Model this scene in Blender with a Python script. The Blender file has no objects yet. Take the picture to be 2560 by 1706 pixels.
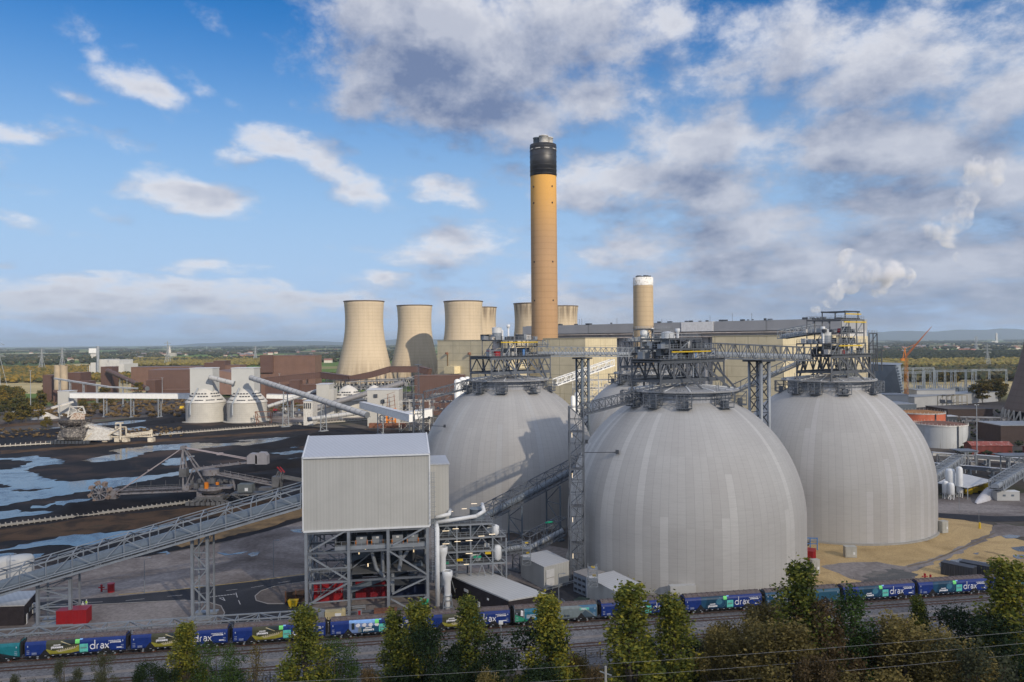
import bpy, math, random
import numpy as np
from mathutils import Vector, Matrix
R = math.radians
random.seed(7)
C = bpy.context.scene.collection
SC = bpy.context.scene

# ---------------------------------------------------------------- camera
FOC, CX, HY, ROLL, CAMH = 1950.0, 1280.0, 852.0, 0.0087, 60.0
cam = bpy.data.cameras.new('camera')
cam.sensor_width = 36.0
cam.lens = 36.0 * FOC / 2560.0
cam.clip_start, cam.clip_end = 1.0, 90000.0
cam_ob = bpy.data.objects.new('camera', cam)
C.objects.link(cam_ob)
cam_ob.location = (0, 0, CAMH)
cam_ob.rotation_euler = (Matrix.Rotation(R(90), 3, 'X') @ Matrix.Rotation(-ROLL, 3, 'Z')).to_euler()
cam.shift_y = -(HY - 853.0) / 2560.0
SC.camera = cam_ob

# ---------------------------------------------------------------- light
SUN_EL, SUN_AZ = 27.0, 145.0      # azimuth clockwise from +Y (view direction): behind the camera, to the right
sd = Vector((math.sin(R(SUN_AZ)) * math.cos(R(SUN_EL)), math.cos(R(SUN_AZ)) * math.cos(R(SUN_EL)), math.sin(R(SUN_EL))))
sun = bpy.data.lights.new('sun', 'SUN')
sun.energy, sun.angle, sun.color = 4.6, R(0.6), (1.0, 0.87, 0.70)
sun_ob = bpy.data.objects.new('sun', sun)
C.objects.link(sun_ob)
sun_ob.rotation_euler = sd.to_track_quat('Z', 'Y').to_euler()
sun_ob.location = (200, -200, 400)
SC.view_settings.view_transform = 'Standard'
SC.view_settings.look = 'None'
SC.view_settings.exposure = 0.0
SC.view_settings.gamma = 1.0
SC.cycles.max_bounces = 6
SC.cycles.transparent_max_bounces = 12
SC.cycles.volume_bounces = 3
SC.cycles.use_denoising = True


class NT:
 """small helper for node trees"""
 def __init__(s, tree):
  s.t, s.N, s.L = tree, tree.nodes, tree.links

 def n(s, typ, **kw):
  o = s.N.new(typ)
  for k, v in kw.items():
   setattr(o, k, v)
  return o

 def put(s, sock, v):
  if hasattr(v, 'bl_idname') or isinstance(v, bpy.types.NodeSocket):
   s.L.new(v, sock)
  else:
   sock.default_value = v

 def m(s, op, a, b=0.0, c=None, clamp=False):
  o = s.n('ShaderNodeMath', operation=op, use_clamp=clamp)
  s.put(o.inputs[0], a)
  s.put(o.inputs[1], b)
  if c is not None:
   s.put(o.inputs[2], c)
  return o.outputs[0]

 def vm(s, op, a, b=(0, 0, 0)):
  o = s.n('ShaderNodeVectorMath', operation=op)
  s.put(o.inputs[0], a)
  s.put(o.inputs[1], b)
  return o.outputs[1] if op in ('LENGTH', 'DOT_PRODUCT', 'DISTANCE') else o.outputs[0]

 def mr(s, v, a, b, c=0.0, d=1.0, smooth=True):
  o = s.n('ShaderNodeMapRange', interpolation_type='SMOOTHSTEP' if smooth else 'LINEAR')
  s.put(o.inputs[0], v)
  for i, x in enumerate((a, b, c, d)):
   s.put(o.inputs[1 + i], x)
  return o.outputs[0]

 def mix(s, f, a, b, mode='MIX'):
  o = s.n('ShaderNodeMix', data_type='RGBA', blend_type=mode)
  s.put(o.inputs[0], f)
  s.put(o.inputs[6], a if not isinstance(a, tuple) or len(a) == 4 else (*a, 1))
  s.put(o.inputs[7], b if not isinstance(b, tuple) or len(b) == 4 else (*b, 1))
  return o.outputs[2]

 def noise(s, vec, scale, detail=3, rough=0.55, dist=0.0, out=0):
  o = s.n('ShaderNodeTexNoise')
  if vec is not None:
   s.put(o.inputs['Vector'], vec)
  o.inputs['Scale'].default_value = scale
  o.inputs['Detail'].default_value = detail
  o.inputs['Roughness'].default_value = rough
  o.inputs['Distortion'].default_value = dist
  return o.outputs[out]


# ---------------------------------------------------------------- sky: Nishita air with broken cumulus
CLOUDS = [  # x, y in the 2353 px wide picture turned into azimuth / elevation; radii, tilt, weight
 (980, 80, 270, 170, 15, 1.2), (1130, 235, 230, 100, 12, 1.15), (870, 195, 110, 110, 30, 1.0), (1310, 225, 230, 95, -5, .85),
 (1230, 60, 320, 150, 0, .95), (1460, 210, 90, 50, 10, .6), (745, 115, 90, 60, 0, .6), (1060, 150, 190, 130, 20, .8),
 (340, 215, 115, 38, 20, 1.0), (410, 440, 140, 48, 9, 1.05), (170, 215, 62, 20, 10, .55), (70, 295, 130, 30, 5, .58),
 (245, 312, 120, 30, 10, .58), (520, 225, 90, 30, 20, .45), (115, 25, 90, 45, 20, .45), (215, 118, 40, 18, 10, .38), (490, 45, 60, 22, 25, .33),
 (655, 325, 120, 45, 14, .95), (785, 395, 150, 60, 24, 1.05), (560, 345, 80, 34, 0, .55), (900, 315, 110, 38, 18, .62),
 (1050, 440, 100, 45, 15, .95), (1390, 430, 200, 90, 5, 1.0), (1200, 400, 90, 60, 0, .55), (1480, 505, 150, 55, 0, .7),
 (1615, 335, 165, 95, 0, 1.2), (1660, 430, 170, 75, 0, .95), (1960, 355, 270, 95, 5, 1.1), (2140, 350, 190, 90, 0, 1.0),
 (1760, 525, 105, 46, 0, .95), (1790, 105, 220, 120, -15, .95), (1560, 50, 200, 80, 0, .75), (2180, 105, 210, 130, -8, .9),
 (2320, 230, 160, 110, -15, 1.0), (2080, 480, 380, 85, 6, 1.05), (2300, 430, 180, 130, 0, .95), (1450, 590, 250, 75, -8, .9), (1060, 580, 200, 60, 0, .95),
 (900, 640, 70, 36, 0, .7), (465, 618, 90, 24, 8, .68), (245, 640, 80, 18, 10, .55), (90, 515, 130, 24, 6, .58), (270, 488, 55, 16, 10, .5),
 (2, 603, 40, 18, 0, .6), (1950, 620, 700, 130, 0, 1.1), (1500, 680, 760, 80, 0, .95), (350, 690, 1000, 48, 1, .95), (300, 735, 1400, 50, 0, .8),
 (1700, 735, 1200, 45, 0, .8), (2600, 300, 300, 300, 0, .9), (-300, 300, 200, 120, 0, .6), (1180, 520, 260, 40, 0, .55), (1050, 130, 330, 170, 10, 1.45), (1950, 590, 760, 190, 0, 1.0), (1860, 380, 420, 130, 4, .9), (2100, 120, 330, 150, 0, .8), (1620, 400, 190, 130, 0, 1.1), (1650, 210, 160, 60, 0, .5),
]
world = bpy.data.worlds.new('World')
SC.world = world
world.use_nodes = True
WS = 0.10
w = NT(world.node_tree)
w.N.clear()
g = bpy.data.node_groups.new('cloud_density', 'ShaderNodeTree')
g.interface.new_socket('P', in_out='INPUT', socket_type='NodeSocketVector')
g.interface.new_socket('D', in_out='OUTPUT', socket_type='NodeSocketFloat')
q = NT(g)
gi, go = q.n('NodeGroupInput'), q.n('NodeGroupOutput')
P0 = gi.outputs[0]
sep = q.n('ShaderNodeSeparateXYZ')
q.put(sep.inputs[0], P0)
elr = q.m('ADD', q.m('MULTIPLY', q.m('LOGARITHM', q.m('ADD', q.m('MAXIMUM', sep.outputs[1], 0.0), 0.06), math.e), 0.28), q.m('MULTIPLY', sep.outputs[1], 0.75))
cmb = q.n('ShaderNodeCombineXYZ')
q.put(cmb.inputs[0], sep.outputs[0]); q.put(cmb.inputs[1], elr)
tilt = q.vm('ADD', cmb.outputs[0], (3.7, 1.9, 0.4))
n1 = q.noise(tilt, 6.5, 7, 0.60, 0.3)
n2 = q.noise(tilt, 30.0, 5, 0.68)
vo = q.n('ShaderNodeTexVoronoi', feature='SMOOTH_F1')
vo.inputs['Scale'].default_value = 15.0
vo.inputs['Smoothness'].default_value = 0.5
q.put(vo.inputs['Vector'], q.vm('ADD', tilt, q.vm('MULTIPLY', q.noise(tilt, 18.0, 2, 0.5, out=1), (0.07, 0.07, 0))))
bil = q.m('SUBTRACT', 0.35, vo.outputs['Distance'])
wn = q.noise(tilt, 12.0, 2, 0.5, out=1)
Pw = q.vm('ADD', P0, q.vm('MULTIPLY', q.vm('SUBTRACT', wn, (.5, .5, .5)), (0.075, 0.05, 0)))
acc = 0.0
spw = q.n('ShaderNodeSeparateXYZ')
q.put(spw.inputs[0], Pw)
for (vx, vy, rx, ry, an, wt) in CLOUDS:
 sx, sy = vx * 1.088, vy * 1.088
 dx, dy = sx - CX, sy - HY
 ux, dn = dx - dy * ROLL, dy + dx * ROLL
 az = math.atan2(ux, FOC)
 el = math.atan2(-dn, math.hypot(FOC, ux))
 mp = q.n('ShaderNodeMapping', vector_type='TEXTURE')
 cb = q.n('ShaderNodeCombineXYZ')      # the running value rides along in z so that the shader compiles in sequence
 for i_, v_ in enumerate((spw.outputs[0], spw.outputs[1], acc)):
  q.put(cb.inputs[i_], v_)
 q.put(mp.inputs['Vector'], cb.outputs[0])
 mp.inputs['Location'].default_value = (az, el, 0)
 mp.inputs['Rotation'].default_value = (0, 0, R(-an))
 k = 1.088 / FOC * 1.7
 mp.inputs['Scale'].default_value = (rx * k * math.cos(az), ry * k * math.cos(az), 1e6)
 d = q.mr(q.vm('LENGTH', mp.outputs[0]), 1.0, 0.0, 0.0, wt)
 acc = q.m('MAXIMUM', acc, d)
# cloud cover for the unseen sky, set dense to raise the ambient light
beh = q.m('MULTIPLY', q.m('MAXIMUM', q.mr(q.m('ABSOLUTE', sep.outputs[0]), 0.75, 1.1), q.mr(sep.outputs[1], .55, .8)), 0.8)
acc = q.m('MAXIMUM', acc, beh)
dens = q.m('ADD', q.m('ADD', acc, q.m('MULTIPLY', q.m('SUBTRACT', n1, 0.5), 1.7)), q.m('MULTIPLY', q.m('SUBTRACT', n2, 0.5), 0.8))
q.put(go.inputs[0], q.m('SUBTRACT', q.m('ADD', dens, q.m('MULTIPLY', bil, 0.55)), 0.30))

tc = w.n('ShaderNodeTexCoord')
nrm = w.vm('NORMALIZE', tc.outputs['Generated'])
ss = w.n('ShaderNodeSeparateXYZ')
w.put(ss.inputs[0], nrm)
azs = w.m('ARCTAN2', ss.outputs[0], ss.outputs[1])
els = w.m('ARCSINE', ss.outputs[2])
cp = w.n('ShaderNodeCombineXYZ')
w.put(cp.inputs[0], azs); w.put(cp.inputs[1], els)
def dens_at(off):
 o = w.n('ShaderNodeGroup', node_tree=g)
 w.put(o.inputs[0], w.vm('ADD', cp.outputs[0], off))
 return o.outputs[0]
d0 = dens_at((0, 0, 0))
d1 = dens_at((0.014, 0.044, 0))
alpha = w.mr(d0, -0.20, 0.60)
lit = w.m('ADD', 0.54, w.m('MULTIPLY', w.m('SUBTRACT', d0, d1), 0.85), clamp=True)
thick = w.mr(d0, 0.2, 1.0)
lit2 = w.m('SUBTRACT', lit, w.m('MULTIPLY', thick, 0.46), clamp=True)
ccol = w.mix(lit2, (0.175, 0.235, 0.39), (0.80, 0.81, 0.86))
over = w.m('MAXIMUM', w.mr(w.m('ABSOLUTE', azs), 0.8, 1.6), w.mr(els, 0.6, 0.9))      # unseen cloud behind and above the camera, brightened to add ambient fill
vs3 = w.n('ShaderNodeVectorMath', operation='SCALE')
deck = w.m('MULTIPLY', w.mr(azs, -0.02, 0.35), w.mr(els, 0.34, 0.08))
ccol = w.mix(w.m('MULTIPLY', deck, 0.75), ccol, w.mix(lit, (0.15, 0.20, 0.32), (0.52, 0.56, 0.66)))
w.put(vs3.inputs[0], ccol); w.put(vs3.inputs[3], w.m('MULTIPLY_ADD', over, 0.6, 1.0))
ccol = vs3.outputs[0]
low = w.mr(els, 0.10, 0.0)
ccol = w.mix(w.m('MULTIPLY', low, 0.6), ccol, (0.37, 0.44, 0.56))
sky = w.n('ShaderNodeTexSky', sky_type='NISHITA')
sky.sun_disc = False
sky.sun_elevation = R(SUN_EL)
sky.sun_rotation = R(SUN_AZ)
sky.altitude = 60
sky.air_density, sky.dust_density, sky.ozone_density = 1.0, 0.2, 1.3
hs = w.n('ShaderNodeHueSaturation')
hs.inputs['Saturation'].default_value = 1.4
hs.inputs['Value'].default_value = 0.92
w.put(hs.inputs['Color'], sky.outputs[0])
tint = w.mix(w.mr(els, 0.02, 0.40), (1, 1, 1), (0.36, 0.94, 1.26))
airblue = w.mix(1.0, hs.outputs[0], tint, 'MULTIPLY')
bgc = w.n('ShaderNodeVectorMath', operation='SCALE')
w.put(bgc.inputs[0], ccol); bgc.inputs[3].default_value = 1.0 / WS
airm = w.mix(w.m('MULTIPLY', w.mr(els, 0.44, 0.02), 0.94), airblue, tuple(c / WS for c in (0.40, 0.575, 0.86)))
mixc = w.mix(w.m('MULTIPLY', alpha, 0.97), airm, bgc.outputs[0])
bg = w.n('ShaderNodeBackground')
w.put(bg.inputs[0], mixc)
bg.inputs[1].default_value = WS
wo = w.n('ShaderNodeOutputWorld')
w.L.new(bg.outputs[0], wo.inputs[0])
world.cycles.sampling_method = 'MANUAL'
world.cycles.sample_map_resolution = 512


# ---------------------------------------------------------------- geometry helpers
def P(sx, sy, d):
 """point seen at pixel (sx, sy) of the photograph, at depth d metres"""
 dx, dy = sx - CX, sy - HY
 return Vector(((dx - dy * ROLL) * d / FOC, d, CAMH - (dy + dx * ROLL) * d / FOC))
def G(sx, sy, z=0.0):
 """point seen at pixel (sx, sy), lying at height z"""
 dx, dy = sx - CX, sy - HY
 d = (CAMH - z) * FOC / (dy + dx * ROLL)
 return Vector(((dx - dy * ROLL) * d / FOC, d, z))
def c1(x, y): return (x / 2.39, 1050 + y / 2.39)
def c4(x, y): return (1900 + x / 2.39, 1050 + y / 2.39)

class MB:
 """collects simple solids; build() links them as ONE mesh object"""
 def __init__(s):
  s.v, s.f = [], []
 def add(s, vs, fs):
  o = len(s.v)
  s.v.extend(vs)
  s.f.extend(tuple(i + o for i in f) for f in fs)
  return s
 def hexa(s, a, b):
  """a, b: lower and upper loops of points"""
  n = len(a)
  return s.add(list(a) + list(b), [tuple(range(n))[::-1], tuple(range(n, 2 * n))] + [(i, (i + 1) % n, n + (i + 1) % n, n + i) for i in range(n)])
 def box(s, c, size, rz=0.0):
  hx, hy, hz = size[0] / 2, size[1] / 2, size[2] / 2
  ca, sa = math.cos(rz), math.sin(rz)
  pt = lambda x, y, z: (c[0] + x * ca - y * sa, c[1] + x * sa + y * ca, c[2] + z)
  q = [(-hx, -hy), (hx, -hy), (hx, hy), (-hx, hy)]
  return s.hexa([pt(x, y, -hz) for x, y in q], [pt(x, y, hz) for x, y in q])
 def prism(s, pts, z0, z1):
  return s.hexa([(p[0], p[1], z0) for p in pts], [(p[0], p[1], z1) for p in pts])
 def beam(s, a, b, w=0.3, h=None):
  a, b = Vector(a), Vector(b)
  h = w if h is None else h
  d = b - a
  if d.length < 1e-4: return s
  d.normalize()
  u = d.cross(Vector((0, 0, 1)))
  if u.length < 1e-3: u = Vector((1, 0, 0))
  u.normalize()
  v = u.cross(d)
  q = [(-w / 2, -h / 2), (w / 2, -h / 2), (w / 2, h / 2), (-w / 2, h / 2)]
  return s.hexa([a + u * x + v * y for x, y in q], [b + u * x + v * y for x, y in q])
 def tube(s, a, b, r, n=8, r2=None):
  a, b = Vector(a), Vector(b)
  r2 = r if r2 is None else r2
  d = (b - a).normalized()
  u = d.cross(Vector((0, 0, 1)))
  if u.length < 1e-3: u = Vector((1, 0, 0))
  u.normalize()
  v = u.cross(d)
  cs = [(math.cos(t * 2 * math.pi / n), math.sin(t * 2 * math.pi / n)) for t in range(n)]
  return s.hexa([a + (u * x + v * y) * r for x, y in cs], [b + (u * x + v * y) * r2 for x, y in cs])
 def lathe(s, prof, c=(0, 0, 0), n=32, a0=0.0, a1=2 * math.pi):
  full = abs(a1 - a0 - 2 * math.pi) < 1e-6
  m = n if full else n + 1
  vs, fs = [], []
  for r, z in prof:
   for i in range(m):
    t = a0 + (a1 - a0) * i / n
    vs.append((c[0] + r * math.cos(t), c[1] + r * math.sin(t), c[2] + z))
  for j in range(len(prof) - 1):
   for i in range(n):
    k = (i + 1) % m
    fs.append((j * m + i, j * m + k, (j + 1) * m + k, (j + 1) * m + i))
  return s.add(vs, fs)
 def rail(s, pts, h=1.1, w=0.07, step=2.2):
  """handrail along a polyline"""
  for a, b in zip(pts[:-1], pts[1:]):
   a, b = Vector(a), Vector(b)
   n = max(1, int((b - a).length / step))
   for z in (h, h * .5):
    s.beam(a + Vector((0, 0, z)), b + Vector((0, 0, z)), w)
   for i in range(n + 1):
    p = a.lerp(b, i / n)
    s.beam(p, p + Vector((0, 0, h)), w)
  return s
 def build(s, name, mat, parent=None, smooth=False, off=None):
  me = bpy.data.meshes.new(name)
  L = parent_off(parent) if off is None else Vector(off)
  me.from_pydata([(v[0] - L.x, v[1] - L.y, v[2] - L.z) for v in s.v], [], s.f)
  me.materials.append(mat)
  if smooth:
   me.shade_smooth()
  o = bpy.data.objects.new(name, me)
  C.objects.link(o)
  if parent is not None:
   o.parent = parent
  elif off is not None:
   o.location = L
  return o

def parent_off(p):
 v = Vector((0, 0, 0))
 while p is not None:
  v = v + p.location
  p = p.parent
 return v
def thing(name, label, cat, loc=(0, 0, 0), group=None):
 o = bpy.data.objects.new(name, None)
 o.empty_display_size = 1
 C.objects.link(o)
 o.location = loc
 o['label'] = label
 o['category'] = cat
 if group: o['group'] = group
 return o
def tag(o, label, cat, group=None):
 o['label'] = label; o['category'] = cat
 if group: o['group'] = group
 return o
def kind(o, k='structure'):
 o['kind'] = k
 return o
def kids(o): return [c for c in C.objects if c.parent == o]
def dup(root, loc, rz=0.0, label=None, sc=None, group=None):
 def cp(o, par):
  c = o.copy(); C.objects.link(c)
  if par is not None:
   c.parent = par
  for ch in list(o.children):
   cp(ch, c)
  return c
 r = cp(root, None)
 r.location = loc
 r.rotation_euler = (0, 0, rz)
 if sc: r.scale = sc
 if label: r['label'] = label
 if group: r['group'] = group
 return r

# ---------------------------------------------------------------- materials
MATS = {}
def mat(name, col, rough=0.6, metal=0.0, var=0.12, scale=0.5, col2=None, c2amt=0.5, spec=0.4):
 if name in MATS: return MATS[name]
 m = bpy.data.materials.new(name)
 m.use_nodes = True
 q = NT(m.node_tree)
 b = q.N['Principled BSDF']
 tc = q.n('ShaderNodeTexCoord')
 n = q.noise(tc.outputs['Object'], scale, 4, 0.6)
 c = q.mix(q.mr(n, 0.3, 0.7, 0, 1, False), tuple(x * (1 - var) for x in col), tuple(min(1, x * (1 + var)) for x in col))
 if col2:
  n2 = q.noise(tc.outputs['Object'], scale * 2.7, 5, 0.65)
  c = q.mix(q.mr(n2, 0.62 - 0.3 * c2amt, 0.75 - .3 * c2amt), c, col2)
 q.put(b.inputs['Base Color'], c)
 b.inputs['Roughness'].default_value = rough
 b.inputs['Metallic'].default_value = metal
 b.inputs['Specular IOR Level'].default_value = spec
 MATS[name] = m
 return m
def ribbed(name, col, freq=2.0, depth=0.25, seam=6.0, var=0.06, horizontal=False, stain=None, rough=0.5, panel=0.0, hseam=0.0):
 """profiled metal sheet: fine vertical (or horizontal) ribs, panel seams"""
 m = bpy.data.materials.new(name)
 m.use_nodes = True
 q = NT(m.node_tree)
 b = q.N['Principled BSDF']
 tc = q.n('ShaderNodeTexCoord')
 s = q.n('ShaderNodeSeparateXYZ')
 q.put(s.inputs[0], tc.outputs['Object'])
 x, y, z = s.outputs
 u = z if horizontal else q.m('ADD', x, q.m('MULTIPLY', y, 0.83))
 rib = q.m('SINE', q.m('MULTIPLY', u, freq * 2 * math.pi))
 c = q.mix(q.mr(rib, -1, 1, 0, depth), col, tuple(v * .55 for v in col))
 if panel:
  wn = q.n('ShaderNodeTexWhiteNoise', noise_dimensions='2D')
  cb = q.n('ShaderNodeCombineXYZ')
  q.put(cb.inputs[0], q.m('FLOOR', q.m('DIVIDE', u, seam))); q.put(cb.inputs[1], q.m('FLOOR', q.m('DIVIDE', z, 7.0)))
  q.put(wn.inputs['Vector'], cb.outputs[0])
  c = q.mix(q.m('MULTIPLY', wn.outputs[0], panel), c, tuple(v * .7 for v in col))
 if seam:
  sm = q.m('LESS_THAN', q.m('FRACT', q.m('DIVIDE', u, seam)), 0.025)
  c = q.mix(q.m('MULTIPLY', sm, 0.35), c, (0.05, 0.05, 0.045))
 if hseam:
  sm = q.m('LESS_THAN', q.m('FRACT', q.m('DIVIDE', z, hseam)), 0.06)
  c = q.mix(q.m('MULTIPLY', sm, 0.35), c, (0.05, 0.05, 0.045))
 n = q.noise(tc.outputs['Object'], 0.15, 4, 0.6)
 c = q.mix(q.mr(n, 0.35, 0.7, 0, var * 3), c, tuple(v * .6 for v in col))
 if stain:
  mp = q.n('ShaderNodeMapping'); q.put(mp.inputs[0], tc.outputs['Object']); mp.inputs['Scale'].default_value = (0.5, 0.5, 0.035)
  ns = q.noise(mp.outputs[0], 1.0, 3, 0.6)
  c = q.mix(q.mr(ns, 0.6, 0.75, 0, 0.7), c, stain)
 q.put(b.inputs['Base Color'], c)
 b.inputs['Roughness'].default_value = rough
 b.inputs['Specular IOR Level'].default_value = 0.35
 MATS[name] = m
 return m
def ground_mat(name, stops, scale, rough=0.9, detail=8, fine=0.35, dist=0.6, bump=0.0):
 """noise ramp between several earth colours; stops: [(pos, colour)]"""
 m = bpy.data.materials.new(name)
 m.use_nodes = True
 q = NT(m.node_tree)
 b = q.N['Principled BSDF']
 tc = q.n('ShaderNodeTexCoord')
 n = q.noise(tc.outputs['Object'], scale, detail, 0.62, dist)
 r = q.n('ShaderNodeValToRGB')
 el = r.color_ramp.elements
 for i, (p, c) in enumerate(stops):
  e = el[i] if i < 2 else el.new(p)
  e.position = p
  e.color = (*c, 1)
 q.put(r.inputs[0], n)
 n2 = q.noise(tc.outputs['Object'], scale * 40, 4, 0.7)
 c = q.mix(fine, r.outputs[0], q.mix(1.0, r.outputs[0], q.mix(q.mr(n2, .35, .65), (.55, .55, .55), (1.4, 1.4, 1.4)), 'MULTIPLY'))
 q.put(b.inputs['Base Color'], c)
 b.inputs['Roughness'].default_value = rough
 b.inputs['Specular IOR Level'].default_value = 0.15
 MATS[name] = m
 return m
steel = mat('galvanised_steel', (0.27, 0.295, 0.32), 0.5, 0.3, 0.18, 0.3)
dsteel = mat('dark_steel', (0.06, 0.068, 0.08), 0.55, 0.3, 0.2, 0.3)
msteel = mat('mid_grey_steel', (0.15, 0.165, 0.185), 0.5, 0.3, 0.2, 0.3)
grate = mat('grating', (0.13, 0.135, 0.14), 0.8, 0.2)
white = mat('white_paint', (0.68, 0.69, 0.68), 0.45, 0, 0.08, 0.6)
dirtywhite = mat('dirty_white', (0.50, 0.50, 0.48), 0.6, 0, 0.15, 0.6, (0.25, 0.18, 0.12), 0.35)
greypaint = mat('grey_paint', (0.25, 0.27, 0.29), 0.5)
tankgrey = mat('blue_grey_tank', (0.12, 0.15, 0.18), 0.5)
black = mat('black_steel', (0.012, 0.012, 0.014), 0.6)
red = mat('red_paint', (0.30, 0.014, 0.018), 0.45)
yellow = mat('yellow_paint', (0.62, 0.42, 0.02), 0.5)
orange = mat('orange_paint', (0.65, 0.20, 0.015), 0.5)
blue = mat('blue_paint', (0.06, 0.18, 0.42), 0.45)
green = mat('green_paint', (0.01, 0.35, 0.18), 0.45)
rust = mat('rust', (0.17, 0.075, 0.045), 0.85, 0, 0.3, 0.8)
concrete = mat('concrete', (0.33, 0.32, 0.29), 0.85, 0, 0.15, 0.4)
dkgreen = mat('dark_green_paint', (0.015, 0.03, 0.022), 0.5)
brick = mat('dark_brick', (0.028, 0.022, 0.024), 0.8, 0, 0.3, 1.2)
browncl = ribbed('brown_cladding', (0.105, 0.062, 0.050), 0.5, 0.2, 0, 0.1)
brownlt = ribbed('brown_roofing', (0.16, 0.095, 0.07), 0.5, 0.15, 0, 0.15)
greycl = ribbed('pale_grey_cladding', (0.475, 0.47, 0.435), 1.3, 0.16, 3.0, 0.07, panel=.12)
greycl2 = ribbed('pale_grey_roofing', (0.47, 0.49, 0.52), 0.9, 0.2, 0, 0.04)
beige = ribbed('beige_cladding', (0.54, 0.475, 0.32), 0.25, 0.15, 5.0, 0.10, False, (0.22, 0.13, 0.04), hseam=7)
hallgrey = ribbed('grey_hall_cladding', (0.30, 0.31, 0.33), 0.2, 0.1, 14.0, 0.05, panel=0.25)


# ---------------------------------------------------------------- the setting: terrain, roads, water
def far_ground():
 """one sheet reaching the horizon: farmland patchwork, industrial ground near the plant"""
 xs = [-40000, -12000, -4000, -1500, -600, 0, 600, 1500, 4000, 12000, 40000]
 ys = [-300, 60, 300, 700, 1500, 3500, 8000, 20000, 45000]
 vs = [(x, y, -0.02) for y in ys for x in xs]
 n = len(xs)
 fs = [(j * n + i, j * n + i + 1, (j + 1) * n + i + 1, (j + 1) * n + i) for j in range(len(ys) - 1) for i in range(n - 1)]
 m = bpy.data.materials.new('farmland')
 m.use_nodes = True
 q = NT(m.node_tree)
 b = q.N['Principled BSDF']
 tc = q.n('ShaderNodeTexCoord')
 ob = tc.outputs['Object']
 mp = q.n('ShaderNodeMapping'); q.put(mp.inputs[0], ob)
 mp.inputs['Rotation'].default_value = (0, 0, R(12)); mp.inputs['Scale'].default_value = (1 / 420, 1 / 330, 0)
 vo = q.n('ShaderNodeTexVoronoi', distance='CHEBYCHEV'); q.put(vo.inputs['Vector'], mp.outputs[0]); vo.inputs['Scale'].default_value = 1.0
 vs_ = q.n('ShaderNodeSeparateColor'); q.put(vs_.inputs[0], vo.outputs['Color'])
 r = q.n('ShaderNodeValToRGB'); r.color_ramp.interpolation = 'CONSTANT'
 el = r.color_ramp.elements
 cols = [(0.0, (.10, .16, .035)), (.2, (.045, .040, .026)), (.36, (.24, .22, .10)), (.5, (.075, .11, .03)), (.64, (.40, .33, .18)), (.74, (.06, .09, .03)), (.88, (.12, .19, .04))]
 for i, (p, c) in enumerate(cols):
  e = el[i] if i < 2 else el.new(p)
  e.position = p; e.color = (*c, 1)
 q.put(r.inputs[0], vs_.outputs[0])
 n1 = q.noise(ob, 0.012, 5, 0.6)
 fcol = q.mix(q.mr(n1, .35, .65, 0, .35), r.outputs[0], (.05, .065, .03))
 # worked ground of the plant: ash, gravel, scrub
 n2 = q.noise(ob, 0.010, 7, 0.65, 0.8)
 r2 = q.n('ShaderNodeValToRGB')
 el = r2.color_ramp.elements
 for i, (p, c) in enumerate([(.3, (.035, .032, .032)), (.45, (.075, .066, .060)), (.55, (.10, .088, .078)), (.64, (.055, .06, .03)), (.75, (.14, .12, .095))]):
  e = el[i] if i < 2 else el.new(p)
  e.position = p; e.color = (*c, 1)
 q.put(r2.inputs[0], n2)
 dd = q.vm('LENGTH', q.vm('MULTIPLY', q.vm('SUBTRACT', ob, (-20, 420, 0)), (1.0, 1.15, 0)))
 c = q.mix(q.mr(q.m('ADD', dd, q.m('MULTIPLY', n1, 120.0)), 640, 720), r2.outputs[0], fcol)
 q.put(b.inputs['Base Color'], c)
 b.inputs['Roughness'].default_value = 0.95
 b.inputs['Specular IOR Level'].default_value = 0.1
 mb = MB(); mb.v, mb.f = vs, fs
 kind(mb.build('ground', m))
far_ground()

def sheet(name, pts, z, m, jag=0.0, seed=1, px=True, seg=2.0):
 """flat patch of ground; its outline gets a natural ragged edge"""
 rnd = random.Random(seed)
 W = [G(*p) if px else Vector((p[0], p[1], 0)) for p in pts]
 out = []
 for a, b in zip(W, W[1:] + W[:1]):
  n = max(1, int((b - a).length / seg)) if jag else 1
  d = (b - a)
  nr = Vector((-d.y, d.x, 0)).normalized() if d.length else Vector((0, 0, 0))
  ph = rnd.random() * 9
  for i in range(n):
   t = i / n
   k = 0 if i == 0 and not jag else jag * (math.sin(ph + i * .9) * .5 + math.sin(ph * 2 + i * 2.3) * .35 + rnd.uniform(-.5, .5)) * min(1, 4 * min(t, 1 - t) + .2)
   p = a + d * t + nr * k
   out.append((p.x, p.y, z))
 mb = MB(); mb.add(out, [tuple(range(len(out)))])
 return kind(mb.build(name, m))

coal = ground_mat('coal_slurry', [(.36, (.007, .0065, .007)), (.52, (.013, .0115, .0115)), (.60, (.036, .026, .021)), (.67, (.055, .038, .029)), (.74, (.016, .014, .0135))], 0.030, 0.8, 8, .5)
gravel = ground_mat('pale_gravel', [(.34, (.075, .062, .054)), (.45, (.145, .125, .115)), (.55, (.24, .215, .20)), (.72, (.30, .27, .25))], 0.022, 0.95, 8, .4)
ballast = ground_mat('track_ballast', [(.3, (.10, .10, .106)), (.5, (.15, .15, .156)), (.7, (.21, .205, .205))], 0.05, 0.95, 8, .7)
tarmac = ground_mat('tarmac', [(.3, (.026, .027, .031)), (.55, (.036, .037, .042)), (.75, (.055, .055, .058))], 0.08, 0.85, 6, .3)
verge = ground_mat('brown_scrub', [(.35, (.022, .017, .013)), (.48, (.06, .038, .022)), (.56, (.085, .05, .028)), (.66, (.06, .043, .025)), (.74, (.035, .028, .02))], 0.09, 0.95, 8, .6)
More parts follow.
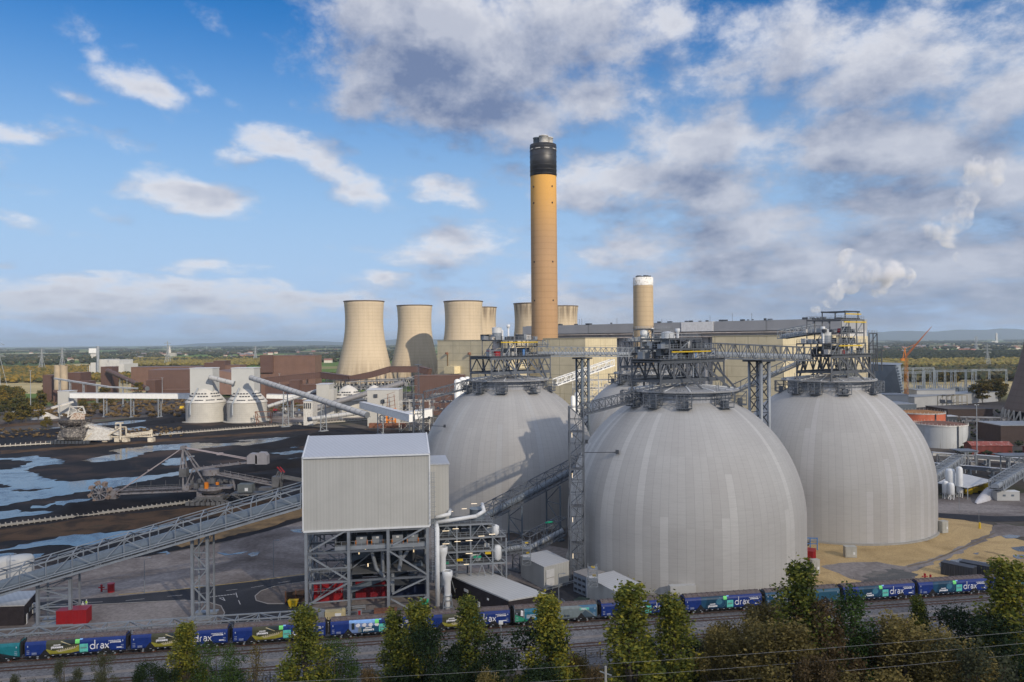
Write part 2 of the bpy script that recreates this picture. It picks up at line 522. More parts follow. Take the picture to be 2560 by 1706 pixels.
sand = ground_mat('straw_coloured_soil', [(.28, (.14, .105, .06)), (.40, (.38, .27, .13)), (.60, (.50, .36, .18)), (.75, (.30, .21, .10))], 0.07, 0.95, 8, .45)
water = bpy.data.materials.new('pond_water')
water.use_nodes = True
_q = NT(water.node_tree)
_b = _q.N['Principled BSDF']
_b.inputs['Base Color'].default_value = (.012, .014, .016, 1)
_rn = _q.noise(_q.n('ShaderNodeTexCoord').outputs['Object'], 0.06, 5, .65, 1.0)
_q.put(_b.inputs['Roughness'], _q.mr(_rn, .42, .62, .03, .28))
_b.inputs['IOR'].default_value = 3.0
_tc = _q.n('ShaderNodeTexCoord')
_bp = _q.n('ShaderNodeBump'); _bp.inputs['Strength'].default_value = 0.3; _bp.inputs['Distance'].default_value = 0.15
_q.put(_bp.inputs['Height'], _q.noise(_tc.outputs['Object'], 0.8, 3))
_q.put(_b.inputs['Normal'], _bp.outputs[0])

# coal stock yard, left half of the site
sheet('coal_yard', [(-260, 1098), (0, 1080), (160, 1062), (300, 1048), (450, 1032), (520, 1050), (700, 1062), (960, 1072), (1100, 1080), (1120, 1190), (780, 1300), (560, 1352), (440, 1375), (300, 1402), (0, 1425), (-260, 1460)], 0.02, coal, 3.0, 3, seg=8)
sheet('scrub_bank', [(-200, 1345), (0, 1322), (250, 1290), (480, 1268), (760, 1238), (765, 1255), (600, 1280), (470, 1303), (300, 1325), (100, 1346), (-200, 1372)], 0.06, verge, 1.5, 4, seg=3)
sheet('scrub_bank', [c1(1000, 740), c1(1250, 655), c1(1500, 590), c1(1812, 520), c1(1850, 560), c1(1600, 640), c1(1300, 710), c1(1080, 760)], 0.07, mat('dry_grass_bank', (.15, .095, .04), .95, 0, .5, .25), 1.2, 5, seg=2)
sheet('haul_road', [c1(0, 180), c1(500, 150), c1(1000, 108), c1(1912, 45), c1(1912, 52), c1(1200, 108), c1(600, 155), c1(0, 200)], 0.05, verge, 1.2, 6, seg=4)
sheet('gravel_yard', [(-200, 1440), (0, 1425), (240, 1408), (440, 1378), (560, 1356), (760, 1300), (1100, 1300), (1460, 1380), (1460, 1420), (1460, 1560), (1000, 1580), (500, 1612), (0, 1650), (-200, 1665)], 0.05, gravel, 0.8, 7, seg=4)
pond = lambda pts, s=1, z=0.10: sheet('pond', [c1(*p) for p in pts], z, water, 1.7, s, seg=1.8)
pond([(-200, 235), (0, 225), (120, 222), (220, 210), (300, 225), (390, 238), (380, 262), (300, 264), (230, 272), (170, 290), (165, 300), (215, 318), (240, 335), (300, 350), (370, 362), (430, 366), (560, 353), (700, 343), (850, 333), (1000, 318), (1100, 298), (1180, 283), (1300, 273), (1290, 288), (1180, 304), (1080, 322), (930, 349), (800, 374), (700, 394), (640, 404), (520, 424), (400, 444), (250, 469), (100, 492), (0, 512), (-200, 530)], 11)
pond([(480, 240), (600, 215), (720, 196), (650, 182), (800, 155), (1000, 145), (1200, 130), (1500, 112), (1700, 100), (1980, 96), (1980, 140), (1830, 150), (1750, 165), (1600, 150), (1400, 148), (1200, 168), (1100, 175), (960, 178), (870, 190), (820, 215), (700, 240), (560, 250)], 12)
pond([(965, 262), (1000, 230), (1160, 210), (1120, 240), (1080, 265), (1000, 270)], 13)
pond([(190, 510), (260, 512), (330, 485), (430, 475), (560, 465), (460, 500), (420, 510), (330, 500), (270, 525), (190, 525)], 14)
pond([(-100, 560), (0, 545), (100, 532), (110, 550), (230, 542), (320, 545), (200, 568), (100, 575), (0, 592), (-100, 600)], 15)
pond([(-100, 780), (0, 772), (200, 728), (400, 690), (600, 670), (760, 660), (900, 635), (1040, 618), (980, 640), (880, 660), (760, 690), (640, 710), (560, 740), (440, 752), (330, 745), (200, 757), (0, 782), (-100, 795)], 16)
pond([(-100, 810), (0, 798), (90, 792), (60, 818), (0, 826), (-100, 835)], 17)
pond([(940, 795), (1000, 780), (1020, 795), (990, 805)], 18); pond([(1480, 800), (1560, 785), (1540, 808), (1500, 815)], 19)
pond([(1290, 790), (1370, 800), (1480, 782), (1440, 800), (1340, 808)], 20); pond([(1730, 655), (1810, 650), (1810, 672), (1750, 668)], 21)
pond([(1610, 195), (1790, 178), (1850, 185), (1700, 205)], 22); pond([(1640, 240), (1850, 215), (1840, 232), (1700, 250)], 23)
pond([(200, 800), (260, 796), (250, 820), (210, 822)], 24)
b1 = lambda x, y: (x / 3.485, 700 + y / 3.485)
b2_ = lambda x, y: (550 + x / 3.485, 700 + y / 3.485)
def pond2(pts, s): sheet('pond', [b1(*p) for p in pts], 0.10, water, 2.0, s, seg=4)
pond2([(-200, 1345), (0, 1325), (200, 1300), (550, 1270), (560, 1290), (250, 1322), (0, 1352), (-200, 1375)], 31)
pond2([(780, 1258), (1000, 1228), (1270, 1215), (1260, 1232), (1100, 1252), (1250, 1275), (1310, 1295), (1150, 1310), (1000, 1292), (850, 1280)], 32)
pond2([(1330, 1340), (1420, 1322), (1570, 1312), (1560, 1330), (1400, 1345)], 33)

for k, pts in enumerate(([(-60, 236), (40, 234), (120, 238), (190, 242), (165, 255), (130, 275), (60, 292), (-60, 298)], [(-60, 378), (0, 380), (60, 384), (75, 392), (50, 400), (-60, 402)], [(90, 415), (230, 410), (330, 398), (300, 408), (180, 424), (110, 426)], [(700, 150), (830, 140), (900, 146), (820, 160), (740, 166)], [(1160, 130), (1400, 118), (1500, 128), (1300, 138)])):
 sheet('mud_bank', [c1(*p) for p in pts], 0.13, coal, 2.0, 60 + k, seg=1.6)
# mounds of coal: low ridges beside the yard conveyors
def mound(pts, h, wd, seed, name='coal_stockpile', m=None, label=None):
 rnd = random.Random(seed)
 L = [G(*p) for p in pts]
 vs, fs, rows, k = [], [], 0, 9
 for a, b in zip(L[:-1], L[1:]):
  n = max(2, int((b - a).length / 4))
  d = (b - a); nr = Vector((-d.y, d.x, 0)).normalized()
  for i in range(n):
   p = a + d * (i / n)
   for j in range(k):
    t = j / (k - 1) * 2 - 1
    hh = h * max(0, 1 - abs(t) ** 1.5) * (0.8 + 0.35 * math.sin(rows * .35 + seed) + rnd.uniform(-.12, .12))
    vs.append((p.x + nr.x * t * wd, p.y + nr.y * t * wd, hh if 0 < j < k - 1 else -0.1))
   rows += 1
 e = rows - 1
 for j in range(k):
  vs[j] = (vs[j][0], vs[j][1], -0.1); vs[e * k + j] = (vs[e * k + j][0], vs[e * k + j][1], -0.1)
 for i in range(rows - 1):
  for j in range(k - 1):
   fs.append((i * k + j, i * k + j + 1, (i + 1) * k + j + 1, (i + 1) * k + j))
 mb = MB(); mb.add(vs, fs)
 o = mb.build(name, m or coalblack, smooth=True)
 if label: tag(o, label, 'stockpile')
 else: kind(o)
 return o
coalblack = ground_mat('loose_coal', [(.35, (.006, .0055, .006)), (.6, (.012, .011, .0115)), (.75, (.022, .019, .018))], 0.12, 0.8, 8, .7)
mound([(150, 1285), (300, 1262), (470, 1236), (620, 1205), (800, 1180)], 3.4, 12, 2, label='black coal heap lying in front of the pond under the bucket wheel reclaimer')
mound([(560, 1180), (680, 1165), (900, 1150)], 3.0, 9, 5, label='low black coal heap behind the reclaimer, next to the big grey building')
mound([(-60, 1092), (120, 1080), (260, 1070), (420, 1052), (560, 1044)], 2.6, 14, 9, label='long flat black coal heap in front of the two domed silos')
mound([(640, 1120), (800, 1096), (1000, 1090), (1100, 1092)], 4.0, 14, 4, label='broad black coal bank behind the roof of the big grey building')

# roads
sheet('road', [c1(-60, 1100), c1(230, 1087), c1(450, 1070), c1(700, 1052), c1(1000, 1022), c1(1160, 1002), c1(1500, 965), c1(1830, 923), c1(2200, 885), c1(2200, 918), c1(1830, 962), c1(1650, 988), c1(1560, 1018), c1(1523, 1050), c1(1530, 1078), c1(1600, 1098), c1(1700, 1098), c1(1830, 1090), c1(1850, 1200), c1(1600, 1240), c1(1290, 1275), c1(1325, 1200), c1(1342, 1150), c1(1320, 1110), c1(1240, 1086), c1(1100, 1076), c1(800, 1092), c1(500, 1108), c1(230, 1135), c1(-60, 1150)], 0.075, tarmac)
lm = mat('road_line_white', (.42, .42, .42), .8)
ym = mat('kerb_line_yellow', (.45, .30, .04), .8)
km = mat('kerb_stone', (.30, .29, .28), .9)
def stripe(name, pts, wd, z, m):
 mb = MB()
 W = [G(*p) for p in pts]
 for a, b in zip(W[:-1], W[1:]):
  d = (b - a); nr = Vector((-d.y, d.x, 0)).normalized() * wd / 2
  mb.add([tuple(a - nr)[:2] + (z,), tuple(b - nr)[:2] + (z,), tuple(b + nr)[:2] + (z,), tuple(a + nr)[:2] + (z,)], [(0, 1, 2, 3)])
 return kind(mb.build(name, m))
stripe('road_marking', [c1(710, 1042), c1(1000, 1018), c1(1160, 1001), c1(1500, 962), c1(1820, 918)], 0.28, 0.09, ym)
mb = MB()
cl = [c1(230, 1110), c1(500, 1090), c1(750, 1078), c1(1000, 1052), c1(1200, 1035), c1(1500, 1000), c1(1820, 945)]
W = [G(*p) for p in cl]
for a, b in zip(W[:-1], W[1:]):
 n = int((b - a).length / 5)
 for i in range(n):
  p, q_ = a.lerp(b, i / n), a.lerp(b, (i + .45) / n)
  mb.beam((p.x, p.y, .085), (q_.x, q_.y, .085), .14, .01)
for i in range(9):
 p = G(*c1(1255 + i * 18, 1056 - i * 2.2)); mb.box((p.x, p.y, .085), (.6, .35, .01))
for a, b in (((1310, 1062), (1345, 1078)), ((1345, 1078), (1332, 1058)), ((1332, 1058), (1310, 1062)), ((1410, 1030), (1418, 1058)), ((1425, 1075), (1436, 1100))):
 p, q_ = G(*c1(*a)), G(*c1(*b)); mb.beam((p.x, p.y, .085), (q_.x, q_.y, .085), .16, .01)
kind(mb.build('road_marking', lm))
mb = MB()
for pl in ([c1(450, 1108), c1(800, 1090), c1(1100, 1075), c1(1240, 1085), c1(1320, 1109), c1(1342, 1150), c1(1325, 1200), c1(1295, 1268)], [c1(1830, 963), c1(1650, 989), c1(1560, 1019), c1(1524, 1050), c1(1531, 1077), c1(1600, 1097), c1(1700, 1097)]):
 W = [G(*p) for p in pl]
 for a, b in zip(W[:-1], W[1:]): mb.beam(a + Vector((0, 0, .08)), b + Vector((0, 0, .08)), .2, .16)
kind(mb.build('kerb', km))

# right hand side of the site
sheet('straw_verge', [c4(200, 1100), c4(220, 900), c4(300, 720), c4(500, 700), c4(800, 700), c4(960, 680), c4(1010, 640), c4(1040, 560), c4(1200, 590), c4(1390, 625), c4(1400, 660), c4(1500, 700), c4(1700, 760), c4(1700, 1000), c4(1500, 960), c4(1000, 985), c4(600, 1010)], 0.05, sand, 0.8, 41, seg=3)
sheet('gravel_track', [c4(360, 870), c4(520, 850), c4(700, 845), c4(860, 872), c4(1000, 840), c4(1160, 770), c4(1310, 705), c4(1390, 650), c4(1400, 610), c4(1640, 640), c4(1640, 700), c4(1420, 690), c4(1300, 740), c4(1150, 810), c4(1010, 868), c4(905, 905), c4(930, 940), c4(840, 985), c4(640, 1000), c4(600, 960), c4(500, 930), c4(430, 900)], 0.075, gravel, 1.0, 42, seg=2)
sheet('dark_gravel', [c4(640, 920), c4(780, 880), c4(870, 892), c4(930, 930), c4(820, 975), c4(640, 996), c4(600, 968)], 0.09, ground_mat('damp_gravel', [(.3, (.07, .07, .07)), (.5, (.11, .11, .107)), (.65, (.24, .21, .18))], .08), 2.6, 43, seg=1.2)
sheet('yard', [c4(1060, 470), c4(1250, 440), c4(1700, 430), c4(1700, 600), c4(1200, 585), c4(1050, 570)], 0.05, gravel, .6, 44)
sheet('road', [c4(1040, 552), c4(1200, 560), c4(1400, 572), c4(1700, 570), c4(1700, 600), c4(1400, 605), c4(1250, 598), c4(1040, 578)], 0.075, tarmac)
for k, pts in enumerate(([(1440, 690), (1490, 682), (1560, 690), (1540, 703), (1470, 706)], [(1500, 760), (1570, 752), (1640, 760), (1640, 785), (1540, 782)], [(1065, 855), (1130, 840), (1190, 825), (1290, 840), (1370, 850), (1340, 870), (1200, 872), (1090, 885)], [(1510, 805), (1570, 802), (1600, 820), (1540, 828)], [(1270, 795), (1310, 790), (1300, 803)])):
 sheet('puddle', [c4(*p) for p in pts], 0.10, water, .5, 50 + k, seg=1.5)

tt = mat('tyre_tracks', (.16, .125, .085), .95, 0, .3, .6)
for o in (0, 9):
 stripe('tyre_track', [c4(1340 + o, 782 + o * .4), c4(1400, 790 + o * .6), c4(1450, 806 + o * .6), c4(1510, 820 + o * .8), c4(1600, 826 + o)], .3, .085, tt)
 stripe('tyre_track', [c4(880, 872 + o * .5), c4(1000, 845 + o * .5), c4(1150, 785 + o * .5), c4(1300, 722 + o * .5), c4(1400, 672 + o * .5)], .35, .095, tt)
 stripe('tyre_track', [c1(250, 1052 + o * .6), c1(600, 960 + o * .6), c1(1000, 900 + o), c1(1500, 850 + o), c1(1800, 820 + o)], .3, .065, mat('worn_gravel', (.13, .115, .105), .95))
# railway land
RA, RB = Vector((-97.0, 147.9, 0)), Vector((121.0, 184.6, 0))
RD = (RB - RA).normalized(); RN = Vector((RD.y, -RD.x, 0))      # RN points towards the camera
RAZ = math.atan2(RD.y, RD.x)
rp = lambda t, n, z=0.0: RA + RD * t + RN * n + Vector((0, 0, z))
q4 = lambda a, b, c, d: [tuple(a)[:2], tuple(b)[:2], tuple(c)[:2], tuple(d)[:2]]
sheet('ballast_bed', q4(rp(-80, -3.2), rp(330, -3.2), rp(330, 22), rp(-80, 22)), 0.10, ballast, px=False)
sheet('cinder_path', q4(rp(-80, 8.2), rp(330, 8.2), rp(330, 9.4), rp(-80, 9.4)), 0.115, mat('pale_cinder', (.20, .18, .165), .95, 0, .25, .6), px=False)
sheet('scrub_ground', [(-260, 20), (300, 20), (300, 190), (121, 160), (-97, 124), (-260, 98)], 0.04, ground_mat('undergrowth_soil', [(.35, (.014, .016, .008)), (.5, (.035, .036, .014)), (.65, (.06, .05, .022)), (.75, (.03, .026, .014))], .15), px=False)
sleeper = mat('sleeper', (.11, .10, .095), .9, 0, .3, 1.5)
railm = mat('rail_steel', (.075, .042, .035), .6, .2)
def track(n):
 sl, ra = MB(), MB()
 t = -60
 while t < 310:
  c = rp(t, n, .13); sl.box(c, (.26, 2.6, .09), RAZ); t += 1.4
 for s in (-.72, .72):
  ra.beam(rp(-70, n + s, .26), rp(320, n + s, .26), .12, .17)
 o = kind(sl.build('railway_track', sleeper)); r_ = ra.build('rail', railm, o)
 return o
for n in (0.0, 4.2, 13.0): track(n)
hm = mat('hill_woodland', (.035, .05, .035), .95, 0, .4, .004)
def hills(name, pts, depth, h, seed):
 rnd = random.Random(seed)
 n = 90; vs, fs = [], []
 x0, x1 = pts
 for i in range(n + 1):
  t = i / n; x = x0 + (x1 - x0) * t
  hh = h * (math.sin(math.pi * t) ** .4) * (.72 + .16 * math.sin(t * 9 + seed) + .09 * math.sin(t * 23 + seed * 2) + .05 * math.sin(t * 61) + rnd.uniform(-.02, .02)) if 0 < i < n else 0
  vs += [(x, depth - 2500, -1), (x, depth - 900, hh * .6), (x, depth, hh), (x, depth + 2500, -1)]
 for i in range(n):
  for j in range(3): fs.append((i * 4 + j, i * 4 + 4 + j, i * 4 + 5 + j, i * 4 + 1 + j))
 mb = MB(); mb.add(vs, fs)
 return kind(mb.build(name, hm, smooth=True))
hills('hills', (-10500, 2500), 25000, 215, 1)
hills('hills', (6500, 21000), 22500, 330, 4)
hills('hills', (-2500, 9500), 29000, 200, 7)

# sidings and service road behind the coal yard, left
def bend(name, pts, wd, z, m): return stripe(name, [b1(*p) for p in pts], wd, z, m)
for k in range(4):
 bend('siding', [(0, 1235 + k * 12), (300, 1205 + k * 10), (700, 1165 + k * 8), (1100, 1140 + k * 4), (1600, 1128 + k * 3)], 1.7, .04, railm)
bend('siding', [(380, 1030), (520, 1070), (640, 1120), (760, 1150)], 2.5, .05, tarmac); bend('siding', [(1050, 1130), (1010, 1080), (1080, 1020), (1180, 990)], 2.2, .05, railm)
sheet('service_road', [b1(1130, 1105), b1(1250, 1075), b1(1400, 1050), b1(1600, 1060), b1(1610, 1085), b1(1420, 1075), b1(1290, 1100), b1(1180, 1120)], .06, tarmac, 1.5, 71, seg=6)
sheet('pale_hardstanding', [b1(230, 1115), b1(500, 1100), b1(620, 1120), b1(560, 1150), b1(300, 1165)], .055, gravel, 3, 72, seg=8)
sheet('hardstanding', [b2_(420, 1150), b2_(700, 1140), b2_(1250, 1150), b2_(1250, 1200), b2_(800, 1225), b2_(560, 1245), b2_(420, 1230)], .055, gravel, 3, 73, seg=8)
sheet('scrub_strip', [b1(-100, 1255), b1(300, 1240), b1(700, 1205), b1(900, 1190), b1(900, 1200), b1(500, 1245), b1(-100, 1285)], .05, verge, 2.5, 74, seg=5)


# ---------------------------------------------------------------- biomass storage domes
def dome_mat(name, seed, cols, patchy):
 m = bpy.data.materials.new(name)
 m.use_nodes = True
 q = NT(m.node_tree)
 b = q.N['Principled BSDF']
 tc = q.n('ShaderNodeTexCoord')
 s = q.n('ShaderNodeSeparateXYZ'); q.put(s.inputs[0], tc.outputs['Object'])
 x, y, z = s.outputs
 u = q.m('MULTIPLY', q.m('ADD', q.m('DIVIDE', q.m('ARCTAN2', y, x), 2 * math.pi), 0.5), 96.0)
 fu = q.m('FRACT', u); iu = q.m('FLOOR', u)
 def wn(vec2, off):
  o = q.n('ShaderNodeTexWhiteNoise', noise_dimensions='3D')
  cb = q.n('ShaderNodeCombineXYZ'); q.put(cb.inputs[0], vec2[0]); q.put(cb.inputs[1], vec2[1]); cb.inputs[2].default_value = off
  q.put(o.inputs['Vector'], cb.outputs[0]); return o.outputs[0]
 r1 = wn((iu, 0.0), seed); r2 = wn((iu, 0.0), seed + 7.3); r3 = wn((iu, q.m('FLOOR', q.m('DIVIDE', z, 16.0))), seed + 3.1)
 c = q.mix(q.m('MULTIPLY', r3, .5), cols[0], cols[1])
 strip = q.m('MULTIPLY', q.m('GREATER_THAN', r1, 1 - patchy), q.m('LESS_THAN', z, q.m('MULTIPLY_ADD', r2, 48.0, 14.0)))
 c = q.mix(q.m('MULTIPLY', strip, .75), c, cols[2])
 seam = q.m('LESS_THAN', q.m('ABSOLUTE', q.m('SUBTRACT', fu, .5)), 0.47)
 c = q.mix(q.m('MULTIPLY', q.m('SUBTRACT', 1.0, seam), .22), c, (.08, .08, .08))
 mp = q.n('ShaderNodeMapping'); q.put(mp.inputs[0], tc.outputs['Object']); mp.inputs['Scale'].default_value = (.25, .25, 5.0)
 n = q.noise(mp.outputs[0], 1.0, 3, .7)
 c = q.mix(q.mr(n, .42, .72, 0, .2), c, (.23, .22, .21))
 n2 = q.noise(tc.outputs['Object'], .06, 4, .6)
 c = q.mix(q.mr(n2, .4, .7, 0, .22), c, (.29, .27, .255))
 q.put(b.inputs['Base Color'], c)
 b.inputs['Roughness'].default_value = .62
 b.inputs['Specular IOR Level'].default_value = .3
 return m
DOMES = {'C': (46.4, 212.7), 'L': (-1.5, 276.5), 'R': (104.3, 257.4), 'B': (56.4, 321.0)}
roofm = ribbed('dome_roof_panels', (.36, .36, .355), 1.0, .2, 0, .1)
collm = ribbed('collar_cladding', (.42, .43, .45), 1.0, .15, 4.0, .03)
def dome(key, label, cols, seed, patchy):
 x, y = DOMES[key]
 t = thing('storage_dome', label, 'storage dome', (x, y, 0), 'biomass storage domes')
 prof = [(31.5, -.05), (31.5, 4), (31.5, 8.5), (31.5, 13)]
 for i in range(1, 25):
  a = i / 24 * math.acos(12.6 / 31.5)
  prof.append((31.5 * math.cos(a), 13 + 33.5 * math.sin(a)))
 MB().lathe(prof, (x, y, 0), 96).build('shell', dome_mat('dome_sheeting_' + key, seed, cols, patchy), t, True)
 MB().lathe([(32.2, -.05), (32.2, .5), (31.55, .5)], (x, y, 0), 64).build('plinth', concrete, t)
 MB().lathe([(12.7, 43.2), (12.7, 46.3)], (x, y, 0), 64).build('collar', collm, t, True)
 ring = MB()
 ring.lathe([(13.0, 44.7), (13.15, 44.7), (13.15, 44.85), (13.0, 44.85)], (x, y, 0), 48)
 ring.lathe([(13.0, 45.5), (13.15, 45.5), (13.15, 45.6), (13.0, 45.6)], (x, y, 0), 48)
 for i in range(48):
  a = i * math.pi / 24
  ring.beam((x + 13.08 * math.cos(a), y + 13.08 * math.sin(a), 44.4), (x + 13.08 * math.cos(a), y + 13.08 * math.sin(a), 45.6), .09)
 ring.build('ring_rail', msteel, t)
 MB().lathe([(12.9, 46.3), (14.9, 46.35), (14.9, 46.75), (0.01, 48.4)], (x, y, 0), 14, R(8), R(368)).build('roof', roofm, t)
 rib = MB()
 for i in range(14):
  a = R(8) + i * 2 * math.pi / 14
  rib.beam((x + 14.7 * math.cos(a), y + 14.7 * math.sin(a), 46.85), (x + 2 * math.cos(a), y + 2 * math.sin(a), 48.27), .35, .14)
 rib.build('roof_ridges', white, t)
 for k, ad in enumerate((-104, -62, -135, -20, 30, 200, 160)):        # service cages hanging round the collar
  a = R(ad) + seed * .05
  cx, cy = x + 15.2 * math.cos(a), y + 15.2 * math.sin(a)
  ca, sa = math.cos(a), math.sin(a)
  mb = MB()
  W = lambda u, v, z: (cx + u * ca - v * sa, cy + u * sa + v * ca, z)
  for u in (-1.5, 1.5):
   for v in (-1.9, 0, 1.9):
    mb.beam(W(u, v, 42.6), W(u, v, 46.2 if u > 0 else 47.2), .16)
  for z in (42.7, 43.8, 44.9, 46.1):
   for u in (-1.5, 1.5): mb.beam(W(u, -1.9, z), W(u, 1.9, z), .14)
   for v in (-1.9, 1.9): mb.beam(W(-1.5, v, z), W(1.5, v, z), .14)
  for v in (-1.9, 1.9): mb.beam(W(-1.5, v, 42.7), W(1.5, v, 46.1), .12)
  mb.beam(W(1.5, -1.9, 42.7), W(1.5, 1.9, 46.1), .12)
  for v in (-1.2, 1.2): mb.beam(W(.2, v, 41.2), W(.2, v, 42.6), .22)
  mb.box(W(0, 0, 42.62), (3.0, 3.8, .14), a)
  mb.box(W(-.2, .4, 43.6), (1.3, 1.5, 1.5), a)
  for v in (-1.6, -.8): mb.beam(W(-1.2, v, 44), W(-1.2, v, 49.0), .1)
  mb.build('service_cage', msteel, t)
 return t
gA, gB, gW = (.44, .43, .405), (.375, .362, .342), (.53, .52, .49)
dome('C', 'nearest grey storage dome with pale vertical strips, behind the train', (gA, gB, gW), 1.0, .30)
dome('L', 'smooth grey storage dome beside the box building, shadow on its right side', (gA, (.36, .352, .338), (.44, .44, .426)), 2.0, .12)
dome('R', 'rightmost grey storage dome with dry straw ground round its foot', (gA, gB, (.49, .48, .465)), 3.0, .2)
dome('B', 'mostly hidden grey storage dome at the back between the other domes', (gA, (.36, .352, .338), (.44, .44, .426)), 4.0, .1)

# ---------------------------------------------------------------- cooling towers and chimneys
def conc_mat(name, base, dark, line_h, line_v, rads, top=None, topz=(0, 1), patch=None, streak=.35):
 m = bpy.data.materials.new(name)
 m.use_nodes = True
 q = NT(m.node_tree)
 b = q.N['Principled BSDF']
 tc = q.n('ShaderNodeTexCoord')
 s = q.n('ShaderNodeSeparateXYZ'); q.put(s.inputs[0], tc.outputs['Object'])
 x, y, z = s.outputs
 ang = q.m('ARCTAN2', y, x)
 cb = q.n('ShaderNodeCombineXYZ'); q.put(cb.inputs[0], q.m('MULTIPLY', ang, rads)); q.put(cb.inputs[1], q.m('MULTIPLY', z, .05))
 n = q.noise(cb.outputs[0], .35, 5, .65)
 c = q.mix(q.mr(n, .4, .75, 0, streak), base, dark)
 n2 = q.noise(tc.outputs['Object'], .03, 4, .6)
 c = q.mix(q.mr(n2, .35, .7, 0, .3), c, tuple(v * .72 for v in base))
 hl = q.m('LESS_THAN', q.m('FRACT', q.m('DIVIDE', z, line_h)), .18)
 vl = q.m('LESS_THAN', q.m('FRACT', q.m('MULTIPLY', q.m('ADD', q.m('DIVIDE', ang, 2 * math.pi), .5), line_v)), .10)
 c = q.mix(q.m('MULTIPLY', q.m('MAXIMUM', hl, q.m('MULTIPLY', vl, .6)), .15), c, tuple(v * .3 for v in base))
 if patch:
  n3 = q.noise(cb.outputs[0], .22, 4, .6)
  zz = q.mr(z, patch[0], patch[1])
  c = q.mix(q.m('MULTIPLY', q.m('MULTIPLY', q.mr(n3, .38, .6), zz), patch[3]), c, patch[2])
 if top:
  c = q.mix(q.mr(z, topz[0], topz[1]), c, top)
 q.put(b.inputs['Base Color'], c)
 b.inputs['Roughness'].default_value = .9
 b.inputs['Specular IOR Level'].default_value = .1
 return m
ctm = conc_mat('cooling_tower_concrete', (.50, .415, .30), (.34, .275, .19), 4.5, 60, 25, patch=(48, 4, (.17, .13, .09), .75))
ctd = conc_mat('stained_tower_concrete', (.49, .405, .29), (.24, .19, .13), 4.5, 60, 25, patch=(85, 108, (.13, .10, .07), .8))
ctx = conc_mat('dark_tower_concrete', (.17, .14, .125), (.10, .085, .075), 4.5, 60, 25)  # darker base colour than the other towers
gapm = mat('dark_opening', (.01, .01, .012), .9)
def cooling_tower(x, y, label, m, legs=False, k=1.0):
 t = thing('cooling_tower', label, 'cooling tower', (x, y, 0), 'hyperbolic cooling towers')
 prof = []
 for i in range(0, 27):
  z = 8 + (115 - 8) * i / 26
  zt = 90
  r = (24.8 * math.sqrt(1 + ((z - zt) / (zt - 8) * 1.32) ** 2)) if z < zt else 24.8 + 1.6 * ((z - zt) / 25) ** 2
  prof.append((r * k, z))
 MB().lathe(prof + [(prof[-1][0] - 1.0, 115), (prof[-1][0] - 1.4, 106)], (x, y, 0), 72).build('shell', m, t, True)
 rt = prof[-1][0]
 MB().lathe([(rt + .05, 113.6), (rt + .5, 113.8), (rt + .5, 114.9), (rt + .05, 115.05)], (x, y, 0), 72).build('rim', mat('tower_rim', (.12, .095, .075), .9), t, True)
 MB().lathe([(prof[0][0] - 5, 0), (prof[0][0] - 6, 8.2), (0.1, 8.3)], (x, y, 0), 40).build('fill_screen', gapm, t)
 lg = MB(); rb = prof[0][0]
 for i in range(44):
  a, b2 = i / 44 * 2 * math.pi, (i + .5) / 44 * 2 * math.pi
  c_ = (i + 1) / 44 * 2 * math.pi
  lg.beam((x + (rb + 2.2) * math.cos(b2), y + (rb + 2.2) * math.sin(b2), 0), (x + rb * math.cos(a), y + rb * math.sin(a), 8.4), 1.0)
  lg.beam((x + (rb + 2.2) * math.cos(b2), y + (rb + 2.2) * math.sin(b2), 0), (x + rb * math.cos(c_), y + rb * math.sin(c_), 8.4), 1.0)
 lg.build('raking_legs', concrete, t)
 return t
def ct(sx, d): return (sx - CX) / FOC * d
cooling_tower(ct(911, 1031), 1031, 'leftmost cooling tower, fully in view beside the green fields', ctm)
cooling_tower(ct(1037, 1163), 1163, 'second cooling tower from the left, with a big curved shadow on its right half', ctm)
cooling_tower(ct(1159, 1055), 1055, 'cooling tower third from the left, standing alone in front of a partly hidden one', ctm)
cooling_tower(ct(1201, 1243), 1243, 'partly hidden cooling tower peeping out right behind the third one, dark stained', ctd)
cooling_tower(ct(1330, 1130), 1130, 'cooling tower just left of the tall orange chimney, dark streak down its side', ctd)
cooling_tower(ct(1404, 1225), 1225, 'cooling tower rim just right of the tall orange chimney, with steam', ctd)
cooling_tower(392, 546, 'dark brown cooling tower cut off by the right edge of the picture', ctx)

